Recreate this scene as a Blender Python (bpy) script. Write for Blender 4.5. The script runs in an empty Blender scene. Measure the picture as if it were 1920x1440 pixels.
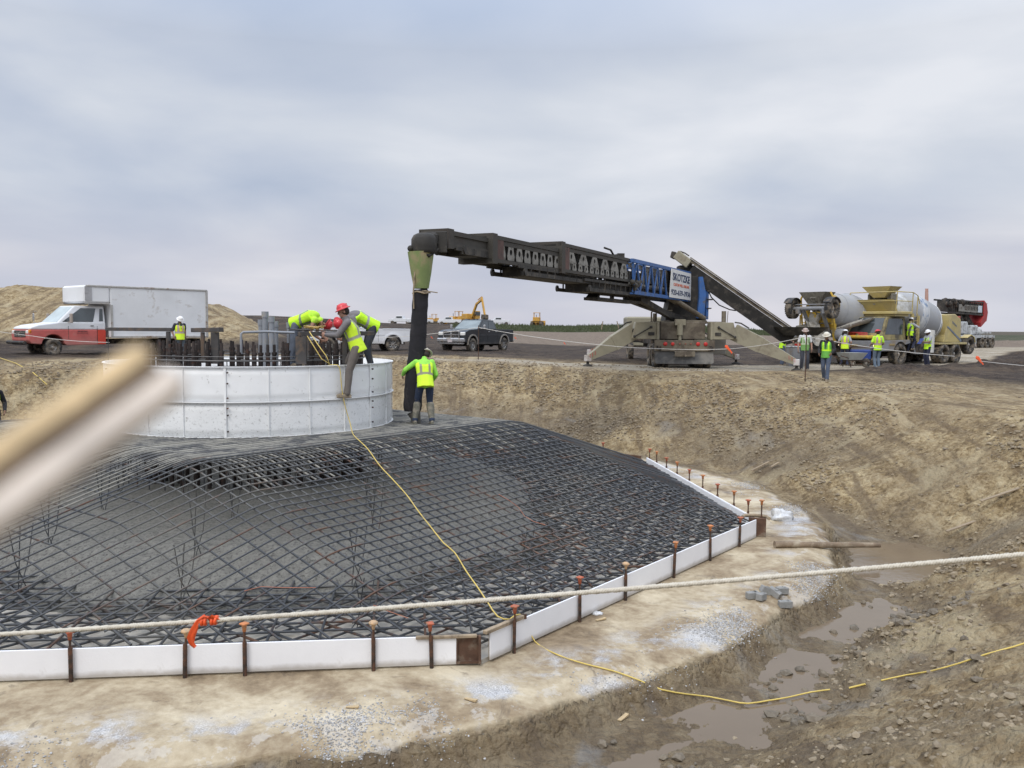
import bpy, bmesh, math, random
import numpy as np
from math import sin, cos, pi, radians, sqrt, atan2
from mathutils import Vector, Matrix
random.seed(7)
R = math.radians
V = Vector
sc = bpy.context.scene
C = sc.collection

# ------------------------------------------------------------------ camera
F = 1610.0 / 1920.0
HC = 1.70
cam_d = bpy.data.cameras.new('camera')
cam = bpy.data.objects.new('camera', cam_d)
C.objects.link(cam)
cam_d.sensor_width = 36.0
cam_d.lens = 36.0 * F
cam_d.clip_start = 0.03
cam_d.clip_end = 9000.0
PITCH = R(3.73)
ROLL = R(-0.42)
cam_f = V((0, cos(PITCH), -sin(PITCH)))
_r = V((1, 0, 0)); _u = _r.cross(cam_f)
cam_r = _r * cos(ROLL) - _u * sin(ROLL)
cam_u = _u * cos(ROLL) + _r * sin(ROLL)
m3 = Matrix((cam_r, cam_u, -cam_f)).transposed()
cam.matrix_world = Matrix.Translation((0, 0, HC)) @ m3.to_4x4()
cam_d.dof.use_dof = True
cam_d.dof.focus_distance = 20.0
cam_d.dof.aperture_fstop = 7.0
sc.camera = cam

# ------------------------------------------------------------------ render look
sc.view_settings.view_transform = 'Standard'
sc.view_settings.look = 'None'
sc.view_settings.gamma = 1.0
sc.view_settings.use_curve_mapping = False
sc.view_settings.exposure = 0.0
sc.cycles.use_denoising = True
sc.cycles.max_bounces = 6
sc.cycles.diffuse_bounces = 3

# ------------------------------------------------------------------ sky (overcast) and soft sun
SUN_EL, SUN_AZ = R(48), R(205)
w = bpy.data.worlds.new("World")
sc.world = w
w.use_nodes = True
nt = w.node_tree
nt.nodes.clear()
def N(nt, typ, **kw):
    n = nt.nodes.new(typ)
    for k, v in kw.items():
        if k.startswith('i_'):
            key = k[2:]
            n.inputs[int(key) if key.isdigit() else key.replace('_', ' ')].default_value = v
        else:
            setattr(n, k, v)
    return n
def L(nt, a, b): nt.links.new(a, b)
def ramp(nt, fac, stops, interp='LINEAR'):
    n = nt.nodes.new('ShaderNodeValToRGB')
    cr = n.color_ramp; cr.interpolation = interp
    while len(cr.elements) < len(stops): cr.elements.new(0.5)
    for e, (p, c) in zip(cr.elements, stops):
        e.position = p; e.color = (*c, 1) if len(c) == 3 else c
    L(nt, fac, n.inputs[0])
    return n.outputs[0]
def mth(nt, op, a, b=None, c=None, clamp=False):
    n = nt.nodes.new('ShaderNodeMath'); n.operation = op; n.use_clamp = clamp
    for i, x in enumerate((a, b, c)):
        if x is None: continue
        if isinstance(x, (int, float)): n.inputs[i].default_value = x
        else: L(nt, x, n.inputs[i])
    return n.outputs[0]
def mixc(nt, fac, a, b, mode='MIX'):
    n = nt.nodes.new('ShaderNodeMix'); n.data_type = 'RGBA'; n.blend_type = mode
    for i, x in ((0, fac), (6, a), (7, b)):
        if isinstance(x, (int, float)): n.inputs[i].default_value = x
        elif isinstance(x, (tuple, list)): n.inputs[i].default_value = (*x, 1) if len(x) == 3 else x
        else: L(nt, x, n.inputs[i])
    return n.outputs[2]
def noise(nt, vec, scale, detail=4, rough=0.55, dist=0.0):
    n = N(nt, 'ShaderNodeTexNoise')
    n.inputs['Scale'].default_value = scale; n.inputs['Detail'].default_value = detail
    n.inputs['Roughness'].default_value = rough; n.inputs['Distortion'].default_value = dist
    if vec is not None: L(nt, vec, n.inputs['Vector'])
    return n.outputs['Fac']

tc = N(nt, 'ShaderNodeTexCoord')
sep = N(nt, 'ShaderNodeSeparateXYZ'); L(nt, tc.outputs['Generated'], sep.inputs[0])
zc = mth(nt, 'MAXIMUM', sep.outputs[2], 0.0)
den = mth(nt, 'ADD', zc, 0.22)
cx = mth(nt, 'DIVIDE', sep.outputs[0], den)
cy = mth(nt, 'DIVIDE', sep.outputs[1], den)
comb = N(nt, 'ShaderNodeCombineXYZ'); L(nt, cx, comb.inputs[0]); L(nt, cy, comb.inputs[1])
mp = N(nt, 'ShaderNodeMapping'); L(nt, comb.outputs[0], mp.inputs[0])
mp.inputs['Rotation'].default_value = (0, 0, R(18)); mp.inputs['Scale'].default_value = (1.05, 1.15, 1)
mp.inputs['Location'].default_value = (3.1, 2.2, 0)
n1 = noise(nt, mp.outputs[0], 1.0, 6, 0.47, 0.3)
n2 = noise(nt, mp.outputs[0], 0.45, 3, 0.5, 0.2)
nn = mth(nt, 'ADD', mth(nt, 'MULTIPLY', n1, 0.6), mth(nt, 'MULTIPLY', n2, 0.4))
cloud = ramp(nt, nn, [(0.37, (0.45, 0.525, 0.67)), (0.46, (0.555, 0.615, 0.735)), (0.54, (0.67, 0.715, 0.80)), (0.62, (0.82, 0.845, 0.905))])
# paler, faintly pink air close to the horizon
hz = ramp(nt, zc, [(0.0, (1, 1, 1)), (0.055, (0.75, 0.75, 0.75)), (0.16, (0, 0, 0))], 'EASE')
pinkn = noise(nt, mp.outputs[0], 0.8, 2, 0.5)
pink = mixc(nt, pinkn, (0.60, 0.635, 0.745), (0.80, 0.72, 0.745))
cl2 = mixc(nt, mth(nt, 'MULTIPLY', hz, 0.65), cloud, pink)
# overcast luminance rises towards the zenith
up = ramp(nt, zc, [(0.0, (1, 1, 1)), (0.40, (1.0, 1.0, 1.0)), (1.0, (1, 1, 1))])
gain = mth(nt, 'ADD', 0.95, mth(nt, 'MULTIPLY', mth(nt, 'POWER', mth(nt, 'MAXIMUM', mth(nt, 'SUBTRACT', zc, 0.30), 0.0), 0.8), 2.1))
gr = N(nt, 'ShaderNodeVectorMath', operation='SCALE'); L(nt, cl2, gr.inputs[0]); L(nt, gain, gr.inputs['Scale'])
bg1 = N(nt, 'ShaderNodeBackground'); L(nt, gr.outputs[0], bg1.inputs[0]); bg1.inputs[1].default_value = 1.055
sky = N(nt, 'ShaderNodeTexSky'); sky.sky_type = 'NISHITA'; sky.sun_disc = False
sky.sun_elevation = SUN_EL; sky.sun_rotation = SUN_AZ; sky.air_density = 2.0; sky.dust_density = 4.0
bg2 = N(nt, 'ShaderNodeBackground'); L(nt, sky.outputs[0], bg2.inputs[0]); bg2.inputs[1].default_value = 0.05
mx = N(nt, 'ShaderNodeMixShader'); mx.inputs[0].default_value = 0.94
L(nt, bg2.outputs[0], mx.inputs[1]); L(nt, bg1.outputs[0], mx.inputs[2])
wo = N(nt, 'ShaderNodeOutputWorld'); L(nt, mx.outputs[0], wo.inputs[0])

sl = bpy.data.lights.new('sun', 'SUN')
sun = bpy.data.objects.new('sun', sl); C.objects.link(sun)
sl.energy = 1.5; sl.angle = R(25); sl.color = (1.0, 0.95, 0.88)
sd = V((sin(SUN_AZ) * cos(SUN_EL), cos(SUN_AZ) * cos(SUN_EL), sin(SUN_EL)))
sun.rotation_euler = sd.to_track_quat('Z', 'Y').to_euler()

# ------------------------------------------------------------------ materials
MATS = {}
def mat(name, col, rough=0.6, metal=0.0, var=0.12, vscale=3.0, dirt=None, dirt_amt=0.0, dirt_scale=2.0,
        bump=0.0, bscale=30.0, rand=0.0, attr=None, spec=0.5, coat=0.0, dirt_low=None, emit=None):
    """painted / weathered surface: base colour with noise variation and patches of dirt or rust"""
    if name in MATS: return MATS[name]
    m = bpy.data.materials.new(name); m.use_nodes = True
    nt = m.node_tree; nt.nodes.clear()
    out = N(nt, 'ShaderNodeOutputMaterial'); b = N(nt, 'ShaderNodeBsdfPrincipled')
    L(nt, b.outputs[0], out.inputs[0])
    tc = N(nt, 'ShaderNodeTexCoord'); vec = tc.outputs['Object']
    if attr:
        a = N(nt, 'ShaderNodeAttribute'); a.attribute_name = attr; base = a.outputs['Color']
    else:
        rgb = N(nt, 'ShaderNodeRGB'); rgb.outputs[0].default_value = (*col, 1); base = rgb.outputs[0]
    if var:
        f = noise(nt, vec, vscale, 5, 0.6)
        g = N(nt, 'ShaderNodeMapRange'); L(nt, f, g.inputs[0])
        g.inputs[1].default_value = 0.3; g.inputs[2].default_value = 0.7
        g.inputs[3].default_value = 1 - var; g.inputs[4].default_value = 1 + var
        s = N(nt, 'ShaderNodeVectorMath', operation='SCALE'); L(nt, base, s.inputs[0]); L(nt, g.outputs[0], s.inputs['Scale'])
        base = s.outputs[0]
    if rand:
        oi = N(nt, 'ShaderNodeObjectInfo')
        g = mth(nt, 'ADD', 1 - rand, mth(nt, 'MULTIPLY', oi.outputs['Random'], 2 * rand))
        s = N(nt, 'ShaderNodeVectorMath', operation='SCALE'); L(nt, base, s.inputs[0]); L(nt, g, s.inputs['Scale'])
        base = s.outputs[0]
    rsock = None
    if dirt:
        f = noise(nt, vec, dirt_scale, 6, 0.65, 0.3)
        lo = 0.62 - dirt_amt * 0.35
        d = ramp(nt, f, [(lo, (0, 0, 0)), (lo + 0.16, (1, 1, 1))])
        if dirt_low is not None:      # splashed mud that reaches up from the wheels
            sp = N(nt, 'ShaderNodeSeparateXYZ'); L(nt, vec, sp.inputs[0])
            g = N(nt, 'ShaderNodeMapRange'); L(nt, mth(nt, 'ADD', sp.outputs[2], mth(nt, 'MULTIPLY', mth(nt, 'SUBTRACT', f, 0.5), dirt_low * 0.9)), g.inputs[0])
            g.inputs[1].default_value = dirt_low; g.inputs[2].default_value = dirt_low * 0.25
            g.inputs[3].default_value = 0; g.inputs[4].default_value = 0.85
            d = mth(nt, 'MAXIMUM', mth(nt, 'MULTIPLY', d, 0.5), g.outputs[0])
        base = mixc(nt, d, base, dirt)
        rsock = mth(nt, 'ADD', rough, mth(nt, 'MULTIPLY', d, (0.9 - rough) * 0.9))
    L(nt, base, b.inputs['Base Color'])
    if rsock: L(nt, rsock, b.inputs['Roughness'])
    else: b.inputs['Roughness'].default_value = rough
    b.inputs['Metallic'].default_value = metal
    b.inputs['Specular IOR Level'].default_value = spec
    if coat:
        b.inputs['Coat Weight'].default_value = coat; b.inputs['Coat Roughness'].default_value = 0.08
    if emit:
        b.inputs['Emission Color'].default_value = (*emit[0], 1); b.inputs['Emission Strength'].default_value = emit[1]
    if bump:
        bn = N(nt, 'ShaderNodeBump'); bn.inputs['Distance'].default_value = bump; bn.inputs['Strength'].default_value = 1.0
        L(nt, noise(nt, vec, bscale, 4, 0.6), bn.inputs['Height']); L(nt, bn.outputs[0], b.inputs['Normal'])
    MATS[name] = m
    return m

# ------------------------------------------------------------------ object bookkeeping
def tag(o, label=None, cat=None, group=None, kind=None):
    if label: o['label'] = label
    if cat: o['category'] = cat
    if group: o['group'] = group
    if kind: o['kind'] = kind
    return o
def thing(name, label, cat, loc=(0, 0, 0), rz=0.0, group=None):
    o = bpy.data.objects.new(name, None); C.objects.link(o)
    o.empty_display_size = 0.3
    o.location = loc; o.rotation_euler = (0, 0, rz)
    return tag(o, label, cat, group)
def link_mesh(name, me, m, parent=None):
    o = bpy.data.objects.new(name, me); C.objects.link(o)
    if m: me.materials.append(m)
    if parent: o.parent = parent
    return o
def copy_thing(root, loc, rz, label=None, rot=None):
    r = root.copy(); C.objects.link(r); r.location = loc
    r.rotation_euler = rot if rot else (0, 0, rz)
    if label: r['label'] = label
    for ch in list(root.children):
        c = ch.copy(); C.objects.link(c); c.parent = r
        for g in list(ch.children):
            d = g.copy(); C.objects.link(d); d.parent = c
    return r

class MB:
    """collects simple solids into one mesh"""
    def __init__(s): s.v = []; s.f = []; s.sm = []; s.xf = None
    def add(s, vs, fs, smooth=False):
        n = len(s.v)
        if s.xf is not None: vs = [s.xf @ V(q) for q in vs]
        s.v.extend([tuple(q) for q in vs]); s.f.extend([tuple(i + n for i in q) for q in fs]); s.sm.extend([smooth] * len(fs))
        return s
    def box(s, c, d, rot=None, b=0.0):
        x, y, z = d[0] / 2, d[1] / 2, d[2] / 2
        if b <= 0:
            vs = [V((i * x, j * y, k * z)) for i in (-1, 1) for j in (-1, 1) for k in (-1, 1)]
            fs = [(0, 1, 3, 2), (4, 6, 7, 5), (0, 4, 5, 1), (2, 3, 7, 6), (0, 2, 6, 4), (1, 5, 7, 3)]
        else:
            b = min(b, x * .9, y * .9, z * .9)
            vs = []; idx = {}
            for i in (-1, 1):
                for j in (-1, 1):
                    for k in (-1, 1):
                        for a in range(3):
                            p = [i * x, j * y, k * z]; q = [i, j, k]
                            for t in range(3):
                                if t != a: p[t] -= q[t] * b
                            idx[(i, j, k, a)] = len(vs); vs.append(V(p))
            fs = []
            for a in range(3):
                o1, o2 = (a + 1) % 3, (a + 2) % 3
                for sg in (-1, 1):
                    cyc = []
                    for p1, p2 in ((-1, -1), (1, -1), (1, 1), (-1, 1)):
                        q = [0, 0, 0]; q[a] = sg; q[o1] = p1; q[o2] = p2
                        cyc.append(idx[(*q, a)])
                    fs.append(tuple(cyc if sg > 0 else cyc[::-1]))
                for p1 in (-1, 1):
                    for p2 in (-1, 1):   # edge bevels along axis a
                        q0 = [0, 0, 0]; q1 = [0, 0, 0]
                        q0[a] = -1; q1[a] = 1
                        for q in (q0, q1): q[o1] = p1; q[o2] = p2
                        cyc = [idx[(*q0, o1)], idx[(*q0, o2)], idx[(*q1, o2)], idx[(*q1, o1)]]
                        fs.append(tuple(cyc if p1 * p2 > 0 else cyc[::-1]))
            for i in (-1, 1):
                for j in (-1, 1):
                    for k in (-1, 1):
                        cyc = [idx[(i, j, k, t)] for t in range(3)]
                        fs.append(tuple(cyc if i * j * k > 0 else cyc[::-1]))
        c = V(c)
        vs = [(rot @ q if rot else q) + c for q in vs]
        return s.add(vs, fs)
    def beam(s, p, q, w, h, up=(0, 0, 1), b=0.0):
        p, q = V(p), V(q); d = q - p; l = d.length
        if l < 1e-6: return s
        d.normalize(); u = V(up)
        if abs(u.dot(d)) > .98: u = V((0, 1, 0))
        x = d.cross(u).normalized(); u2 = x.cross(d)
        return s.box((p + q) / 2, (w, l, h), Matrix((x, d, u2)).transposed(), b)
    def ring_pts(s, c, ax, r, n, ry=None, u0=None):
        ax = V(ax).normalized()
        a = V(u0) if u0 is not None else (V((0, 0, 1)) if abs(ax.z) < .9 else V((1, 0, 0)))
        x = (a - ax * a.dot(ax)).normalized(); y = ax.cross(x)
        return [V(c) + x * (r * cos(2 * pi * i / n)) + y * ((ry or r) * sin(2 * pi * i / n)) for i in range(n)]
    def tube(s, pts, r, n=8, caps=True, closed=False, smooth=True):
        pts = [V(p) for p in pts]; m = len(pts)
        rs = r if isinstance(r, (list, tuple)) else [r] * m
        vs = []; fs = []; prev = None
        for i, p in enumerate(pts):
            if closed: t = pts[(i + 1) % m] - pts[i - 1]
            else: t = pts[min(i + 1, m - 1)] - pts[max(i - 1, 0)]
            t.normalize()
            if prev is None:
                a = V((0, 0, 1)) if abs(t.z) < .9 else V((1, 0, 0))
            else: a = prev
            x = (a - t * a.dot(t)).normalized(); prev = x; y = t.cross(x)
            for k in range(n): vs.append(p + x * (rs[i] * cos(2 * pi * k / n)) + y * (rs[i] * sin(2 * pi * k / n)))
        for i in range(m if closed else m - 1):
            j = (i + 1) % m
            for k in range(n): fs.append((i * n + k, i * n + (k + 1) % n, j * n + (k + 1) % n, j * n + k))
        s.add(vs, fs, smooth)
        if caps and not closed:
            s.add([vs[k] for k in range(n)], [tuple(range(n - 1, -1, -1))] if True else [], False)
            s.add([vs[(m - 1) * n + k] for k in range(n)], [tuple(range(n))], False)
        return s
    def cyl(s, p, q, r, r2=None, n=16, caps=True, smooth=True):
        return s.tube([p, q], [r, r if r2 is None else r2], n, caps, smooth=smooth)
    def lathe(s, prof, c=(0, 0, 0), ax=(0, 0, 1), n=24, smooth=True, sy=1.0):
        """prof = [(radius, height)]"""
        ax = V(ax).normalized(); vs = []; fs = []
        for (r, h) in prof: vs += s.ring_pts(V(c) + ax * h, ax, max(r, 1e-4), n, max(r, 1e-4) * sy)
        for i in range(len(prof) - 1):
            for k in range(n): fs.append((i * n + k, i * n + (k + 1) % n, (i + 1) * n + (k + 1) % n, (i + 1) * n + k))
        return s.add(vs, fs, smooth)
    def prism(s, poly, a, b, plane='xz'):
        """poly in a plane, extruded from a to b along the third axis"""
        def P(q, t):
            if plane == 'xz': return (q[0], t, q[1])
            if plane == 'yz': return (t, q[0], q[1])
            return (q[0], q[1], t)
        n = len(poly); vs = [P(q, a) for q in poly] + [P(q, b) for q in poly]
        fs = [tuple(range(n - 1, -1, -1)), tuple(range(n, 2 * n))]
        for i in range(n): fs.append((i, (i + 1) % n, n + (i + 1) % n, n + i))
        return s.add(vs, fs)
    def hull(s, A, B, caps=True):
        """two closed loops of equal length"""
        n = len(A); fs = [(i, (i + 1) % n, n + (i + 1) % n, n + i) for i in range(n)]
        if caps: fs += [tuple(range(n - 1, -1, -1)), tuple(range(n, 2 * n))]
        return s.add(list(A) + list(B), fs)
    def sph(s, c, r, n=12, m=8, rot=None):
        if isinstance(r, (int, float)): r = (r, r, r)
        vs = []; fs = []
        for i in range(1, m):
            for k in range(n):
                q = V((r[0] * sin(pi * i / m) * cos(2 * pi * k / n), r[1] * sin(pi * i / m) * sin(2 * pi * k / n), r[2] * cos(pi * i / m)))
                vs.append((rot @ q if rot else q) + V(c))
        a = V((0, 0, r[2])); a = rot @ a if rot else a
        vs += [V(c) + a, V(c) - a]; t = len(vs) - 2; bt = t + 1
        for k in range(n):
            fs.append((t, k, (k + 1) % n)); fs.append((bt, (m - 2) * n + (k + 1) % n, (m - 2) * n + k))
        for i in range(m - 2):
            for k in range(n): fs.append((i * n + k, (i + 1) * n + k, (i + 1) * n + (k + 1) % n, i * n + (k + 1) % n))
        return s.add(vs, fs, True)
    def mesh(s, name, bevel=0.0, recalc=True):
        me = bpy.data.meshes.new(name); me.from_pydata(s.v, [], s.f)
        me.polygons.foreach_set('use_smooth', s.sm)
        if recalc or bevel:
            bm = bmesh.new(); bm.from_mesh(me)
            bmesh.ops.recalc_face_normals(bm, faces=bm.faces)
            if bevel:
                ed = [e for e in bm.edges if len(e.link_faces) == 2 and e.calc_face_angle(0) > 0.5]
                bmesh.ops.bevel(bm, geom=ed, offset=bevel, segments=2, profile=0.6, affect='EDGES', clamp_overlap=True)
            bm.to_mesh(me); bm.free()
        me.update()
        return me
    def build(s, name, m, parent=None, bevel=0.0, label=None, recalc=True):
        o = link_mesh(name, s.mesh(name, bevel, recalc), m, parent)
        if label: o['label'] = label
        return o
def arr_mesh(name, vs, fs, smooth=True):
    me = bpy.data.meshes.new(name)
    vs = np.asarray(vs, dtype=np.float32); fs = np.asarray(fs, dtype=np.int32)
    me.vertices.add(len(vs)); me.vertices.foreach_set('co', vs.ravel())
    k = fs.shape[1]
    me.loops.add(fs.size); me.loops.foreach_set('vertex_index', fs.ravel())
    me.polygons.add(len(fs)); me.polygons.foreach_set('loop_start', np.arange(0, fs.size, k, dtype=np.int32))
    me.polygons.foreach_set('use_smooth', np.full(len(fs), smooth))
    me.update(calc_edges=True); me.validate()
    return me
def Rz(a): return Matrix.Rotation(a, 3, 'Z')
# ================================================================== GROUND
OA = R(51.5)
U2 = np.array([cos(OA), sin(OA)]); V2 = np.array([-sin(OA), cos(OA)])
SIDE = 7.9
INR = SIDE * 1.20711
CA = np.array([-0.32, 9.75])                 # near corner of the octagonal footing
C0 = CA + U2 * SIDE / 2 + V2 * INR            # its centre
ZF = -2.20                                    # bottom of the excavation
def _h(i, j, s):
    n = (i * 374761393 + j * 668265263 + s * 974634777) & 0x7fffffff
    n = ((n ^ (n >> 13)) * 1274126177) & 0x7fffffff
    return ((n ^ (n >> 16)) & 0xffffff) / float(0xffffff)
def vn(x, y, s=0):
    xi = np.floor(x).astype(np.int64); yi = np.floor(y).astype(np.int64)
    fx = x - xi; fy = y - yi; fx = fx * fx * (3 - 2 * fx); fy = fy * fy * (3 - 2 * fy)
    a = _h(xi, yi, s); b = _h(xi + 1, yi, s); c = _h(xi, yi + 1, s); d = _h(xi + 1, yi + 1, s)
    return (a * (1 - fx) + b * fx) * (1 - fy) + (c * (1 - fx) + d * fx) * fy
def fbm(x, y, s=0, o=4, g=0.5):
    t = np.zeros_like(x, dtype=float); a = 1.0; n = 0
    for k in range(o):
        t += a * (vn(x, y, s + k * 17) - .5); n += a; a *= g
        x, y = x * 1.93 * .8 - y * 1.93 * .6, x * 1.93 * .6 + y * 1.93 * .8
    return t / n * 2
def clods(x, y, s, dens=0.5, r0=0.2, r1=0.62):
    """rounded lumps scattered on a unit grid"""
    xi = np.floor(x).astype(np.int64); yi = np.floor(y).astype(np.int64)
    best = np.zeros_like(x, dtype=float)
    for di in (-1, 0, 1):
        for dj in (-1, 0, 1):
            a = xi + di; b = yi + dj
            px = a + .15 + .7 * _h(a, b, s); py = b + .15 + .7 * _h(a, b, s + 1)
            rr = r0 + (r1 - r0) * _h(a, b, s + 2) ** 2
            e = .75 + .5 * _h(a, b, s + 4)
            q = ((x - px) / e) ** 2 + ((y - py) * e) ** 2
            v = np.sqrt(np.maximum(0, 1 - q / (rr * rr))) * rr * (_h(a, b, s + 3) < dens)
            best = np.maximum(best, v)
    return best
def sstep(a, b, x):
    t = np.clip((x - a) / (b - a), 0, 1); return t * t * (3 - 2 * t)
TH = np.array([-180, -150, -120, -90, -74, -60, -45, -25, -10, 5, 20, 40, 60, 80, 100, 130, 150, 180.])
RT = np.array([15.0, 15.5, 17.0, 18.6, 19.0, 18.6, 17.6, 17.2, 17.0, 16.4, 16.2, 16.8, 17.6, 18.6, 18.0, 16.0, 15.2, 15.0])
TWT = np.array([-180, -125, -100, -60, -30, -24, -20, -12, -3, 5, 180.]); TWV = np.array([.2, .3, .75, .75, .5, .3, 1.1, 1.6, .7, .15, .1])
TDV = np.array([.02, .1, .255, .295, .335, .22, .32, .34, .16, .03, 0.0])
def base_h(x, y):
    x = np.asarray(x, float); y = np.asarray(y, float)
    dx = x - C0[0]; dy = y - C0[1]; r = np.hypot(dx, dy); th = np.degrees(np.arctan2(dy, dx))
    # natural grade
    d = np.hypot(x, y); az = x / np.maximum(y, 1.0)
    g = 0.34 * sstep(12, -6, x) * sstep(26, 40, y) + 0.22 * sstep(50, 75, d) * sstep(5, 20, x) * (y > 0)
    rid = 0.95 * sstep(85, 150, y) + 1.15 * sstep(148, 172, y)
    lft = 1.6 * sstep(-.10, -.30, az) * sstep(110, 200, y)
    fac = 1 - .62 * sstep(.20, .36, az)
    g = g + rid * fac + lft
    g = g - .14 * sstep(34.5, 29.5, y) * sstep(0, 6, x)
    # spoil heap behind the box truck
    hx = np.clip((-14.8 - x - (y - 56) * .22) / 6.2, 0, 1)
    top = 3.1 + 0.9 * sstep(-24, -40, x) + 0.35 * np.sin(x * .33) + .5 * fbm(x * .12, y * .12, 91, 3)
    hp = np.maximum(0, top) * sstep(47, 62, y + .25 * fbm(x * .3, y * .3, 92, 2)) * sstep(100, 72, y) * hx
    g = g + hp
    rm = 11.6 + .30 * fbm(th * .11, th * 0 + 3.3, 5, 3) + .07 * fbm(th * .8, th * 0 + 1.3, 15, 3)
    tw = np.interp(th, TWT, TWV); td = np.interp(th, TWT, TDV)
    rt = np.interp(th, TH, RT) + .7 * fbm(th * .06, th * 0 + 7.7, 8, 3)
    toe = rm + .34 + tw
    s = np.clip((r - toe) / (rt - toe), 0, 1)
    prof = np.where(s < .5, s * 1.06 + .06 * np.sin(s * 2 * pi), 0); 
    prof = 1 - (1 - s) ** 1.25
    prof = .72 * s + .28 * prof
    zb = ZF - td * sstep(rm - .10, rm + .30 + .2 * vn(th * .9, th * 0, 3), r)
    wall = zb + (g - zb) * prof
    edge = sstep(rt - 1.2, rt + 2.0, r)
    wall = wall * (1 - edge) + g * edge
    z = np.where(r < toe, zb, wall)
    z = z - .16 * sstep(rm - .45, rm + .05, r) * sstep(.15, .3, td) * (r < rm + .05) * (.4 + .9 * vn(th * .35, th * 0 + 9, 6))
    return z, r, th, rm, toe, rt, s
ROAD = [(-6, 36.5), (2, 36), (10, 37.0), (17, 42), (25, 50.5), (38, 69), (50, 84), (92, 135), (400, 520)]
def road_d(x, y):
    best = np.full(np.shape(x), 1e9)
    for (a, b), (c, d) in zip(ROAD[:-1], ROAD[1:]):
        l2 = (c - a) ** 2 + (d - b) ** 2
        t = np.clip(((x - a) * (c - a) + (y - b) * (d - b)) / l2, 0, 1)
        best = np.minimum(best, np.hypot(x - a - t * (c - a), y - b - t * (d - b)))
    return best
def ground_h(x, y, full=False):
    x = np.asarray(x, float); y = np.asarray(y, float)
    z, r, th, rm, toe, rt, s = base_h(x, y)
    rd = road_d(x, y) + .9 * fbm(x * .35, y * .35, 31, 3)
    far = np.hypot(x, y)
    fad = sstep(160, 60, far)
    onmat = sstep(rm + .02, rm - .12, r)
    slope = (1 - onmat) * sstep(toe - .3, toe + .5, r) * (1 - sstep(rt - .5, rt + 1.5, r))
    grade = sstep(rt - .2, rt + 2, r)
    heap = sstep(.9, 1.8, z) * (x < -12) * (far < 120)
    rough = slope * 1.0 + heap * 1.6 + grade * .55 * (1 - .7 * sstep(3.2, 1.6, rd)) + (1 - onmat) * (1 - slope) * (1 - grade) * .35
    q = np.clip(fbm(x * .45, y * .45, 61, 3) * 1.4 + .5, 0, 1)       # clods come in patches
    # streaks raked down the walls by the excavator bucket
    n = .13 * fbm(x * .55, y * .55, 41, 4) + (.30 * fbm(x * .21 + 2, y * .21, 45, 2)) * np.maximum(slope, grade * .4) + .10 * slope * (np.abs(fbm(th * .42, r * .12, 43, 3)) * -1.6 + .25)
    c = .12 * clods(x * 1.5, y * 1.5, 200, .35) * 1.6 + .10 * clods(x * 3.1, y * 3.1, 210, .55) + .07 * clods(x * 6.5 + 3, y * 6.5, 220, .7)
    c = c * (.12 + .95 * q ** 1.5)
    fine = .022 * fbm(x * 7, y * 7, 51, 3) * (far < 45)
    fine = fine + .045 * clods(x * 13 + 3, y * 13, 230, .6) * sstep(22, 12, far) * (.45 + .9 * q) + .028 * clods(x * 23, y * 23 + 5, 250, .6) * sstep(13, 8, far)
    z = z + (n + c + fine) * rough * fad
    # churned mud berm between the road and the pit, right of the conveyor truck
    bm = sstep(3.0, 4.2, rd) * sstep(8.5, 5.5, rd) * sstep(12, 16, x) * (y > 33)
    z = z + bm * (.10 + .34 * np.clip(fbm(x * .9, y * .9, 71, 4), 0, 1) + .16 * clods(x * 1.7, y * 1.7, 240, .8))
    z = z + .035 * (1 - grade) * onmat * fbm(x * .7, y * .7, 81, 4) * sstep(INR - .3, INR + 1.0, r)
    z = z + np.where(far > 150, .25 * fbm(x * .05, y * .05, 83, 3), 0)
    # tyre ruts on the road
    if full: return z, r, th, rm, toe, rt, s, rd, onmat, slope, grade, q, far
    return z
def gz(x, y): return float(ground_h(np.array([x]), np.array([y]))[0])

# camera-centred polar grid: fine where the photograph looks, coarse behind
azs = np.concatenate([np.radians(np.linspace(-180, -41, 60, endpoint=False)), np.radians(np.linspace(-41, 41, 1000, endpoint=False)), np.radians(np.linspace(41, 180, 60, endpoint=False))])
rs = np.concatenate([np.linspace(.02, 1.6, 12, endpoint=False), np.geomspace(1.6, 70, 620, endpoint=False), np.geomspace(70, 8000, 150)])
nA, nR = len(azs), len(rs)
AZ, RR = np.meshgrid(azs, rs)
X = (RR * np.sin(AZ)).ravel(); Y = (RR * np.cos(AZ)).ravel()
Z, r_, th_, rm_, toe_, rt_, s_, rd_, onmat_, slope_, grade_, q_, far_ = ground_h(X, Y, True)
ii = (np.arange(nR - 1)[:, None] * nA + np.arange(nA)[None, :]).ravel()
jj = (np.arange(nR - 1)[:, None] * nA + ((np.arange(nA) + 1) % nA)[None, :]).ravel()
faces = np.stack([ii, ii + nA, jj + nA, jj], 1)
me = arr_mesh('ground', np.stack([X, Y, Z], 1), faces)
def setcol(me, name, r, g, b, a=None):
    at = me.attributes.new(name, 'FLOAT_COLOR', 'POINT')
    arr = np.stack([r, g, b, np.ones_like(r) if a is None else a], 1).astype(np.float32)
    at.data.foreach_set('color', arr.ravel())
gravel = sstep(2.9, 2.0, rd_) * (1 - .0 * rd_) * grade_
topsoil = grade_ * (1 - gravel)
azr = X / np.maximum(Y, 1)
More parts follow.
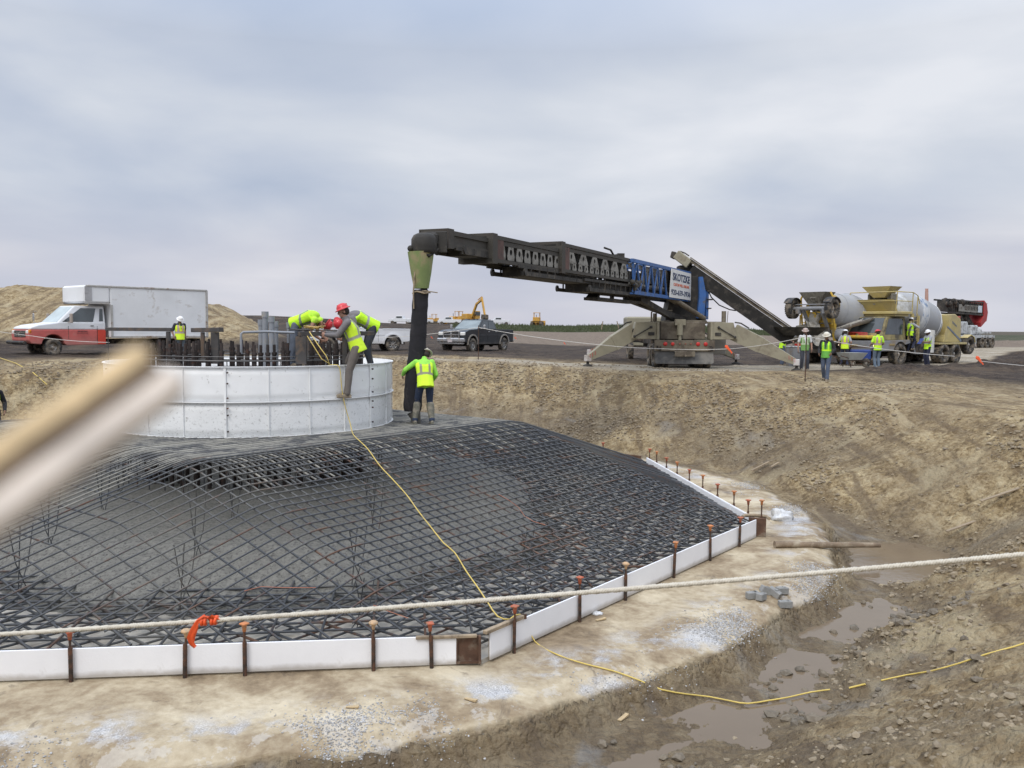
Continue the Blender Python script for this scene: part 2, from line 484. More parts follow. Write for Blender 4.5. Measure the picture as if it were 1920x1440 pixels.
# near the pit the clay from the dig is smeared over the topsoil
clay_apron = 1 - sstep(3.0, 10.0, (r_ - rt_) + 2.6 * fbm(X * .16, Y * .16, 101, 4) * 1.6)
clay_apron = np.maximum(clay_apron, sstep(.5, 1.2, (Z) * (far_ < 110) * sstep(-13, -17, X + (Y - 56) * .2)))
clay_apron = np.maximum(clay_apron, (Y < 3) * 1.0)
topsoil = topsoil * (1 - clay_apron)
wet = (1 - onmat_) * sstep(.55, .05, (Z - (ZF - .30)) / .9) * (r_ > rm_ - .1) * (r_ < rt_)
wet = np.maximum(wet, .85 * (1 - onmat_) * sstep(.25, .65, .5 + .9 * fbm(X * .3, Y * .3, 111, 4)) * sstep(.75, .25, s_) * slope_)
setcol(me, 'zone', onmat_, topsoil, gravel, wet)
stub = sstep(80, 86, Y + 5 * fbm(X * .03, Y * .2, 121, 2)) * sstep(152, 149, Y) * sstep(-.06, -.01, azr)
grass = sstep(147, 150, Y) * sstep(-.075, -.05, azr) * sstep(200, 172, Y)
rightg = sstep(.40, .43, azr) * sstep(118, 124, Y)
grass = np.maximum(grass, rightg * sstep(260, 200, Y))
dry = np.maximum(sstep(172, 200, Y) * .9, 0) * (far_ > 150)
edgew = sstep(.9, .1, np.abs(r_ - rm_ + .35 + .25 * fbm(th_ * .3, th_ * 0, 131, 3)) ) * onmat_
setcol(me, 'zone2', stub, grass, dry, edgew)
ground = link_mesh('ground', me, None); tag(ground, kind='structure')

m = bpy.data.materials.new('earth'); m.use_nodes = True
nt = m.node_tree; nt.nodes.clear()
out = N(nt, 'ShaderNodeOutputMaterial'); b = N(nt, 'ShaderNodeBsdfPrincipled'); L(nt, b.outputs[0], out.inputs[0])
tc = N(nt, 'ShaderNodeTexCoord'); P = tc.outputs['Object']
za = N(nt, 'ShaderNodeAttribute'); za.attribute_name = 'zone'; zs = N(nt, 'ShaderNodeSeparateColor'); L(nt, za.outputs['Color'], zs.inputs[0])
zb_ = N(nt, 'ShaderNodeAttribute'); zb_.attribute_name = 'zone2'; zt = N(nt, 'ShaderNodeSeparateColor'); L(nt, zb_.outputs['Color'], zt.inputs[0])
nbig = noise(nt, P, .35, 5, .6); nmid = noise(nt, P, 1.6, 6, .62, .2); nfin = noise(nt, P, 9, 6, .68); ntny = noise(nt, P, 42, 3, .7)
mixn = mth(nt, 'ADD', mth(nt, 'MULTIPLY', nmid, .5), mth(nt, 'MULTIPLY', nfin, .5))
vo = N(nt, 'ShaderNodeTexVoronoi'); vo.inputs['Scale'].default_value = 7; L(nt, P, vo.inputs['Vector']); vo.inputs['Randomness'].default_value = 1
wv = N(nt, 'ShaderNodeVectorMath', operation='ADD'); wn = N(nt, 'ShaderNodeTexNoise'); wn.inputs['Scale'].default_value = 6; L(nt, P, wn.inputs['Vector'])
ws_ = N(nt, 'ShaderNodeVectorMath', operation='SCALE'); L(nt, wn.outputs['Color'], ws_.inputs[0]); ws_.inputs['Scale'].default_value = .22; L(nt, P, wv.inputs[0]); L(nt, ws_.outputs[0], wv.inputs[1])
v2 = N(nt, 'ShaderNodeTexVoronoi'); v2.inputs['Scale'].default_value = 16; L(nt, wv.outputs[0], v2.inputs['Vector']); L(nt, wv.outputs[0], vo.inputs['Vector'])
s1_ = N(nt, 'ShaderNodeSeparateColor'); L(nt, vo.outputs['Color'], s1_.inputs[0]); s2_ = N(nt, 'ShaderNodeSeparateColor'); L(nt, v2.outputs['Color'], s2_.inputs[0])
tone = mth(nt, 'ADD', mth(nt, 'MULTIPLY', s1_.outputs[0], .5), mth(nt, 'MULTIPLY', s2_.outputs[1], .5))
mixn = mth(nt, 'ADD', mixn, mth(nt, 'MULTIPLY', mth(nt, 'SUBTRACT', tone, .5), .22))
crumb = mth(nt, 'ADD', mth(nt, 'MULTIPLY', mth(nt, 'SUBTRACT', .9, vo.outputs['Distance']), .045), mth(nt, 'MULTIPLY', mth(nt, 'SUBTRACT', .9, v2.outputs['Distance']), .022))
clay = ramp(nt, mixn, [(.34, (.125, .084, .040)), (.44, (.245, .175, .087)), (.54, (.375, .286, .160)), (.68, (.53, .43, .262))])
clay = mixc(nt, ramp(nt, nbig, [(.42, (0, 0, 0)), (.62, (1, 1, 1))]), clay, mixc(nt, .45, clay, (.150, .108, .066)))
smp = N(nt, 'ShaderNodeMapping'); L(nt, P, smp.inputs[0]); smp.inputs['Rotation'].default_value = (0, 0, R(-38)); smp.inputs['Scale'].default_value = (2.6, .32, .8)
stre = noise(nt, smp.outputs[0], .9, 6, .6, .4)
clay = mixc(nt, ramp(nt, stre, [(.52, (0, 0, 0)), (.62, (.65, .65, .65))]), clay, (.135, .094, .056))
clay = mixc(nt, ramp(nt, stre, [(.36, (.55, .55, .55)), (.44, (0, 0, 0))]), clay, (.47, .385, .245))
clay = mixc(nt, ramp(nt, noise(nt, P, .7, 5, .6, .6), [(.56, (0, 0, 0)), (.66, (.6, .6, .6))]), clay, (.46, .385, .245))
dark = ramp(nt, mixn, [(.38, (.022, .015, .011)), (.52, (.047, .033, .024)), (.62, (.090, .064, .044))])
dark = mixc(nt, ramp(nt, nbig, [(.5, (0, 0, 0)), (.66, (.75, .75, .75))]), dark, (.115, .083, .055))
matc = ramp(nt, mth(nt, 'ADD', mth(nt, 'MULTIPLY', noise(nt, P, .9, 6, .6, .5), .75), mth(nt, 'MULTIPLY', nfin, .25)),
            [(.34, (.16, .115, .070)), (.44, (.29, .222, .142)), (.52, (.42, .345, .235)), (.63, (.58, .50, .36))])
matc = mixc(nt, ramp(nt, noise(nt, P, 2.3, 5, .7, .8), [(.60, (0, 0, 0)), (.68, (.7, .7, .7))]), matc, (.155, .120, .085))
greys = ramp(nt, noise(nt, P, 60, 2, .7), [(.35, (.24, .245, .255)), (.5, (.42, .43, .45)), (.65, (.66, .67, .70))])
ew = mth(nt, 'MULTIPLY', zb_.outputs['Alpha'], ramp(nt, noise(nt, P, 1.1, 6, .65), [(.52, (0, 0, 0)), (.62, (.85, .85, .85))]))
stk = mth(nt, 'MULTIPLY', zb_.outputs['Alpha'], ramp(nt, noise(nt, P, 2.4, 6, .7), [(.53, (0, 0, 0)), (.56, (1, 1, 1))]))
matc = mixc(nt, ew, matc, greys)
matc = mixc(nt, mth(nt, 'MULTIPLY', stk, .35), matc, (.62, .60, .56))
grav = ramp(nt, mth(nt, 'ADD', mth(nt, 'MULTIPLY', nfin, .6), mth(nt, 'MULTIPLY', nbig, .4)), [(.36, (.20, .16, .11)), (.48, (.36, .31, .235)), (.6, (.50, .45, .36))])
col = mixc(nt, zs.outputs[1], clay, dark)
gf = mth(nt, 'MULTIPLY', zs.outputs[2], ramp(nt, nmid, [(.30, (.35, .35, .35)), (.5, (1, 1, 1))]))
col = mixc(nt, gf, col, grav)
stubc = ramp(nt, mixn, [(.4, (.13, .098, .072)), (.6, (.255, .200, .150))])
col = mixc(nt, zt.outputs[0], col, stubc)
grc = ramp(nt, noise(nt, P, .22, 4, .6), [(.4, (.040, .048, .024)), (.6, (.090, .088, .048))])
col = mixc(nt, zt.outputs[1], col, grc)
col = mixc(nt, zt.outputs[2], col, (.090, .075, .052))
wetc = mixc(nt, nmid, (.070, .050, .031), (.150, .112, .070))
wf = mth(nt, 'MULTIPLY', za.outputs['Alpha'], .66)
col = mixc(nt, wf, col, wetc)
# blue-grey limestone screenings trodden into the wet clay
gs = mth(nt, 'MULTIPLY', mth(nt, 'MULTIPLY', za.outputs['Alpha'], ramp(nt, noise(nt, P, .8, 5, .6, .6), [(.56, (0, 0, 0)), (.66, (.45, .45, .45))])), 1.0)
col = mixc(nt, gs, col, mixc(nt, ntny, (.17, .165, .155), (.33, .335, .33)))
col = mixc(nt, zs.outputs[0], col, matc)
L(nt, col, b.inputs['Base Color'])
rg = mth(nt, 'SUBTRACT', .93, mth(nt, 'MULTIPLY', wf, .42))
L(nt, rg, b.inputs['Roughness']); b.inputs['Specular IOR Level'].default_value = .35
hgt = mth(nt, 'ADD', mth(nt, 'ADD', mth(nt, 'MULTIPLY', nfin, .055), mth(nt, 'MULTIPLY', ntny, .012)), mth(nt, 'MULTIPLY', nmid, .04))
hgt = mth(nt, 'ADD', hgt, crumb)
hgt = mth(nt, 'MULTIPLY', hgt, mth(nt, 'SUBTRACT', 1.15, mth(nt, 'MULTIPLY', zs.outputs[0], .95)))
bn = N(nt, 'ShaderNodeBump'); bn.inputs['Strength'].default_value = 1; bn.inputs['Distance'].default_value = 1.0
L(nt, hgt, bn.inputs['Height']); L(nt, bn.outputs[0], b.inputs['Normal'])
ground.data.materials.append(m)

def ray(px, py):
    return cam_f + cam_r * ((px - 960) / 1610.0) + cam_u * ((720 - py) / 1610.0)
def at(px, py, z):
    d = ray(px, py); t = (z - HC) / d.z; return V((d.x * t, d.y * t, z))
def aty(px, py, y):
    d = ray(px, py); t = y / d.y; return V((d.x * t, y, HC + d.z * t))
def surf(px, py, fn, t0=2.0, t1=120.0):
    """where the line of sight through a pixel meets a height field fn(x, y)"""
    d = ray(px, py); ts = np.geomspace(t0, t1, 1400)
    z = fn(d.x * ts, d.y * ts); k = np.argmax(HC + d.z * ts < z)
    t = ts[k]; return V((d.x * t, d.y * t, float(z[k])))

# ------------------------------------------------------------------ standing water
def water(name, th0, th1, r0, r1, z, n=60):
    vs = []; fs = []
    for i in range(n + 1):
        a = R(th0 + (th1 - th0) * i / n)
        for rr in (r0, (r0 + r1) / 2, r1): vs.append((C0[0] + rr * cos(a), C0[1] + rr * sin(a), z))
    for i in range(n):
        for k in (0, 1): fs.append((i * 3 + k, i * 3 + k + 1, i * 3 + k + 4, i * 3 + k + 3))
    return tag(link_mesh(name, arr_mesh(name, vs, fs, False), wm), kind='structure')
wm = bpy.data.materials.new('muddy_water'); wm.use_nodes = True
nt = wm.node_tree; b = nt.nodes['Principled BSDF']
tc = N(nt, 'ShaderNodeTexCoord')
L(nt, mixc(nt, noise(nt, tc.outputs['Object'], 1.2, 3, .5), (.15, .112, .072), (.205, .155, .105)), b.inputs['Base Color'])
b.inputs['Roughness'].default_value = .06; b.inputs['IOR'].default_value = 1.33
bn = N(nt, 'ShaderNodeBump'); bn.inputs['Distance'].default_value = .003
L(nt, noise(nt, tc.outputs['Object'], 9, 3, .6), bn.inputs['Height']); L(nt, bn.outputs[0], b.inputs['Normal'])
water('ditch_water', -128, -24, 11.3, 14.2, ZF - .298)
water('pond_water', -23.8, 2, 11.3, 14.2, ZF - .265, 24)
# ================================================================== FOOTING: slab, fresh concrete, rebar, forms
def oct_pts(inr, z, n=8):
    c = inr / cos(pi / 8)
    return [(C0[0] + c * cos(OA + pi / 8 + k * pi / 4), C0[1] + c * sin(OA + pi / 8 + k * pi / 4), z) for k in range(8)]
mb = MB(); mb.hull(oct_pts(INR - .02, ZF - .10), oct_pts(INR - .02, ZF + .045))
slab_m = mat('blinding_concrete', (.50, .47, .41), .85, var=.18, vscale=1.3, dirt=(.30, .26, .21), dirt_amt=.35, dirt_scale=1.4, bump=.01, bscale=14)
tag(mb.build('blinding_slab', slab_m), kind='structure')

# fresh concrete poured round the middle, between the mats
n = 220; g = np.linspace(-7.4, 7.4, n); GX, GY = np.meshgrid(g, g)
rr = np.hypot(GX, GY) + .9 * fbm(GX * .35 + 4, GY * .35, 301, 3)
cz = ZF + .02 + .62 * sstep(7.0, 5.0, rr) + .10 * sstep(5.5, 1.5, rr) + .07 * fbm(GX * .7, GY * .7, 302, 3) + .014 * clods(GX * 7, GY * 7, 310, .5) + .010 * fbm(GX * 9, GY * 9, 303, 2)
cz = np.where(rr > 7.1, ZF - .05, cz)
idx = (np.arange(n - 1)[:, None] * n + np.arange(n - 1)[None, :]).ravel()
cme = arr_mesh('fresh_concrete', np.stack([(GX + C0[0] - .2).ravel(), (GY + C0[1] - .6).ravel(), cz.ravel()], 1), np.stack([idx, idx + 1, idx + n + 1, idx + n], 1))
fc_m = mat('wet_concrete', (.18, .172, .148), .55, var=.25, vscale=9, dirt=(.07, .067, .06), dirt_amt=.35, dirt_scale=22, bump=.012, bscale=24)
tag(link_mesh('fresh_concrete', cme, fc_m), 'dark wet concrete just poured under the rebar', 'concrete', kind='stuff')

bar_m = bpy.data.materials.new('rebar_steel'); bar_m.use_nodes = True
nt = bar_m.node_tree; b = nt.nodes['Principled BSDF']; tc = N(nt, 'ShaderNodeTexCoord'); P = tc.outputs['Object']
oi = N(nt, 'ShaderNodeObjectInfo')
base = mixc(nt, noise(nt, P, .8, 4, .6), (.045, .052, .064), (.105, .107, .110))
base = mixc(nt, ramp(nt, mth(nt, 'ADD', noise(nt, P, 2.1, 5, .7), mth(nt, 'MULTIPLY', mth(nt, 'SUBTRACT', oi.outputs['Random'], .5), .22)), [(.57, (0, 0, 0)), (.70, (.85, .85, .85))]), base, (.15, .072, .038))
base = mixc(nt, ramp(nt, noise(nt, P, .45, 3, .6), [(.5, (0, 0, 0)), (.7, (.55, .55, .55))]), base, (.19, .18, .155))
L(nt, base, b.inputs['Base Color']); b.inputs['Roughness'].default_value = .55; b.inputs['Metallic'].default_value = .25
bn = N(nt, 'ShaderNodeBump'); bn.inputs['Distance'].default_value = .006
L(nt, noise(nt, P, 70, 1, .5), bn.inputs['Height']); L(nt, bn.outputs[0], b.inputs['Normal'])
grey_bar = mat('splashed_rebar', (.30, .285, .245), .7, 0, var=.25, vscale=2, dirt=(.10, .10, .10), dirt_amt=.5, rand=.15, bump=.004, bscale=60)

ZT = -0.40; SL = .275; FL = 4.15
FU = (-4.2, 3.65)
def topz(u, v): return ZT - SL * (max(0, FU[0] - u) + 1.12 * max(0, u - FU[1]) + max(0, abs(v) - FL))
def topz_xy(x, y):
    dx = np.asarray(x) - C0[0]; dy = np.asarray(y) - C0[1]
    u = dx * U2[0] + dy * U2[1]; v = dx * V2[0] + dy * V2[1]
    inside = (np.maximum(np.abs(u), np.abs(v)) < INR) & (np.abs(u) + np.abs(v) < INR * sqrt(2))
    return np.where(inside, ZT - SL * (np.maximum(0, FU[0] - u) + 1.12 * np.maximum(0, u - FU[1]) + np.maximum(0, abs(v) - FL)), -50)
def half(v, inr): # half length of a chord of the octagon at offset v
    v = abs(v)
    return min(inr, inr * sqrt(2) - v) if v < inr else 0
def bar(mb_u, off, zoff, rad, lim, swap, n=6):
    pts = []
    bl, bh = (-FL, FL) if swap else FU
    brk = sorted({-lim, lim} | {c_ + e for c_ in (bl, bh) for e in (-.22, -.08, .08, .22) if abs(c_) + .22 < lim})
    j = random.uniform(-.012, .012)
    for t in brk:
        tt = t
        z = topz(t, off) if not swap else topz(off, t)
        # ease the bend
        d = min(abs(t - bl), abs(t - bh))
        if d < .22: z -= SL * (.22 - d) * .25
        u, v = (t, off + j) if not swap else (off + j, t)
        p = C0 + U2 * u + V2 * v
        pts.append((p[0], p[1], max(z + zoff, ZF + .30)))
    MB_ = MB(); MB_.tube(pts, rad, n, True); return MB_
def local(mbx, o):
    mbx.v = [(a - o[0], b_ - o[1], c - o[2]) for a, b_, c in mbx.v]; return mbx
org = (C0[0], C0[1], ZF)
mat_t = thing('upper_rebar_mat', 'upper mat of bent steel bars sloping from the white ring to the octagonal form', 'rebar mat', org)
inr = INR - .10
v = -inr + .12; offs = []
while v < inr: offs.append(v + random.uniform(-.012, .012)); v += .192
for o_ in offs:
    ln = half(o_, inr)
    if ln > .6: local(bar(None, o_, .033, .0125, ln - random.uniform(.0, .12), False), org).build('lengthwise_bar', grey_bar if abs(o_) < 3.6 else bar_m, mat_t, recalc=False)
    if o_ < -4.55 and int(round((o_ + 20) / .192)) % 2: continue
    if ln > .6: local(bar(None, o_, -.34 * min(1, max(0, (-4.4 - o_) / 1.0)) , .0155, ln - random.uniform(.0, .12), True), org).build('crosswise_bar', bar_m, mat_t, recalc=False)
for k in range(40):
    o_ = -3.9 + k * .192 + .06
    local(bar(None, o_, .036, .0135, 4.9 if k % 2 else 4.5, False), org).build('extra_lengthwise_bar', grey_bar, mat_t, recalc=False)
    local(bar(None, o_, 0, .0155, 5.2 if k % 2 else 4.7, True), org).build('extra_crosswise_bar', grey_bar if k % 3 else bar_m, mat_t, recalc=False)

low_t = thing('lower_rebar_mat', 'dense lower mat of straight dark bars lying in several directions on the slab', 'rebar mat', org)
def straight(ang, off, z, rad, inr_, nm, span=None):
    d = np.array([cos(ang), sin(ang)]); nn_ = np.array([-d[1], d[0]])
    # octagon chord: clip against the 8 half planes
    t0, t1 = -50., 50.
    for k in range(8):
        a = OA + k * pi / 4; nx = np.array([cos(a), sin(a)])
        dn = d @ nx; c = inr_ - off * (nn_ @ nx)
        if abs(dn) < 1e-6:
            if c < 0: return
        elif dn > 0: t1 = min(t1, c / dn)
        else: t0 = max(t0, c / dn)
    if t1 - t0 < .8: return
    segs = [(t0, t1)]
    if span:   # only the outer part, beyond the poured middle
        q = span * span - off * off
        if q > 0: segs = [(t0, -sqrt(q)), (sqrt(q), t1)]
    for a, b_ in segs:
        mbx = MB()
        if b_ - a < .5: continue
        a += random.uniform(0, .15); b_ -= random.uniform(0, .15)
        wob = random.uniform(-.03, .03); wb2 = random.uniform(-.03, .03)
        p, q2 = d * a + nn_ * (off + wob), d * b_ + nn_ * (off + wb2)
        mbx.tube([(p[0], p[1], z - ZF), ((p[0] + q2[0]) / 2, (p[1] + q2[1]) / 2, z - ZF - .015), (q2[0], q2[1], z - ZF)], rad, 6)
        mbx.build(nm, bar_m, low_t, recalc=False)
k = 0; o_ = -INR + .25
while o_ < INR - .1:
    straight(OA, o_, ZF + .13, .0165, INR - .09, 'lower_bar')
    straight(OA + pi / 2, o_ + .05, ZF + .165, .0185, INR - .09, 'lower_cross_bar')
    straight(OA - pi / 4, o_ + .1, ZF + .23, .0165, INR - .09, 'diagonal_bar', 5.6)
    if k % 2 == 0: straight(OA + pi / 4, o_ + .02, ZF + .265, .0165, INR - .09, 'second_diagonal_bar', 5.6)
    o_ += .30; k += 1
# bent chairs that carry the upper mat
chairs = 0
for i in range(-8, 9):
    for j in range(-8, 9):
        u, v = i * 1.12 + .25 * (j % 2), j * 1.12
        if max(abs(u), abs(v)) > INR - .5 or abs(u) + abs(v) > INR * 1.414 - .5: continue
        if abs(u) < 2.4 and abs(v) < 2.4: continue
        zt_ = topz(u, v) - ZF - .02
        if zt_ < .45 or chairs >= 96: continue
        chairs += 1
        mbx = MB(); a = random.uniform(-.15, .15); w_ = .16
        if (i + 2 * j) % 3: continue
        def W(uu, vv, z): p = U2 * uu + V2 * vv; return (p[0], p[1], z)
        mbx.tube([W(u - w_, v + a, .08), W(u + .5 * w_, v, zt_ * .55), W(u + w_, v, zt_)], .0075, 5)
        mbx.tube([W(u + w_, v - a, .08), W(u - .5 * w_, v, zt_ * .55), W(u - w_, v, zt_)], .0075, 5)
        mbx.tube([W(u, v + w_, .08), W(u, v + .02, zt_)], .0075, 5)
        mbx.build('standing_chair', bar_m, mat_t, recalc=False)

# ------------------------------------------------------------------ forms round the octagon
foam_m = mat('white_foam', (.86, .865, .89), .65, var=.04, vscale=2, dirt=(.42, .39, .35), dirt_amt=.0, dirt_scale=5, bump=.002, bscale=40, dirt_low=.085)
rust_m = mat('rusty_steel', (.11, .058, .036), .8, var=.35, vscale=6, dirt=(.24, .20, .15), dirt_amt=.35, dirt_scale=4, bump=.004)
stake_m = mat('dark_stake_steel', (.045, .034, .028), .7, .2, var=.35, vscale=8, dirt=(.15, .07, .04), dirt_amt=.5, dirt_scale=9)
wood_m = mat('weathered_wood', (.32, .25, .17), .85, var=.3, vscale=5, dirt=(.12, .09, .065), dirt_amt=.35, dirt_scale=3, bump=.004, bscale=30)
caps_m = [mat('cap_red_orange', (.46, .115, .055), .6, var=.15, dirt=(.25, .16, .1), dirt_amt=.4, dirt_scale=20),
          mat('cap_orange', (.58, .21, .075), .6, var=.15, dirt=(.3, .2, .12), dirt_amt=.4, dirt_scale=20),
          mat('cap_faded_tan', (.55, .36, .20), .65, var=.15, dirt=(.35, .28, .2), dirt_amt=.4, dirt_scale=20)]
HB = .335
A0 = np.array(CA)
front = np.array([-cos(R(6.5)), -sin(R(6.5))])       # from the near corner to the left
rgt = U2
Bc = A0 + U2 * SIDE; bdir = np.array([cos(OA + pi / 4), sin(OA + pi / 4)])
Cc = Bc + bdir * SIDE; cdir = np.array([cos(OA + pi / 2), sin(OA + pi / 2)])
Lc = A0 + front * SIDE; ldir = np.array([-cos(OA), -sin(OA)]) @ np.array([[0, 1], [-1, 0]])
def panel(p, d, t0, t1, label, out, m_=foam_m, back=wood_m, name='edge_form', h=HB, dz=0.0, th=.045):
    n_ = np.array([d[1], -d[0]]); n_ = n_ if n_ @ out > 0 else -n_
    a, b_ = p + d * t0, p + d * t1; mid = (a + b_) / 2
    o = thing(name, label, 'concrete form', (mid[0], mid[1], ZF + .02 + dz), 0, 'white form panels round the footing' if m_ is foam_m else None)
    ang = atan2(d[1], d[0])
    rot = Rz(ang); sg = 1 if (rot @ V((0, 1, 0))).to_2d().dot(V(n_)) > 0 else -1
    ln = t1 - t0 - .012
    b1 = MB(); b1.box(rot @ V((0, sg * th * .5, h / 2)), (ln, th * .5, h), rot, .004); b1.build('foam_face', m_, o)
    b2 = MB(); b2.box(rot @ V((0, sg * th * .12, h / 2 - .006)), (ln - .01, th * .26, h - .012), rot); b2.build('backing_board', back, o)
    return o
def stake(x, y, h, cap, label, lean=0.0, base=None):
    o = thing('form_stake', label, 'stake', (x, y, ZF - .05 if base is None else base), random.uniform(0, 6), 'capped steel stakes holding the forms')
    q = MB(); q.tube([(0, 0, 0), (lean, 0, h * .6), (lean * 1.2, 0, h)], .014, 6); q.tube([(0, 0, 0.0), (lean * .6, 0, HB + .1)], .024, 6); q.build('steel_rod', stake_m, o)
    q = MB()
    if cap == 2: q.lathe([(.001, .055), (.03, .05), (.052, .035), (.055, .018), (.03, .004), (.02, -.02), (.018, -.05), (.001, -.05)], (lean * 1.2, 0, h), n=14)
    else:
        q.box((lean * 1.2, 0, h + .03), (.085, .085, .02), None, .006)
        q.lathe([(.036, .02), (.026, .0), (.02, -.06), (.001, -.06)], (lean * 1.2, 0, h), n=10)
    q.build('safety_cap', caps_m[cap], o)
    return o
fst = [1.0, 2.67, 3.32, 4.52, 5.8, 7.1]
outF = np.array([0.1, -1.])
names = ['next to the rusty corner box', 'long one left of the corner', 'short one right of the orange ribbon', 'under the orange ribbon', 'at the left edge of the photo', 'beyond the left edge', 'last before the left corner']
edges = [.32, 1.25, 2.67, 3.32, 4.52, 5.8, 7.1, 7.88]
for i in range(7):
    panel(A0, front, edges[i] if i else .30, edges[i + 1], 'white form panel on the front side, ' + names[i], outF)
scap = [0, 2, 1, 2, 0, 1, 0]
fnm = ['red capped stake at the front corner timber', 'round tan capped stake on the front side', 'orange square capped stake right of the orange ribbon', 'round cream capped stake left of the orange ribbon', 'red capped stake left of the long front panel', 'orange capped stake near the left edge', 'red capped stake before the left corner']
for i, t in enumerate([.59, 1.25, 2.67, 3.32, 4.52, 5.8, 7.1]):
    p = A0 + front * t + np.array([.01, -.075])
    stake(p[0], p[1], .55 + .03 * (i % 3), scap[i], fnm[i], random.uniform(-.02, .02))
sst = [.51, 1.92, 3.09, 4.55, 5.85, 7.03]
onm = ['beside the front corner', 'second from the front corner', 'third from the front corner', 'in the middle of the right side', 'second from the far end', 'next to the right corner timber']
ed = [.10] + sst + [7.86]
enm = ['between the corner and the first stake', 'crossed by the yellow cord', 'long one behind the white rope', 'mid way along', 'fourth one back', 'last but one', 'short end one at the right corner']
nR_ = np.array([U2[1], -U2[0]])
for i in range(7):
    panel(A0, U2, ed[i], ed[i + 1], 'white form panel on the right side, ' + enm[i], nR_)
rcap = [0, 0, 2, 1, 1, 0]
for i, t in enumerate(sst):
    p = A0 + U2 * t + nR_ * .065
    stake(p[0], p[1], .56 + .03 * ((i + 1) % 3), rcap[i], ['red', 'red', 'round tan', 'orange', 'orange', 'red'][i] + ' capped stake ' + onm[i], random.uniform(-.02, .02))
nB = np.array([bdir[1], -bdir[0]])
bst = [.55, 1.3, 2.25, 3.2, 4.15, 5.1, 6.0, 6.9, 7.6]
bn_ = ['first', 'second', 'third', 'fourth', 'fifth', 'sixth', 'seventh', 'eighth', 'farthest']
pe = [.16] + bst[1:-1:2] + [7.7]
for i in range(len(pe) - 1):
    panel(Bc, bdir, pe[i], pe[i + 1], 'white form panel on the far right side, %s from the right corner' % bn_[i], nB, back=foam_m)
for i, t in enumerate(bst):
    p = Bc + bdir * t + nB * .07
    stake(p[0], p[1], .62 + .03 * (i % 2), i % 2, 'orange capped stake behind the far right form, %s from the corner' % bn_[i])
nC = np.array([cdir[1], -cdir[0]])
panel(Cc, cdir, 1.0, 4.4, 'white foam form panel on the back side beside the dark bank', nC)
panel(Cc, cdir, 0.1, 1.0, 'rusty steel form piece at the back corner', nC, rust_m, rust_m, 'steel_form_piece')
panel(Cc, cdir, 4.4, 7.8, 'white foam form panel on the back side behind the hose', nC)
Dc = Cc + cdir * SIDE; ddir = np.array([cos(OA + 3 * pi / 4), sin(OA + 3 * pi / 4)])
panel(Dc, ddir, .1, 7.8, 'white foam form panel on the far back side, hidden behind the ring', np.array([ddir[1], -ddir[0]]))
for i, t in enumerate([1.4, 3.2]):
    p = Cc + cdir * t + nC * .07
    stake(p[0], p[1], .62, 0, ['red capped stake right of the back corner', 'red capped stake at the back form near the hose'][i])
# rusty corner pieces and timbers
o = thing('corner_box', 'rusty open steel box closing the form at the front corner', 'form corner', (A0[0], A0[1], ZF + .02), atan2(-front[1], -front[0]))
q = MB(); q.box((-.16, .02, .16), (.28, .02, .31)); q.box((-.16, -.005, .012), (.29, .05, .024)); q.build('steel_plate', rust_m, o)
q = MB(); q.box((-.035, -.03, .165), (.03, .06, .33), None, .004); q.box((-.30, -.012, .165), (.018, .03, .33), None, .003); q.build('corner_post', rust_m, o)
q = MB(); q.box((-.42, -.045, .335), (.70, .05, .035), None, .006); q.build('wooden_rail', wood_m, o)
ang = atan2(U2[1], U2[0])
o = thing('corner_timber', 'weathered timber rail on top of the form right of the front corner', 'timber', (A0[0], A0[1], ZF + HB + .045), ang)
q = MB(); q.box((.36, -.03, .0), (.72, .06, .045), None, .006); q.build('timber_rail', wood_m, o)
q = MB(); q.box((.74, -.03, .0), (.03, .075, .06), None, .003); q.build('end_strap', stake_m, o)
o = thing('corner_bracket', 'muddy steel bracket wrapped round the right corner of the form', 'form corner', (Bc[0], Bc[1], ZF + .02), OA + pi / 8)
q = MB(); q.box((.05, -.03, .17), (.05, .32, .36), None, .01); q.build('steel_plate', rust_m, o)
q = MB(); q.tube([(-.02, -.24, .36), (.10, -.2, .37), (.16, 0, .37), (.1, .2, .37), (-.02, .24, .36)], .035, 6); q.build('timber_collar', wood_m, o)
stake(Bc[0] + .12, Bc[1] + .05, .72, 1, 'orange capped stake inside the right corner bracket')

# ------------------------------------------------------------------ white steel ring for the pedestal
RC = V((-5.62, 18.70)); RRAD = 2.955; RZ0, RZ1 = -.365, .95
wsteel = mat('white_form_steel', (.88, .885, .88), .5, var=.04, vscale=2.5, dirt=(.33, .31, .28), dirt_amt=.02, dirt_scale=9, bump=.004, bscale=3)
wsteel_d = mat('splashed_white_steel', (.82, .825, .815), .6, var=.05, vscale=3, dirt=(.36, .35, .33), dirt_amt=.16, dirt_scale=22, bump=.006, bscale=18)
ring = thing('ring_form', 'round white steel pedestal form of two bolted tiers standing on the rebar', 'form ring', (RC.x, RC.y, RZ0))
mid = (RZ1 - RZ0) / 2
def shell(z0, z1, dent, seed):
    n = 160; vs = []; prof = [(0, z0), (0, z0 + (z1 - z0) * .25), (0, (z0 + z1) / 2), (0, z0 + (z1 - z0) * .75), (0, z1), (-.008, z1), (-.008, z0)]
    for i in range(n):
        a = 2 * pi * i / n
        for k, (dr, z) in enumerate(prof):
            bul = dent * sin(pi * (z - z0) / (z1 - z0)) * abs(sin(a * 14 + seed)) - dent
            rr_ = RRAD + dr + (bul if k < 5 or True else 0); vs.append((rr_ * cos(a), rr_ * sin(a), z))
    m_ = len(prof); fs = [(i * m_ + k, i * m_ + (k + 1) % m_, ((i + 1) % n) * m_ + (k + 1) % m_, ((i + 1) % n) * m_ + k) for i in range(n) for k in range(m_)]
    return arr_mesh('tier', vs, fs)
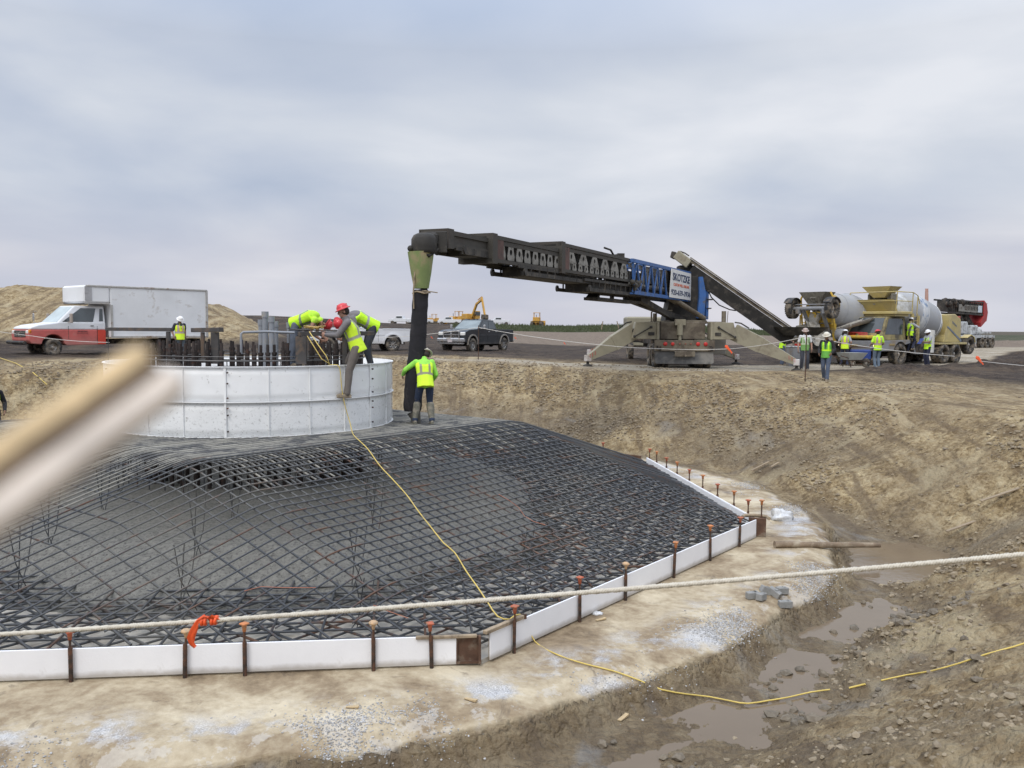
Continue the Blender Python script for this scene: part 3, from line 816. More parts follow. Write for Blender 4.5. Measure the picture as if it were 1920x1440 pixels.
t2 = link_mesh('upper_tier', shell(mid, 2 * mid - .004, .012, .3), wsteel, ring)
t1 = link_mesh('lower_tier', shell(0, mid - .003, .012, 1.3), wsteel_d, ring)
def flange(z, w_, t_, nm, m_):
    q = MB(); n = 128; pr = [(RRAD - .008, z - t_), (RRAD + w_, z - t_), (RRAD + w_, z), (RRAD - .008, z)]
    vs = []; fs = []
    for i in range(n):
        a = 2 * pi * i / n
        for rr_, zz in pr: vs.append((rr_ * cos(a), rr_ * sin(a), zz))
    for i in range(n):
        for k in range(4): fs.append((i * 4 + k, i * 4 + (k + 1) % 4, ((i + 1) % n) * 4 + (k + 1) % 4, ((i + 1) % n) * 4 + k))
    q.add(vs, fs); return q.build(nm, m_, ring)
flange(2 * mid + .004, .045, .012, 'top_flange', wsteel); flange(mid + .008, .05, .016, 'middle_flange', wsteel); flange(.014, .04, .012, 'base_flange', wsteel_d)
for k in range(24):
    a = 2 * pi * k / 24 + .115
    for z0, z1, m_ in ((.016, mid - .012, wsteel_d), (mid + .012, 2 * mid - .012, wsteel)):
        q = MB(); rot = Rz(a); big = k % 4 == 2
        q.box(rot @ V((RRAD + .012, 0, (z0 + z1) / 2)), (.024, .008 if not big else .04, z1 - z0), rot)
        q.build('stiffener', m_, ring, recalc=False)
    if k % 4 == 2:
        for zz in (.12, .42, .55, mid + .08, mid + .35, mid + .55):
            q = MB(); rot = Rz(a); q.cyl(rot @ V((RRAD + .02, .05, zz)), rot @ V((RRAD + .05, .05, zz)), .016, n=8); q.build('bolt', stake_m, ring, recalc=False)
def ringhit(px, py, r_):
    """line of sight meets the near side of the ring cylinder"""
    d = ray(px, py); a_ = d.x * d.x + d.y * d.y; b2 = -2 * (d.x * RC.x + d.y * RC.y); c2 = RC.x ** 2 + RC.y ** 2 - r_ * r_
    t_ = (-b2 - sqrt(max(b2 * b2 - 4 * a_ * c2, 0))) / (2 * a_); return V((d.x * t_, d.y * t_, HC + d.z * t_))

# ------------------------------------------------------------------ anchor cage inside the ring
AC = V((RC.x + .05, RC.y + .0)); sleeve_m = mat('rusty_bolt_sleeve', (.034, .025, .022), .7, .1, var=.4, vscale=5, rand=.35, dirt=(.10, .05, .035), dirt_amt=.25, dirt_scale=6)  # dark brown bolts, colour deepened to stand for shade below the deck
hoop_m = mat('grey_hoop_steel', (.16, .155, .15), .55, .4, var=.2)
cage = thing('anchor_bolt_cage', 'circular cage of dark anchor bolts standing inside the white ring', 'anchor cage', (AC.x, AC.y, ZF + .3))
zb0 = RZ0 - .1 - (ZF + .3)
for k in range(48):
    for rad_, j in ((2.25, 0), (1.98, .07)):
        a = 2 * pi * k / 48 + j + random.uniform(-.012, .012); h = 1.24 + (ZF * 0) + RZ1 - RZ0 - 1.3 + random.uniform(-.03, .05)
        top = RZ1 + .40 + random.uniform(-.03, .05) - (ZF + .3)
        x, y = rad_ * cos(a), rad_ * sin(a)
        q = MB(); q.cyl((x, y, .2), (x, y, top - .16), .043, n=8); q.cyl((x, y, top - .16), (x, y, top), .030, n=8)
        q.cyl((x, y, top - .20), (x, y, top - .15), .055, n=6, smooth=False)
        q.build('anchor_bolt' if j == 0 else 'inner_anchor_bolt', sleeve_m, cage, recalc=False)
def hoop(r_h, z, rad_, nm, m_, par):
    q = MB(); q.tube([(r_h * cos(2 * pi * i / 72), r_h * sin(2 * pi * i / 72), z - (ZF + .3)) for i in range(72)], rad_, 6, closed=True); q.build(nm, m_, par, recalc=False)
for r_h, z, rd in ((2.31, RZ1 + .08, .014), (2.31, RZ1 - .22, .012), (2.33, RZ1 + .16, .008), (1.92, RZ1 + .09, .012), (2.72, RZ1 - .25, .012), (2.72, RZ1 - .6, .012), (2.72, RZ1 - .95, .012)):
    hoop(r_h, z, rd, 'hoop_bar', hoop_m, cage)
for k in range(40):     # upright pedestal bars near the form
    a = 2 * pi * (k + .5) / 40; x, y = 2.70 * cos(a), 2.70 * sin(a)
    q = MB(); q.cyl((x, y, .2), (x, y, RZ1 - .12 - (ZF + .3)), .013, n=6); q.build('upright_bar', bar_m, cage, recalc=False)
# grey ducts in the middle
pvc = mat('grey_plastic_pipe', (.27, .285, .31), .45, var=.12, vscale=4, dirt=(.36, .33, .28), dirt_amt=.2, dirt_scale=6)
for i, (px, ptop, y, rad_, lab) in enumerate([(497, 585, 18.6, .062, 'tallest grey plastic duct with a collar inside the anchor cage'), (509, 594, 18.4, .058, 'grey plastic duct beside the tallest one'), (489, 600, 18.9, .055, 'grey plastic duct left of the tallest one'), (541, 605, 19.0, .04, 'slim grey plastic duct standing apart to the right'), (518, 603, 18.7, .04, 'short grey plastic duct in the middle of the cage')]):
    p = aty(px, ptop, y)
    o = thing('cable_duct', lab, 'duct', (p.x, p.y, RZ0 - .3), 0, 'grey cable ducts in the anchor cage')
    h = p.z - (RZ0 - .3)
    q = MB(); q.cyl((0, 0, 0), (0, 0, h), rad_, n=14); q.build('pipe', pvc, o)
    q = MB(); q.cyl((0, 0, h - .12), (0, 0, h + .01), rad_ * 1.22, n=14); q.build('collar', pvc, o)
# a bent grey conduit along the top
q = MB(); pc = [aty(452, 640, 16.9), aty(452, 626, 16.9), aty(456, 623, 16.9), aty(500, 622, 17.1), aty(552, 624, 17.3)]
o0 = pc[0].copy(); q.tube([p - o0 for p in [pc[0] - V((0, 0, .25))] + pc], .026, 8)
o = q.build('bent_conduit', pvc); o.location = o0; tag(o, 'thin grey conduit bent over the top of the anchor bolts', 'conduit')
steel_d = mat('dark_beam_steel', (.075, .070, .068), .55, .3, var=.25, vscale=3, dirt=(.17, .12, .085), dirt_amt=.3, dirt_scale=4)
def steel_beam(a, b_, w_, h_, label, rods=(), legs=()):
    mid_ = (a + b_) / 2; o = thing('template_beam', label, 'steel beam', mid_, 0, 'steel beams resting across the anchor cage')
    q = MB(); q.beam(a - mid_, b_ - mid_, w_, h_, b=.006); q.build('beam', steel_d, o)
    for t, z1, z0 in rods:
        p = a.lerp(b_, t); q = MB(); q.cyl((p.x - mid_.x, p.y - mid_.y, z0 - mid_.z), (p.x - mid_.x, p.y - mid_.y, z1 - mid_.z), .010, n=6); q.build('threaded_rod', steel_d, o)
    for t, w2 in legs:
        p = a.lerp(b_, t); q = MB(); zt_ = p.z - h_ / 2 - .004
        q.box((p.x - mid_.x, p.y - mid_.y, (RZ1 + .02 + zt_) / 2 - mid_.z - .0), (w2, .08, zt_ - RZ1 - .02)); q.build('post', steel_d, o)
    return o
steel_beam(aty(200, 617, 19.0), aty(322, 618, 17.8), .08, .075, 'dark steel beam over the left rim with a rod through its end', [(.02, RZ1 + .65, RZ1 - .05)], [(.95, .07)])
steel_beam(aty(362, 619, 17.2), aty(415, 618, 16.4), .10, .085, 'short open-ended square steel tube left of the ducts', [(.10, RZ1 + .45, RZ1 - .05)], [(.35, .06), (.78, .14)])
steel_beam(aty(560, 626, 16.6), aty(700, 625, 17.6), .10, .085, 'dark steel beam passing under the red hatted workers', [(.97, RZ1 + .5, RZ1 - .02), (.41, RZ1 + .2, RZ1 - .1)], [(.03, .20), (.6, .08)])
steel_beam(aty(548, 618, 18.4), aty(640, 620, 18.2), .3, .03, 'flat steel plate on the bolts with a coiled yellow strap', (), [(.3, .1)])
q = MB(); random.seed(3)
pp = [aty(590 + 18 * cos(k * 1.9) + random.uniform(-3, 3), 614 + 3 * sin(k * 2.3), 18.2 + .12 * sin(k * 1.1)) for k in range(16)]
o0 = pp[0].copy(); q.tube([p - o0 for p in pp], .011, 6)
o = q.build('coiled_strap', mat('yellow_strap', (.50, .34, .10), .6, var=.2)); o.location = o0; tag(o, 'tangled orange yellow strap heaped on the steel plate', 'strap')
# ================================================================== PEOPLE
_dg = None
def remesh(mbx, voxel, smooth_it=3, name='body'):
    me = mbx.mesh(name + '_src'); ob = bpy.data.objects.new('tmp', me); C.objects.link(ob)
    r = ob.modifiers.new('r', 'REMESH'); r.mode = 'VOXEL'; r.voxel_size = voxel; r.use_smooth_shade = True
    s = ob.modifiers.new('s', 'SMOOTH'); s.factor = .5; s.iterations = smooth_it
    dg = bpy.context.evaluated_depsgraph_get(); dg.update()
    res = bpy.data.meshes.new_from_object(ob.evaluated_get(dg)); res.name = name
    bpy.data.objects.remove(ob); bpy.data.meshes.remove(me)
    res.materials.clear()
    res.polygons.foreach_set('use_smooth', [True] * len(res.polygons))
    return res
def limb(q, pts, rs, n=12):
    """tapered, round-ended limb through the joints"""
    P_ = []; R_ = []
    for i in range(len(pts) - 1):
        a, b = V(pts[i]), V(pts[i + 1]); k = 5
        for j in range(k): P_.append(a.lerp(b, j / k)); R_.append(rs[i] + (rs[i + 1] - rs[i]) * j / k)
    P_.append(V(pts[-1])); R_.append(rs[-1])
    q.tube(P_, R_, n)
    for p, r in zip(pts, rs): q.sph(p, r, n, 8)
def ik(a, b, l1, l2, bend):
    a, b, bend = V(a), V(b), V(bend); d = b - a; D = min(d.length, (l1 + l2) * .999); dn = d.normalized()
    b = a + dn * D; x = (l1 * l1 - l2 * l2 + D * D) / (2 * D); h = sqrt(max(l1 * l1 - x * x, 0))
    o = (bend - dn * bend.dot(dn)).normalized(); return a + dn * x + o * h, b
skin_m = mat('skin', (.36, .20, .14), .55, var=.10, vscale=20)
skin_d = mat('tanned_skin', (.22, .12, .08), .55, var=.10, vscale=20)
def cloth(name, c, var=.16): return mat('cloth_' + name, c, .85, var=var, vscale=9, dirt=(.20, .165, .12), dirt_amt=.08, dirt_scale=5, bump=.006, bscale=18)
jean = cloth('blue_jeans', (.075, .098, .15)); ljean = cloth('light_jeans', (.13, .17, .22)); navy = cloth('navy', (.020, .024, .050))
blackc = cloth('black', (.018, .018, .022)); greyc = cloth('grey', (.17, .16, .165)); brownc = cloth('grey_brown', (.155, .135, .12)); whitec = cloth('white', (.68, .68, .69))
green_s = cloth('pale_lime', (.33, .78, .10)); lime_s = cloth('lime_shirt', (.50, .86, .06)); greyl = cloth('light_grey', (.34, .35, .37))
boot_m = mat('muddy_boots', (.17, .135, .095), .85, var=.3, vscale=10, dirt=(.30, .25, .18), dirt_amt=.4, dirt_scale=12)
rboot = mat('rubber_boots', (.15, .145, .11), .7, var=.3, vscale=8, dirt=(.28, .25, .2), dirt_amt=.5, dirt_scale=9)
hat_w = mat('hat_white', (.80, .80, .80), .3, var=.04); hat_r = mat('hat_red', (.62, .045, .055), .32, var=.06); hat_c = mat('hat_cream', (.66, .62, .52), .35, var=.06)
hair_m = mat('dark_hair', (.025, .018, .014), .7); eye_m = mat('eye_dark', (.01, .01, .01), .2)
vest_m = mat('vest_fabric', (1, 1, 1), .8, var=.07, vscale=14, bump=.008, bscale=16, attr='pattern')
def person(loc, rz, label, pants, shirt, hat, sleeve='long', vest=None, skin=skin_m, boots=boot_m, pose=None, voxel=.010, scale=1.0, hair=True, face=True, beard=False, curl=.6, shirt_long=False):
    J = dict(pelvis=(0, 0, .97), chest=(0, .01, 1.30), neck=(0, .02, 1.475), head=(0, -.015, 1.625), up=(0, 0, 1), fwd=(0, -1, 0), side=(1, 0, 0),
             la=(.11, 0, .09), ra=(-.11, .02, .09), lk=None, rk=None, lw=(.27, -.03, .88), rw=(-.27, -.03, .88), lb=(.25, .6, 0), rb=(-.25, .6, 0), kb=(0, -1, 0), lf=None, rf=None, lkb=None, rkb=None, hfwd=None, hup=None)
    J.update(pose or {})
    t = thing('person', label, 'person', loc, rz); t.scale = (scale,) * 3
    pel, ch, nk, hd = V(J['pelvis']), V(J['chest']), V(J['neck']), V(J['head'])
    sd_ = V(J['side']).normalized(); spine = (nk - pel).normalized(); fw = V(J['fwd']).normalized()
    tr = Matrix((sd_, -fw, spine)).transposed()
    for i in range(3): pass
    shl, shr = nk + sd_ * .175 - spine * .055, nk - sd_ * .175 - spine * .055
    hl, hr = pel + sd_ * .095 - V((0, 0, .04)), pel - sd_ * .095 - V((0, 0, .04))
    def leg(h, a, k, kb):
        if k: return V(k), V(a)
        return ik(h, a, .43, .425, kb or J['kb'])
    lk, la = leg(hl, J['la'], J['lk'], J['lkb']); rk, ra = leg(hr, J['ra'], J['rk'], J['rkb'])
    le, lw = ik(shl, J['lw'], .29, .265, J['lb']); re, rw = ik(shr, J['rw'], .29, .265, J['rb'])
    hfw = V(J['hfwd']).normalized() if J['hfwd'] else fw; hup = V(J['hup']).normalized() if J['hup'] else (hd - nk).normalized()
    hfw = (hfw - hup * hfw.dot(hup)).normalized(); hsd = hfw.cross(hup); hr_m = Matrix((-hsd, -hfw, hup)).transposed()
    def Hh(x, y, z): return hd + hr_m @ V((x, y, z))
    # ---- body
    q = MB()
    def tors(q, g, z0=0.0):
        q.sph(pel, (.155 + g, .115 + g, .13 + g), 16, 10, tr); q.sph(pel.lerp(ch, .5), (.145 + g, .105 + g, .17 + g), 16, 10, tr)
        q.sph(ch, (.168 + g, .118 + g, .19 + g), 16, 10, tr); q.sph(nk - spine * .06, (.175 + g, .085 + g, .065 + g), 16, 8, tr)
    tors(q, 0)
    limb(q, [nk - spine * .05, hd - hup * .05], [.062, .055])
    q.sph(Hh(0, .01, .03), (.076, .095, .092), 16, 12, hr_m); q.sph(Hh(0, -.022, -.045), (.056, .068, .072), 14, 10, hr_m)
    q.sph(Hh(0, -.098, -.012), (.013, .018, .024), 8, 6, hr_m); q.sph(Hh(0, -.082, -.058), (.026, .014, .012), 8, 6, hr_m)
    for s_ in (-1, 1): q.sph(Hh(s_ * .077, .008, -.01), (.012, .024, .032), 8, 6, hr_m); q.sph(Hh(s_ * .03, -.086, .018), (.02, .014, .009), 8, 6, hr_m)
    for sh, el, wr, s_ in ((shl, le, lw, 1), (shr, re, rw, -1)):
        limb(q, [sh, el, wr], [.052, .041, .028])
        d = (wr - el).normalized(); ax = sd_ * s_; ax = (ax - d * ax.dot(d))
        ax = ax.normalized() if ax.length > .1 else fw.cross(d).normalized()
        pn = d.cross(ax).normalized()      # palm normal-ish
        q.sph(wr + d * .055, (.042, .016, .055), 12, 8, Matrix((fw.cross(d).cross(d).normalized() if False else pn, ax, d)).transposed())
        lens = (.062, .075, .080, .070)
        for f_ in range(4):
            off = (f_ - 1.5) * .021; b0 = wr + d * .09 + pn * off
            c1 = b0 + (d * cos(curl * .5) - ax * sin(curl * .5)) * lens[3 - f_] * .5
            c2 = c1 + (d * cos(curl * 1.6) - ax * sin(curl * 1.6)) * lens[3 - f_] * .45
            limb(q, [b0 - d * .02, c1, c2], [.0105, .0095, .008], 8)
        t0 = wr + d * .035 + pn * .036 * (1 if pn.dot(fw) > 0 else -1); pt = (t0 - wr - d * .035).normalized()
        limb(q, [t0 - pt * .012, t0 + pt * .022 + d * .028, t0 + pt * .022 + d * .055 - ax * .012], [.013, .011, .009], 8)
    for h, k, a in ((hl, lk, la), (hr, rk, ra)): limb(q, [h, k, a], [.082, .055, .038])
    for a, f_ in ((la, J['lf']), (ra, J['rf'])):
        ff = V(f_).normalized() if f_ else V((fw.x, fw.y, 0)).normalized() if V((fw.x, fw.y, 0)).length > .2 else V((0, -1, 0))
        limb(q, [a + V((0, 0, -.02)), a + ff * .13 - V((0, 0, .05))], [.038, .034])
    body = link_mesh('body', remesh(q, voxel, 2, 'body'), skin, t)
    # ---- trousers
    q = MB()
    q.sph(pel, (.170, .132, .125), 16, 10, tr); q.sph(pel.lerp(ch, .22), (.160, .122, .10), 16, 10, tr)
    for h, k, a in ((hl, lk, la), (hr, rk, ra)):
        wd = (a - k).normalized(); kk = k
        P_ = [h, h.lerp(k, .5), kk, kk.lerp(a, .35), kk.lerp(a, .7), a - wd * .005]
        limb(q, P_, [.100, .087, .071, .071, .064, .066])
    link_mesh('trousers', remesh(q, .013, 3, 'trousers'), pants, t)
    # ---- boots
    for a, f_, k in ((la, J['lf'], lk), (ra, J['rf'], rk)):
        ff = V(f_).normalized() if f_ else V((fw.x, fw.y, 0)).normalized() if V((fw.x, fw.y, 0)).length > .2 else V((0, -1, 0))
        q = MB(); sdv = ff.cross(V((0, 0, 1))).normalized(); rot = Matrix((sdv, ff, sdv.cross(ff))).transposed()
        q.sph(a + ff * .055 - V((0, 0, .042)), (.050, .145, .045), 14, 8, rot); q.sph(a - V((0, 0, .02)) , (.048, .06, .065), 12, 8, rot)
        q.box(a + ff * .05 - V((0, 0, .077)), (.092, .27, .022), rot, .01)
        top = .34 if boots is rboot else .12
        limb(q, [a, a.lerp(k, top / .425)], [.062 if boots is rboot else .052, .090 if boots is rboot else .058])
        link_mesh('boot', remesh(q, .010, 2, 'boot'), boots, t)
    # ---- shirt
    q = MB(); tors(q, .014)
    if shirt_long: q.sph(pel - spine * .06, (.178, .14, .12), 16, 10, tr)
    limb(q, [nk - spine * .06, nk + (hd - nk) * .18], [.075, .070])
    for sh, el, wr in ((shl, le, lw), (shr, re, rw)):
        if sleeve == 'long': limb(q, [sh, el, el.lerp(wr, .5), wr - (wr - el).normalized() * .01], [.070, .056, .050, .040])
        elif sleeve == 'short': limb(q, [sh, sh.lerp(el, .72)], [.070, .064])
        else: limb(q, [sh, sh.lerp(el, .12)], [.066, .066])
    link_mesh('shirt', remesh(q, .012, 2, 'shirt'), shirt, t)
    # ---- vest with reflective tape
    if vest:
        q = MB(); dn_ = -spine if abs(spine.z) > .55 else (-spine * .8 + V((0, 0, -.2)))
        cs_ = [(pel + dn_ * .13, .188, .158), (pel + dn_ * .06, .186, .152), (pel, .182, .147), (pel.lerp(ch, .45), .172, .137), (ch, .192, .148), (nk - spine * .10, .196, .125), (nk - spine * .045, .165, .098), (nk - spine * .01, .10, .085)]
        vs_ = []; 
        for c_, a_, b_ in cs_: vs_ += [c_ + sd_ * (a_ * (1 + .03 * sin(5 * t_ / 3)) * cos(2 * pi * t_ / 20)) - fw * (b_ * (1 + .03 * sin(t_ * 2.3)) * sin(2 * pi * t_ / 20)) for t_ in range(20)]
        fs_ = [tuple(range(19, -1, -1)), tuple(range(7 * 20, 8 * 20))]
        for i_ in range(7):
            for t_ in range(20): fs_.append((i_ * 20 + t_, i_ * 20 + (t_ + 1) % 20, (i_ + 1) * 20 + (t_ + 1) % 20, (i_ + 1) * 20 + t_))
        q.add(vs_, fs_)
        me = remesh(q, .012, 2, 'vest')
        co = np.empty(len(me.vertices) * 3, np.float32); me.vertices.foreach_get('co', co); co = co.reshape(-1, 3)
        rel = co - np.array(pel); lt = rel @ np.array(sd_); upv = rel @ np.array(spine); dp = rel @ np.array(fw)
        base_c, tape, trim = vest
        colr = np.tile(np.array(base_c, float), (len(co), 1))
        hz_ = (np.abs(upv - .15) < .028); vt = (np.abs(np.abs(lt) - .095) < .027) & (upv > .12)
        if trim is not None:
            tz = (np.abs(upv - .15) < .045); tv = (np.abs(np.abs(lt) - .095) < .042) & (upv > .12)
            colr[tz | tv] = trim
        colr[hz_ | vt] = tape
        if trim is None and vest[0][0] < .3: pass
        opening = (dp > .02) & (np.abs(lt) < (.05 if trim is None else .012) * sstep(.1, .45, upv)) & (upv > .16)
        colr[opening] = (.05, .05, .055) if shirt not in (whitec,) else (.66, .66, .67)
        a = me.attributes.new('pattern', 'FLOAT_COLOR', 'POINT'); a.data.foreach_set('color', np.concatenate([colr, np.ones((len(co), 1))], 1).astype(np.float32).ravel())
        link_mesh('vest', me, vest_m, t)
    # ---- helmet
    if hat:
        q = MB(); hc = hd + hr_m @ V((0, .004, .052)); ax = hr_m @ V((0, -.10, 1)).normalized()
        q.lathe([(.142, -.012), (.150, -.008), (.146, 0), (.112, .010), (.108, .035), (.096, .066), (.070, .090), (.036, .104), (.001, .108)], hc, ax, 24)
        q.lathe([(.146, -.012), (.10, -.004)], hc, ax, 24)
        for k_ in (-1, 0, 1): q.beam(hc + hr_m @ V((k_ * .03, -.085, .078)), hc + hr_m @ V((k_ * .03, .095, .072)), .012, .020)
        link_mesh('hard_hat', q.mesh('hard_hat'), hat, t)
    if hair:
        q = MB(); q.sph(Hh(0, .028, .0), (.082, .088, .085), 14, 10, hr_m); link_mesh('hair', q.mesh('hair'), hair_m, t)
    if beard:
        q = MB(); q.sph(Hh(0, -.045, -.075), (.055, .056, .050), 14, 10, hr_m); link_mesh('beard', q.mesh('beard'), hair_m, t)
    if face:
        for s_ in (-1, 1):
            q = MB(); q.sph(Hh(s_ * .030, -.089, .004), (.014, .008, .007), 8, 6, hr_m); link_mesh('eye', q.mesh('eye'), eye_m, t)
    return t
LIME = (.56, .95, .03); YEL = (.66, .93, .04); SIL = (.36, .37, .36); ORG = (.70, .26, .10); GRN = (.16, .33, .09); DGR = (.14, .42, .07); PALE = (.47, .55, .38)
def ang_to(v): return atan2(v[0], -v[1])   # rz so that local -Y points along v
# --- placements
zt = RZ1
# right group on the road
def stand(px, py_feet, z, d):   # a point on the ground at depth d under pixel px
    p = aty(px, py_feet, d); return (p.x, p.y, gz(p.x, p.y) - .01)
def face_cam(p, off=0.0):
    return ang_to((-p[0], -p[1])) + off
p = stand(1508, 690, 0, 35.8)
person(p, face_cam(p, .1), 'bearded man in white T-shirt and open green vest, left of the mixers', cloth('dark_jeans', (.045, .05, .065)), whitec, mat('hat_brownish', (.42, .33, .29), .4, var=.2), 'short', (GRN, PALE, None), beard=True, shirt_long=True, skin=skin_m, pose=dict(lw=(.27, -.05, .90), rw=(-.27, -.05, .90), la=(.13, 0, .09), ra=(-.12, 0, .09)))
p = stand(1548, 712, -.05, 30.9)
person(p, face_cam(p, -.25), 'man in dark jacket and cream hard hat striding toward the camera', jean, blackc, hat_c, 'long', (DGR, LIME, None), skin=skin_d, pose=dict(la=(.10, -.20, .10), ra=(-.10, .16, .12), lw=(.24, -.24, 1.02), rw=(-.20, -.22, 1.00), hfwd=(0, -1, -.3), head=(0, -.04, 1.62)))
p = stand(1583, 686, 0, 41.5)
person(p, face_cam(p, pi - .1), 'man in white hard hat and orange striped vest seen from behind by the wheelbarrow', navy, greyl, hat_w, 'short', (YEL, SIL, ORG), pose=dict(la=(.16, 0, .09), ra=(-.14, .05, .09), lw=(.25, -.12, 1.0), rw=(-.25, -.12, 1.0)))
p = stand(1644, 688, 0, 37.8)
person(p, face_cam(p, pi + .5), 'man in red hard hat and lime T-shirt at the nose of the cream mixer', ljean, lime_s, hat_r, 'short', (LIME, SIL, ORG), scale=.98, pose=dict(la=(.08, 0, .09), ra=(-.08, .02, .09), lw=(.22, -.22, 1.05), rw=(-.22, -.2, 1.02)))
p = stand(1738, 686, 0, 41.0)
person(p, face_cam(p, -.9), 'man in white hard hat writing on a blue clipboard by the rear wheels', navy, greyl, hat_w, 'short', (LIME, SIL, None), beard=True, skin=skin_d, pose=dict(lw=(.10, -.34, 1.18), rw=(-.12, -.32, 1.14), lb=(.6, .2, -.5), rb=(-.6, .2, -.5), hfwd=(.1, -1, -.35)))
CLIP = p
# clipboard
o = thing('clipboard', 'blue clipboard held by the bearded man in the lime vest', 'clipboard', (p[0], p[1], p[2] + 1.22), face_cam(p, -.9))
q = MB(); q.box((0, -.40, 0), (.24, .02, .32), Matrix.Rotation(R(-35), 3, 'X'), .004); q.build('board', mat('blue_board', (.03, .06, .25), .5), o)
q = MB(); q.box((0, -.47, .12), (.09, .025, .03), Matrix.Rotation(R(-35), 3, 'X'), .004); q.build('clip', steel_d, o)
p = stand(1466, 680, 0, 41.5)
person(p, face_cam(p, 1.9), 'man in dark sleeves standing behind the foot of the feed conveyor', jean, blackc, None, 'long', (LIME, SIL, None), pose=dict(head=(.02, -.12, 1.56), neck=(0, -.06, 1.44), chest=(0, -.03, 1.28), lw=(.2, -.4, 1.2), rw=(-.2, -.4, 1.15)), hair=True)
# man climbing on the truck is placed with the truck: feet on its running board
p = aty(1705, 668, 43.6)
person((p.x, p.y, .62), face_cam((p.x, p.y), 2.5), 'man in white hard hat climbing the side step of the cream mixer', navy, greyl, hat_w, 'long', (LIME, SIL, None), pose=dict(la=(.1, 0, .09), ra=(-.1, -.05, .22), lw=(.22, -.34, 1.25), rw=(-.2, -.36, 1.3)))
# left: man in white hat on the grade behind the ring
p = aty(338, 668, 35.5)
person((p.x, p.y, gz(p.x, p.y) - .01), face_cam(p, .35), 'man in white hard hat and dark sleeves standing before the box truck', cloth('dark_blue_work', (.05, .065, .085)), cloth('dark_navy_shirt', (.03, .033, .05)), hat_w, 'short', (YEL, SIL, ORG), scale=1.06, skin=skin_d, pose=dict(hfwd=(0, -1, -.5), head=(0, -.06, 1.60), lw=(.24, .06, .98), rw=(-.24, -.06, .95)))
# man steadying the drop hose
hz = float(topz_xy(np.array([-2.1]), np.array([18.35]))) + .055
HP = aty(796, 795, 18.25); hz = float(topz_xy(np.array([HP.x]), np.array([HP.y]))) + .045
person((HP.x, HP.y, hz), face_cam(HP, pi + .15), 'man in rubber boots and lime vest with his arm round the black hose', cloth('wet_jeans', (.03, .045, .085)), green_s, hat_c, 'long', (YEL, (.30, .30, .20), None), boots=rboot, voxel=.008, scale=.97,
       pose=dict(pelvis=(0, .10, .93), chest=(.0, -.03, 1.24), neck=(.0, -.13, 1.40), head=(-.07, -.25, 1.50), hup=(-.1, -.6, .8), hfwd=(-.1, -1, -.8), fwd=(0, -1, -.35),
                 la=(.21, .0, .09), ra=(-.15, .1, .09), lw=(.42, -.42, 1.06), lb=(.5, .2, -.2), rw=(-.20, -.30, .90), rb=(-.5, .5, -.3)))
# the three on the ring
# A: bends over the beam, far side of the rim, torso level towards the right
pA = aty(556, 700, 19.0)
person((pA.x, pA.y, .80), R(86), 'man with bare arms bending double over the bolts left of the red hats, lime vest', cloth('grey_blue_trousers', (.13, .15, .19)), lime_s, hat_r, 'none', (LIME, (.22, .26, .18), None), voxel=.009,
       pose=dict(pelvis=(0, .0, .98), chest=(0, -.33, 1.13), neck=(0, -.52, 1.06), head=(0, -.66, .96), fwd=(0, -.3, -1), hup=(0, -.85, -.35), hfwd=(0, .1, -1), lw=(.12, -.60, .66), rw=(-.12, -.58, .62), lb=(.3, .5, .2), rb=(-.3, .5, .2), la=(.14, .05, .09), ra=(-.12, .1, .09), lf=(0, -1, 0), rf=(0, -1, 0)))
# B: behind on the right, bending to the left, red hat towards us
pB = aty(694, 690, 18.0)
person((pB.x, pB.y, .78), R(-66), 'man in lime vest bending behind the straddling worker, his red hat turned to the camera', cloth('dark_work_trousers', (.04, .045, .06)), greyc, hat_r, 'long', (LIME, SIL, None), voxel=.009,
       pose=dict(pelvis=(0, .05, .95), chest=(0, -.26, 1.13), neck=(.0, -.46, 1.10), head=(.02, -.62, 1.00), fwd=(0, -.4, -1), hup=(.45, -.8, -.35), hfwd=(.1, -.1, -1), lw=(.12, -.55, .70), rw=(-.14, -.6, .72), lb=(.4, .5, 0), rb=(-.4, .5, .2), la=(.12, 0, .09), ra=(-.12, .06, .09), lf=(0, -1, 0), rf=(0, -1, 0)))
# C: straddles the rim facing left, outer boot on the middle flange
pC = ringhit(651, 748, RRAD + .09)
zC = RZ0 + mid + .012
person((pC.x, pC.y, zC), R(-84), 'man with red hard hat straddling the ring rim, one boot on its middle flange', brownc, greyc, hat_r, 'long', (YEL, (.34, .34, .28), None), voxel=.008, scale=1.07,
       pose=dict(pelvis=(-.10, .17, .96), chest=(-.10, .07, 1.25), neck=(-.08, -.02, 1.43), head=(-.08, -.07, 1.58), hup=(0, -.3, 1), hfwd=(.2, -1, -.45), fwd=(.1, -1, -.42), side=(1, .1, 0),
                 la=(.02, .0, .09), lkb=(.1, -1, 0), ra=(-.56, .12, .24), rkb=(-.2, -1, .2), lf=(.1, -1, 0), lw=(-.04, -.38, 1.16), lb=(.5, .2, -.7), rw=(-.22, -.38, 1.18), rb=(-.5, .4, -.4)))
# at the very left edge only an arm and shoulder show
pE = aty(-15, 790, 21.0)
person((pE.x, pE.y, float(topz_xy(np.array([pE.x]), np.array([pE.y]))) - .12), R(40), 'person in black sleeve and yellow vest cut off by the left edge of the photo', navy, blackc, hat_w, 'long', (YEL, SIL, None), pose=dict(lw=(.25, -.2, .95), chest=(0, -.05, 1.28), neck=(0, -.10, 1.44), head=(0, -.2, 1.56)))
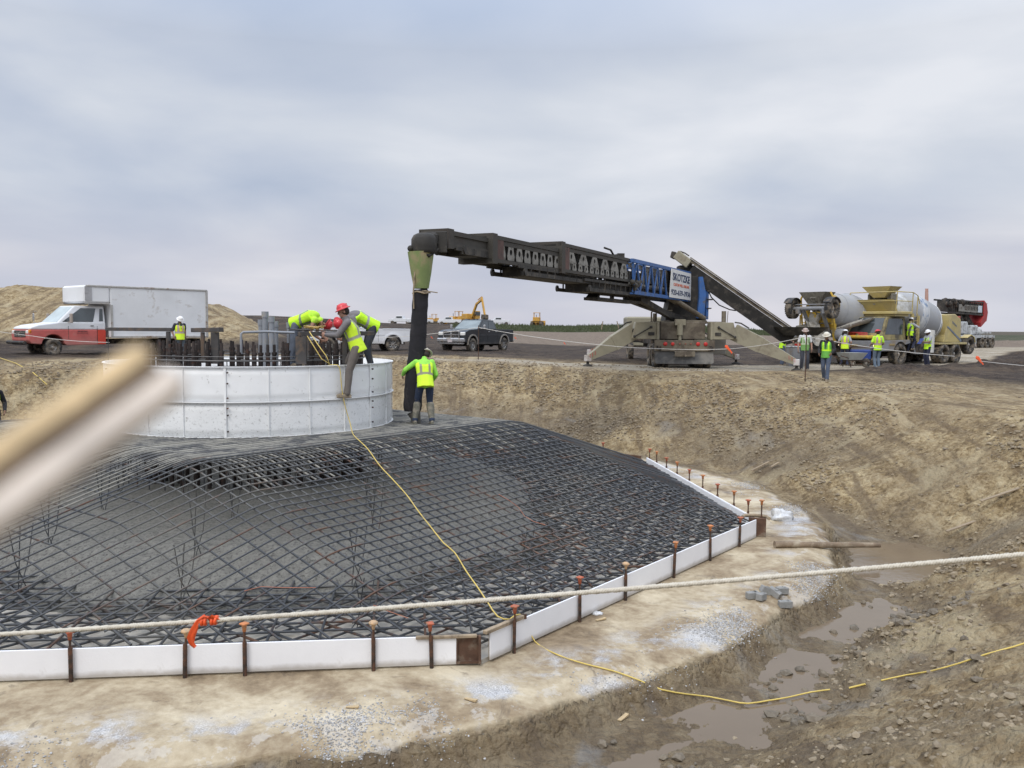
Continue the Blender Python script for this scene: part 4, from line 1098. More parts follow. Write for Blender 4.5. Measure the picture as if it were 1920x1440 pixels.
# ================================================================== VEHICLES (local +X is forward, +Y the left side)
rub = mat('tyre_rubber', (.030, .030, .030), .8, var=.2, vscale=6, dirt=(.20, .165, .125), dirt_amt=.55, dirt_scale=5, bump=.006, bscale=22)
rim_a = mat('rim_alloy', (.42, .42, .41), .4, .5, var=.2, vscale=5, dirt=(.26, .21, .16), dirt_amt=.5, dirt_scale=6)
rim_s = mat('rim_steel', (.50, .47, .42), .5, .2, var=.2, vscale=5, dirt=(.30, .22, .15), dirt_amt=.5, dirt_scale=6)
glass = mat('vehicle_glass', (.045, .055, .06), .08, var=.3, vscale=2, spec=.9)
glass_l = mat('windscreen', (.20, .24, .25), .10, var=.25, vscale=1.5, spec=.9)
chrome = mat('dull_chrome', (.50, .50, .50), .25, .8, var=.15, dirt=(.30, .25, .2), dirt_amt=.3, dirt_scale=4)
blackp = mat('black_plastic', (.02, .02, .02), .6, var=.2, vscale=5, dirt=(.16, .13, .1), dirt_amt=.35, dirt_scale=4)
under = mat('chassis_black', (.018, .017, .016), .85, var=.3, vscale=4, dirt=(.13, .10, .075), dirt_amt=.45, dirt_scale=4)
lamp_w = mat('lamp_clear', (.75, .75, .72), .15, var=.05); lamp_on = mat('lamp_lit', (.9, .85, .7), .3, var=0, emit=((1, .86, .6), 1.6))
lamp_r = mat('lamp_red', (.50, .03, .025), .25, var=.1); lamp_o = mat('lamp_amber', (.80, .28, .03), .25, var=.1)
def wheel(par, x, y, z, r, w_, side, rim=rim_a, name='wheel', spokes=8, axis=(0, 1, 0), dual=False):
    """side = +1 when the outer face points to +axis"""
    ax = V(axis).normalized() * side
    q = MB(); k = w_ / 2
    q.lathe([(r * .56, -k * .82), (r * .60, -k * .98), (r * .90, -k), (r * .985, -k * .78), (r, -k * .4), (r, k * .4), (r * .985, k * .78), (r * .90, k), (r * .60, k * .98), (r * .56, k * .80), (r * .50, k * .3), (r * .5, -k * .82), (r * .56, -k * .82)], (x, y, z), ax, 32)
    n = 30      # tread blocks
    u = V((0, 0, 1)); v_ = ax.cross(u).normalized()
    for i in range(n):
        a = 2 * pi * i / n; d = u * cos(a) + v_ * sin(a); tdir = v_ * cos(a) - u * sin(a)
        for s_ in (-1, 1):
            c = V((x, y, z)) + d * (r + .002) + ax * (s_ * k * .55)
            q.box(c, (w_ * .34, r * .11, .022), Matrix((ax, tdir, d)).transposed())
    t = q.build(name, rub, par)
    q = MB(); c = V((x, y, z))
    if dual: q.lathe([(r * .57, k * .84), (r * .55, k * .60), (r * .50, -k * .2), (r * .30, -k * .45), (r * .22, -k * .40), (r * .20, k * .35), (r * .12, k * .55), (.001, k * .58)], c, ax, 24)
    else: q.lathe([(r * .58, k * .86), (r * .55, k * .80), (r * .52, k * .2), (r * .2, -k * .0), (.001, -k * .0)], c, ax, 24)
    if spokes:
        for i in range(spokes):
            a = 2 * pi * i / spokes; d = u * cos(a) + v_ * sin(a)
            q.beam(c + d * r * .12 + ax * k * .50, c + d * r * .54 + ax * k * .62, r * .12, k * .30, up=ax, b=.004)
        q.lathe([(r * .17, k * .2), (r * .17, k * .62), (r * .13, k * .75), (.001, k * .76)], c, ax, 14)
    for i in range(8 if dual else 5):
        a = 2 * pi * i / (8 if dual else 5) + .3; d = u * cos(a) + v_ * sin(a); kk = -k * .42 if dual else k * .6
        q.cyl(c + d * r * (.29 if dual else .13) + ax * kk, c + d * r * (.29 if dual else .13) + ax * (kk + .04), .018, n=6)
    q.build('rim', rim, t)
    return t
def arc(cx, cz, r, a0, a1, n=9): return [(cx + r * cos(R(a0 + (a1 - a0) * i / n)), cz + r * sin(R(a0 + (a1 - a0) * i / n))) for i in range(n + 1)]
def panelq(q, p4, off, th=.006):
    a, b, c, d = [V(p) for p in p4]; n_ = (b - a).cross(d - a).normalized()
    A = [p + n_ * off for p in (a, b, c, d)]; B = [p - n_ * th for p in (a, b, c, d)]
    q.hull(B, A)
def mirror_pts(ps): return [V((p[0], -p[1], p[2])) for p in ps][::-1]
def lerp4(p4, u0, u1, v0, v1):
    a, b, c, d = [V(p) for p in p4]
    f = lambda u, v: a.lerp(b, u).lerp(d.lerp(c, u), v)
    return [f(u0, v0), f(u1, v0), f(u1, v1), f(u0, v1)]

def pickup(label, loc, rz, paint, flare, rimm, lights_on=False, roof_bits=True):
    t = thing('pickup_truck', label, 'pickup truck', loc, rz, None)
    fx, rx, wr = 1.95, -1.80, .41
    # lower body
    poly = [(-2.95, .62), (-2.97, 1.32)] + [(-1.0, 1.33), (-.98, 1.30), (1.18, 1.32), (1.30, 1.36), (2.35, 1.30), (2.72, 1.18), (2.80, .62)]
    poly += [(fx + .52, .52)] + arc(fx, .46, .52, 5, 175) + [(fx - .52, .46), (rx + .54, .46)] + arc(rx, .46, .53, 5, 175) + [(rx - .54, .55)]
    q = MB(); W_ = .95
    n = len(poly)
    q.prism(poly, -W_, W_); q.build('body', paint, t, bevel=.035)
    # belt line bulge
    q = MB()
    for s_ in (-1, 1): q.box((-.0, s_ * (W_ + .006), .98), (2.6, .02, .06), None, .008); q.box((-2.05, s_ * (W_ + .006), 1.29), (1.75, .03, .05), None, .01)
    q.build('body_trim', paint, t)
    # bed opening
    q = MB(); q.box((-2.0, 0, 1.335), (1.72, 1.62, .02)); q.build('bed_liner', blackp, t)
    # cab
    lo = [(-.98, -.90, 1.31), (1.25, -.90, 1.33), (1.25, .90, 1.33), (-.98, .90, 1.31)]
    hi = [(-.86, -.70, 1.90), (.42, -.70, 1.93), (.42, .70, 1.93), (-.86, .70, 1.90)]
    q = MB(); q.hull([V(p) for p in lo], [V(p) for p in hi]); q.build('cab', paint, t, bevel=.05)
    q = MB(); q.box((-.2, 0, 1.935), (1.1, 1.2, .02), None, .008)
    if roof_bits:
        for yy in (-.3, 0, .3): q.box((.32, yy, 1.95), (.09, .06, .025), None, .008)
    q.build('roof_panel', paint, t)
    ls = [lo[1], lo[0], hi[0], hi[1]]; side_r = [V(p) for p in ls]   # right side, outward -Y
    for s_ in (1, -1):
        q4 = [V((p[0], p[1] * s_, p[2])) for p in (lo[3], lo[2], hi[2], hi[3])] if s_ > 0 else [V(p) for p in (lo[1], lo[0], hi[0], hi[1])]
        for u0, u1, v0, v1, top in (((.07, .46, .10, .86, 0)), (.50, .93, .10, .86, 1)):
            if s_ < 0: u0, u1 = 1 - u1, 1 - u0
            g = lerp4(q4, u0, u1, v0, v1)
            q = MB(); panelq(q, g if s_ < 0 else g[::-1], .008); q.build('side_window', glass, t)
    ws = [V(lo[1]), V(lo[2]), V(hi[2]), V(hi[1])]; q = MB(); panelq(q, lerp4(ws, .05, .95, .06, .90), .010); q.build('windscreen', glass_l, t)
    rw_ = [V(lo[3]), V(lo[0]), V(hi[0]), V(hi[3])]; q = MB(); panelq(q, lerp4(rw_, .12, .88, .3, .85), .010); q.build('rear_window', glass, t)
    # front
    q = MB(); q.box((2.775, 0, 1.02), (.10, 1.05, .42), None, .03); q.build('grille', blackp, t)
    q = MB()
    for yy, zz, a_, b_ in ((0, 1.22, 1.12, .06), (0, .82, 1.12, .05)): q.box((2.825, yy, zz), (.05, a_, b_), None, .015)
    for yy in (-.54, .54): q.box((2.825, yy, 1.02), (.05, .06, .44), None, .015)
    q.box((2.83, 0, 1.03), (.03, 1.02, .045)); q.box((2.83, 0, 1.02), (.03, .07, .40)); q.box((2.835, 0, 1.05), (.03, .15, .13), None, .02)
    for k in range(3):
        for zz in (.90, .95, 1.12, 1.17): q.box((2.822, 0, zz), (.02, 1.0, .012))
    q.build('grille_frame', chrome, t)
    for s_ in (-1, 1):
        q = MB(); q.box((2.735, s_ * .755, 1.08), (.14, .34, .20), None, .03); q.build('headlight', lamp_w, t)
        q = MB(); q.box((2.90, s_ * .70, .70), (.03, .22, .10), None, .02); q.build('fog_light', lamp_on if lights_on else lamp_w, t)
        q = MB(); q.box((-2.98, s_ * .87, 1.08), (.05, .13, .34), None, .015); q.build('tail_light', lamp_r, t)
        q = MB(); q.beam((1.0, s_ * .9, 1.38), (1.0, s_ * 1.12, 1.42), .05, .04); q.box((1.0, s_ * 1.17, 1.48), (.10, .15, .27), None, .03); q.build('mirror', chrome if lights_on else blackp, t)
        for x_ in (.10, -.75):
            q = MB(); q.box((x_, s_ * (W_ + .02), 1.20), (.18, .03, .035), None, .01); q.build('door_handle', chrome if lights_on else paint, t)
        q = MB()
        for x_ in (1.12, .22, -.93): q.box((x_, s_ * (W_ + .001), .92), (.012, .012, .72))
        q.build('door_gap', blackp, t)
        for cx in (fx, rx):
            q = MB(); o_ = arc(cx, .46, .60, -2, 182, 14); i_ = arc(cx, .46, .515, 182, -2, 14)
            y0 = s_ * (W_ - .03); y1 = s_ * (W_ + .045)
            for k in range(14): q.hull([V((o_[k][0], y0, o_[k][1])), V((o_[k + 1][0], y0, o_[k + 1][1])), V((i_[13 - k][0], y0, i_[13 - k][1])), V((i_[14 - k][0], y0, i_[14 - k][1]))], [V((o_[k][0], y1, o_[k][1])), V((o_[k + 1][0], y1, o_[k + 1][1])), V((i_[13 - k][0], y1, i_[13 - k][1])), V((i_[14 - k][0], y1, i_[14 - k][1]))])
            q.build('fender_flare', flare, t)
        for cx in (fx, rx): wheel(t, cx, s_ * .84, wr, wr, .28, s_, rimm)
    q = MB(); q.box((2.85, 0, .70), (.18, 1.90, .24), None, .05); q.box((2.80, 0, .52), (.16, 1.7, .12), None, .03); q.build('front_bumper', chrome, t)
    q = MB(); q.box((2.95, 0, .66), (.02, .31, .15)); q.build('number_plate', mat('plate_white', (.5, .45, .45), .5), t)
    q = MB(); q.box((-3.03, 0, .64), (.16, 1.86, .20), None, .04); q.build('rear_bumper', chrome, t)
    q = MB(); q.box((0, 0, .52), (5.2, 1.1, .22)); q.cyl((fx, -.8, .4), (fx, .8, .4), .06); q.cyl((rx, -.8, .4), (rx, .8, .4), .07); q.sph((rx, 0, .4), .17); q.build('chassis', under, t)
    return t
pb = mat('paint_black', (.020, .024, .028), .28, var=.15, vscale=1.5, dirt=(.17, .145, .12), dirt_amt=-.2, dirt_scale=2, dirt_low=.62, coat=.15, spec=.3)
pw = mat('paint_white', (.72, .73, .75), .35, var=.05, dirt=(.30, .25, .19), dirt_amt=-.1, dirt_scale=2, dirt_low=.75, coat=.4)
flg = mat('flare_tan', (.30, .28, .25), .5, var=.15, dirt=(.22, .18, .14), dirt_amt=.4, dirt_scale=5)
p = aty(893, 660, 52.8)
pickup('black crew cab pickup with lit fog lights facing the camera', (p.x, p.y, gz(p.x, p.y) - .02), R(-90 - 29), pb, flg, rim_a, True)
p = aty(673, 664, 50.2)
pickup('white pickup parked side on behind the red hatted workers', (p.x, p.y, gz(p.x, p.y) - .03), R(180 + 22), pw, pw, rim_a)

# ------------------------------------------------------------------ box truck
def box_truck(loc, rz):
    t = thing('box_truck', 'white box truck with a red and white van cab', 'box truck', loc, rz)
    pwh = mat('cab_white', (.74, .75, .77), .4, var=.05, dirt=(.34, .29, .23), dirt_amt=0, dirt_scale=3)
    prd = mat('cab_red', (.52, .115, .10), .45, var=.18, vscale=2.5, dirt=(.40, .25, .21), dirt_amt=.38, dirt_scale=1.6, dirt_low=.85)
    bxm = mat('box_white', (.78, .79, .80), .5, var=.07, vscale=.7, dirt=(.42, .37, .31), dirt_amt=.05, dirt_scale=1.5)
    trim = mat('box_trim', (.45, .44, .42), .6, var=.2, dirt=(.22, .15, .10), dirt_amt=.3, dirt_scale=3)
    # cab at x 1.0 .. 3.9, box -4.0 .. 1.75 (over the cab)
    q = MB(); q.box((-1.93, 0, 2.02), (5.0, 2.36, 2.42), None, .04); q.build('cargo_box', bxm, t)
    q = MB(); q.box((1.17, 0, 2.82), (1.20, 2.36, .82), None, .08); q.build('box_nose', bxm, t)
    q = MB()
    for s_ in (-1, 1):
        q.box((-1.35, s_ * 1.19, 3.20), (6.1, .05, .10), None, .02)
        q.box((-1.93, s_ * 1.19, .84), (5.0, .05, .10), None, .01)
        q.box((.52, s_ * 1.19, 1.6), (.10, .05, 1.5)); q.box((-4.37, s_ * 1.19, 2.0), (.12, .05, 2.4))
        q.box((1.17, s_ * 1.175, 2.40), (1.15, .05, .05))
    q.build('edge_trim', trim, t)
    for s_ in (-1, 1):
        q = MB(); q.box((1.58, s_ * 1.185, 2.85), (.32, .03, .66)); q.build('corner_fairing', mat('fairing_grey', (.40, .40, .41), .5, dirt=(.12, .11, .10), dirt_amt=.3), t)
    for s_ in (-1, 1):
        for k in range(5):
            q = MB(); q.box((-3.6 + k * .85, s_ * 1.181, 2.0), (.006, .006, 2.2)); q.build('panel_seam', bxm, t)
    # cab lower (red) and upper (white)
    low = [(.72, .48), (.72, 1.18), (4.02, 1.18), (4.12, 1.05), (4.10, .70), (4.0, .55), (3.62, .52)] + arc(3.08, .46, .50, 8, 172) + [(2.5, .46)]
    q = MB(); q.prism(low, -.98, .98); q.build('lower_cab', prd, t, bevel=.04)
    lo = [V((1.78, -.98, 1.183)), V((3.98, -.96, 1.183)), V((3.98, .96, 1.183)), V((1.78, .98, 1.183))]
    hi = [V((1.78, -.98, 1.36)), V((3.15, -.95, 1.50)), V((3.15, .95, 1.50)), V((1.78, .98, 1.36))]
    q = MB(); q.prism([(.72, 1.184), (4.05, 1.184), (4.02, 1.27), (3.7, 1.38), (2.95, 1.48), (2.8, 1.52), (.72, 1.52)], -.96, .96); q.build('bonnet', pwh, t, bevel=.05)
    lo = [V((.72, -.95, 1.50)), V((2.88, -.93, 1.48)), V((2.88, .93, 1.48)), V((.72, .95, 1.50))]
    hi = [V((.72, -.80, 2.28)), V((2.05, -.78, 2.28)), V((2.05, .78, 2.28)), V((.72, .80, 2.28))]
    q = MB(); q.hull(lo, hi); q.build('cab_roof', pwh, t, bevel=.05)
    q = MB(); panelq(q, lerp4([lo[1], lo[2], hi[2], hi[1]], .06, .94, .05, .93), .012); q.build('windscreen', mat('pale_windscreen', (.42, .50, .52), .12, var=.2, vscale=1.2, spec=.8), t)
    for s_ in (-1, 1):
        f = (lambda p: V((p.x, p.y, p.z))) if s_ < 0 else (lambda p: V((p.x, -p.y, p.z)))
        sd4 = [f(lo[0]), f(lo[1]), f(hi[1]), f(hi[0])]
        for u0, u1, v0, v1 in ((.05, .14, .10, .84), (.27, .74, .06, .86)):
            q = MB(); g = lerp4(sd4, u0, u1, v0, v1)
            if u1 > .5: g[1] = sd4[0].lerp(sd4[1], .92) .lerp(sd4[3].lerp(sd4[2], .92), .06)
            panelq(q, g if s_ < 0 else g[::-1], .012); q.build('side_window', glass, t)
        q = MB(); q.beam((2.42, s_ * .96, 1.52), (2.42, s_ * 1.25, 1.52), .04, .04); q.box((2.40, s_ * 1.26, 1.70), (.09, .22, .44), None, .03)
        q.build('mirror', mat('mirror_back', (.33, .28, .24), .4), t)
        q = MB(); q.box((4.07, s_ * .78, 1.06), (.10, .30, .16), None, .03); q.build('headlight', lamp_w, t)
        q = MB(); q.box((4.04, s_ * .93, 1.08), (.13, .10, .18), None, .02); q.build('turn_signal', lamp_o, t)
        q = MB(); q.box((1.12, s_ * .985, .95), (.012, .01, .8)); q.box((2.42, s_ * .985, 1.05), (.012, .01, .6)); q.box((1.35, s_ * .985, 1.36), (.15, .02, .03)); q.build('door_gap', blackp, t)
        q = MB(); q.box((.92, s_ * .988, .84), (.36, .012, .66)); q.build('red_panel', mat('cab_bright_red', (.60, .06, .035), .4, var=.1), t)
        # faded door lettering: illegible dark strokes in the photograph
        q = MB()
        for i_ in range(7): q.box((1.60 + i_ * .065, s_ * .988, 1.10), (.034, .01, .05 if i_ % 3 else .065))
        for i_ in range(9): q.box((1.58 + i_ * .055, s_ * .988, 1.02), (.030, .01, .022))
        q.build('door_lettering', mat('faded_dark', (.16, .05, .05), .6), t)
        wheel(t, 3.08, s_ * .86, .38, .38, .23, s_, rim_s, spokes=0, dual=True); wheel(t, -3.1, s_ * .90, .38, .38, .45, s_, rim_s, spokes=0, dual=True)
    q = MB(); q.box((4.09, 0, .98), (.08, 1.25, .30), None, .02); q.build('grille', blackp, t)
    q = MB()
    for zz in (.88, .96, 1.04): q.box((4.14, 0, zz), (.03, 1.2, .02))
    q.box((4.15, 0, .96), (.02, .09, .14)); q.build('grille_bars', chrome, t)
    q = MB(); q.cyl((4.28, -.98, .60), (4.28, .98, .60), .075, n=12); q.box((4.14, 0, .56), (.16, 1.2, .14)); q.build('front_bumper', blackp, t)
    q = MB(); q.box((-.3, 0, .62), (8.2, .9, .24)); q.box((-4.3, 0, .55), (.15, 2.2, .15)); q.cyl((3.08, -.8, .38), (3.08, .8, .38), .06); q.cyl((-3.1, -.8, .38), (-3.1, .8, .38), .08); q.build('chassis', under, t)
    # west-coast mirror frame seen beyond the bonnet
    q = MB(); q.tube([(3.0, -1.0, 1.45), (3.0, -1.35, 1.5), (3.0, -1.38, 2.0), (3.0, -.95, 2.02)], .012, 6); q.box((3.0, -1.38, 1.75), (.05, .16, .34), None, .02); q.build('mirror_frame', chrome, t)
    return t
p = aty(99, 668, 38.8)
f = V((cos(R(230)), sin(R(230))))
lp = V((p.x, p.y)) - f * 3.08 - V((f.y * -1, f.x)) * .86
box_truck((lp.x, lp.y, gz(p.x, p.y) - .03), R(230))

# ------------------------------------------------------------------ machines and trucks on the far rise
yelm = mat('machine_yellow', (.62, .34, .055), .6, var=.2, vscale=1.5, dirt=(.25, .17, .1), dirt_amt=.35, dirt_scale=1.5)
trk = mat('track_steel', (.07, .06, .05), .8, var=.3, dirt=(.2, .15, .1), dirt_amt=.4)
def track(q, L_, h, w_, y):
    o_ = arc(L_ / 2 - h / 2, h / 2, h / 2, -90, 90, 8) + arc(-L_ / 2 + h / 2, h / 2, h / 2, 90, 270, 8)
    q.prism(o_, y - w_ / 2, y + w_ / 2)
    for k in range(14): q.box((-L_ / 2 + .3 + k * (L_ - .6) / 13, y, h), (.1, w_ * 1.02, .06))
def cab_frame(q, x0, x1, w_, z0, z1):
    for x in (x0, x1):
        for s_ in (-1, 1): q.box((x, s_ * w_ / 2, (z0 + z1) / 2), (.09, .09, z1 - z0))
    q.box(((x0 + x1) / 2, 0, z1 + .05), (x1 - x0 + .3, w_ + .2, .1), None, .02)
def dozer(loc, rz, label, s=1.0):
    t = thing('bulldozer', label, 'bulldozer', loc, rz, 'yellow bulldozers on the far rise'); t.scale = (s,) * 3
    q = MB(); track(q, 3.4, 1.05, .55, 1.0); track(q, 3.4, 1.05, .55, -1.0); q.build('track', trk, t)
    q = MB(); q.box((.9, 0, 1.45), (1.7, 1.1, .95), None, .06); q.box((-.6, 0, 1.15), (1.6, 1.3, .7), None, .05); q.box((-1.3, 0, 1.55), (.6, 1.5, .9), None, .05); q.build('engine_cover', yelm, t)
    q = MB(); cab_frame(q, -1.0, .1, 1.3, 1.4, 2.95); q.box((-.5, 0, 1.6), (.5, .6, .5), None, .05); q.build('cab', yelm, t)
    q = MB(); q.hull([V((2.3, -1.6, .15)), V((2.3, 1.6, .15)), V((2.15, 1.6, .75)), V((2.15, -1.6, .75))], [V((2.42, -1.6, .1)), V((2.42, 1.6, .1)), V((2.26, 1.6, 1.25)), V((2.26, -1.6, 1.25))]); q.beam((2.2, -.9, .5), (0, -1.0, .55), .14, .2); q.beam((2.2, .9, .5), (0, 1.0, .55), .14, .2); q.build('blade', yelm, t)
    q = MB(); q.cyl((.8, .3, 1.9), (.8, .3, 2.6), .06, n=8); q.build('exhaust', trk, t)
    return t
for px, py, d, rz, lab, s in ((811, 612, 235, R(200), 'small yellow bulldozer on the far rise right beside the black hose', 1.0), (857, 612, 205, R(150), 'yellow bulldozer with an open roll cage behind the black pickup', 1.1), (1007, 613, 185, R(80), 'orange bulldozer standing alone on the horizon right of the black pickup', .95)):
    p = aty(px, py, d); dozer((p.x, p.y, gz(p.x, p.y) - .1), rz, lab, s)
p = aty(884, 612, 175)
t = thing('excavator', 'yellow excavator with its bucket arm raised in an arch above the black pickup', 'excavator', (p.x, p.y, gz(p.x, p.y) - .1), R(-62))
q = MB(); track(q, 3.8, .95, .6, 1.15); track(q, 3.8, .95, .6, -1.15); q.build('track', trk, t)
q = MB(); q.box((-.9, 0, 1.65), (2.6, 2.5, 1.1), None, .08); q.cyl((0, 0, .6), (0, 0, 1.1), .7); q.build('engine_house', yelm, t)
q = MB(); q.box((.85, .75, 1.95), (1.3, .95, 1.6), None, .06); q.build('cab', yelm, t)
q = MB(); q.box((1.1, .75, 2.2), (.85, 1.0, .8), None, .04); q.build('cab_window', glass, t)
q = MB(); q.beam((.6, -.2, 1.5), (2.9, -.2, 4.2), .35, .55, b=.04); q.beam((2.8, -.2, 4.1), (5.4, -.2, 5.0), .35, .45, b=.04); q.build('boom', yelm, t)
q = MB(); q.beam((5.1, -.2, 5.4), (6.5, -.2, 1.9), .3, .42, b=.04); q.beam((3.4, -.2, 4.9), (5.2, -.2, 5.5), .14, .14); q.build('stick', yelm, t)
q = MB(); q.prism([(6.1, 2.0), (7.0, 1.9), (7.1, 1.2), (6.4, .8), (5.9, 1.3)], -.75, .35); q.build('bucket', trk, t)
def far_pickup(loc, rz, label, m_):
    t = thing('parked_truck', label, 'truck', loc, rz, 'white trucks parked on the far rise')
    q = MB(); q.prism([(-2.8, .5), (-2.8, 1.25), (-.7, 1.28), (-.55, 1.85), (.75, 1.88), (1.35, 1.25), (2.6, 1.12), (2.7, .5)] , -.95, .95); q.build('body', m_, t, bevel=.05)
    for s_ in (-1, 1):
        q = MB(); q.box((.15, s_ * .955, 1.55), (1.3, .02, .38)); q.build('side_window', glass, t)
        for x in (1.7, -1.75): q = MB(); q.cyl((x, s_ * .72, .4), (x, s_ * .98, .4), .4, n=16); q.build('wheel', rub, t)
for px, d, rz, lab in ((752, 190, R(170), 'white truck on the far rise just left of the black hose'), (788, 185, R(20), 'white truck with utility boxes half hidden by the black hose'), (843, 200, R(175), 'white pickup between the two bulldozers'), (935, 205, R(185), 'white pickup beyond the excavator bucket')):
    p = aty(px, 612, d); far_pickup((p.x, p.y, gz(p.x, p.y) - .05), rz, lab, pw)
# ================================================================== CONVEYOR TRUCK (world coordinates, parts parented to an Empty at the turret)
tan_m = mat('tan_paint', (.29, .265, .19), .6, var=.14, vscale=1.2, dirt=(.20, .165, .12), dirt_amt=.28, dirt_scale=1.6)
tan_d = mat('grimy_tan_paint', (.19, .16, .115), .7, var=.25, vscale=1.6, dirt=(.10, .08, .06), dirt_amt=.5, dirt_scale=1.8)
blue_m = mat('blue_truss_paint', (.035, .115, .33), .5, var=.2, vscale=2, dirt=(.10, .11, .13), dirt_amt=.25, dirt_scale=3)
dgrey = mat('grimy_boom_steel', (.034, .031, .027), .75, var=.35, vscale=2.5, dirt=(.11, .095, .075), dirt_amt=.3, dirt_scale=2.5)
mgrey = mat('boom_side_plate', (.056, .051, .042), .75, var=.25, vscale=2, dirt=(.06, .05, .042), dirt_amt=.4, dirt_scale=2)
lgrey = mat('boom_light_plate', (.24, .23, .205), .7, var=.2, vscale=2, dirt=(.10, .09, .075), dirt_amt=.35, dirt_scale=3)
belt_m = mat('belt_rubber', (.025, .024, .023), .85, var=.3, vscale=3, dirt=(.13, .12, .10), dirt_amt=.3)
PV = V((7.75, 38.6, 0)); TP = aty(797, 460, 18.6); 
gcv = gz(7.5, 37.5)
conv = thing('conveyor_truck', 'conveyor truck with a long blue truss boom and spread outriggers', 'conveyor truck', (PV.x, PV.y, gcv))
def cb(q, name, m, bevel=0): 
    q.v = [(a - PV.x, b_ - PV.y, c - gcv) for a, b_, c in q.v]
    return q.build(name, m, conv, bevel)
# boom frame: axis runs from the turret to the tip
A_ = V((7.45, 39.3, 3.62)); B_ = V((TP.x, 18.75, 3.45)); bd = (B_ - A_); BL = bd.length; bd.normalize()
bs = bd.cross(V((0, 0, 1))).normalized(); bu = bs.cross(bd)          # bs: to the right of boom direction = camera's left side is +-
cs = -bs if bs.dot(V((-A_.x, -A_.y, 0))) < 0 else bs                  # side that faces the camera
def BP(t, s_, h): return A_ + bd * (t * BL) + cs * s_ + bu * h
def seg(q, t0, s0, h0, t1, s1, h1, w_, hh): q.beam(BP(t0, s0, h0), BP(t1, s1, h1), w_, hh, up=bu)
# sections: (t0, t1, half width, top, bottom)
secs = [('outer_section', .86, .985, .30, .33, .06, None), ('third_section', .665, .895, .40, .42, -.14, 'tri'), ('second_section', .385, .700, .47, .60, -.14, 'dbl')]
for nm, t0, t1, hw, tp, bt, pat in secs:
    q = MB()
    for s_ in (-1, 1):
        seg(q, t0, s_ * hw, tp, t1, s_ * hw, tp, .09, .10); seg(q, t0, s_ * hw, bt, t1, s_ * hw, bt, .09, .09)
        if pat is None: seg(q, t0, s_ * (hw - .01), (tp + bt) / 2, t1, s_ * (hw - .01), (tp + bt) / 2, .03, tp - bt - .09)
    seg(q, t1 - .012, 0, (tp + bt) / 2, t1, 0, (tp + bt) / 2, hw * 2 + .14, tp - bt + .16)
    cb(q, nm + '_rails', mgrey)
    if pat:
        n = 9 if pat == 'tri' else 12; tt0, tt1 = t0 + .004, t1 - .016
        if pat == 'dbl': tt0 = .405
        for s_ in (-1, 1):
            q = MB()
            for k in range(n):
                c = tt0 + (tt1 - tt0) * (k + .5) / n; w_ = (tt1 - tt0) / n
                def plate(c0, wt, wb, z1, z0, hole, off=0.0):
                    # trapezoid plate with a round hole, 12 mm thick
                    m_ = 16; outer = []
                    cz_ = z0 + (z1 - z0) * .48
                    for i_ in range(m_):
                        a = 2 * pi * i_ / m_; dx, dz = cos(a), sin(a)
                        best = 1e9
                        for k2 in range(60):
                            rr_ = k2 * .02; z_ = cz_ + dz * rr_; x_ = dx * rr_
                            fr = (z_ - z0) / (z1 - z0)
                            if fr < 0 or fr > 1 or abs(x_) > wb + (wt - wb) * fr: best = rr_; break
                        outer.append((dx * min(best, 1), dz * min(best, 1)))
                    for sg in (0, 1):
                        o2 = s_ * (hw + .01 + off + .012 * sg)
                        vs = [BP(c0 + x_ / BL, o2, cz_ + z_) for x_, z_ in outer] + [BP(c0 + hole * cos(2 * pi * i_ / m_) / BL, o2, cz_ + hole * sin(2 * pi * i_ / m_)) for i_ in range(m_)]
                        q.add(vs, [(i_, (i_ + 1) % m_, m_ + (i_ + 1) % m_, m_ + i_) for i_ in range(m_)])
                h0, h1 = bt + .05, tp - .06
                if pat == 'tri': plate(c, w_ * BL * .20, w_ * BL * .46, h1 - .03, h0 + .01, .075)
                else:
                    if k % 2 == 0: plate(c + w_ * .5, w_ * BL * .22, w_ * BL * .85, h1 - .02, h0 + .20, .07)
                    plate(c, w_ * BL * .20, w_ * BL * .40, h0 + .22, h0, .05)
            cb(q, 'lattice_plates', lgrey)
            q = MB(); seg(q, tt0, s_ * (hw + .015), tp - .115, tt1, s_ * (hw + .015), tp - .115, .02, .11); cb(q, 'upper_web', mgrey)
        q = MB(); seg(q, t1 - .03, 0, (tp + bt) / 2, t1 - .014, 0, (tp + bt) / 2, hw * 2 + .08, tp - bt); cb(q, 'end_frame', mat('rust_brown_steel', (.10, .055, .045), .75, var=.3, dirt=(.05, .045, .04), dirt_amt=.4), 0)
    q = MB(); seg(q, t0 + .006, 0, (tp + bt) / 2, t1 - .01, 0, (tp + bt) / 2, hw * 1.35, (tp - bt) * .82); seg(q, t0, 0, tp - .02, t1, 0, tp - .02, hw * 1.5, .04); seg(q, t0, 0, bt + .10, t1, 0, bt + .10, hw * 1.7, .03); cb(q, 'belt', belt_m)
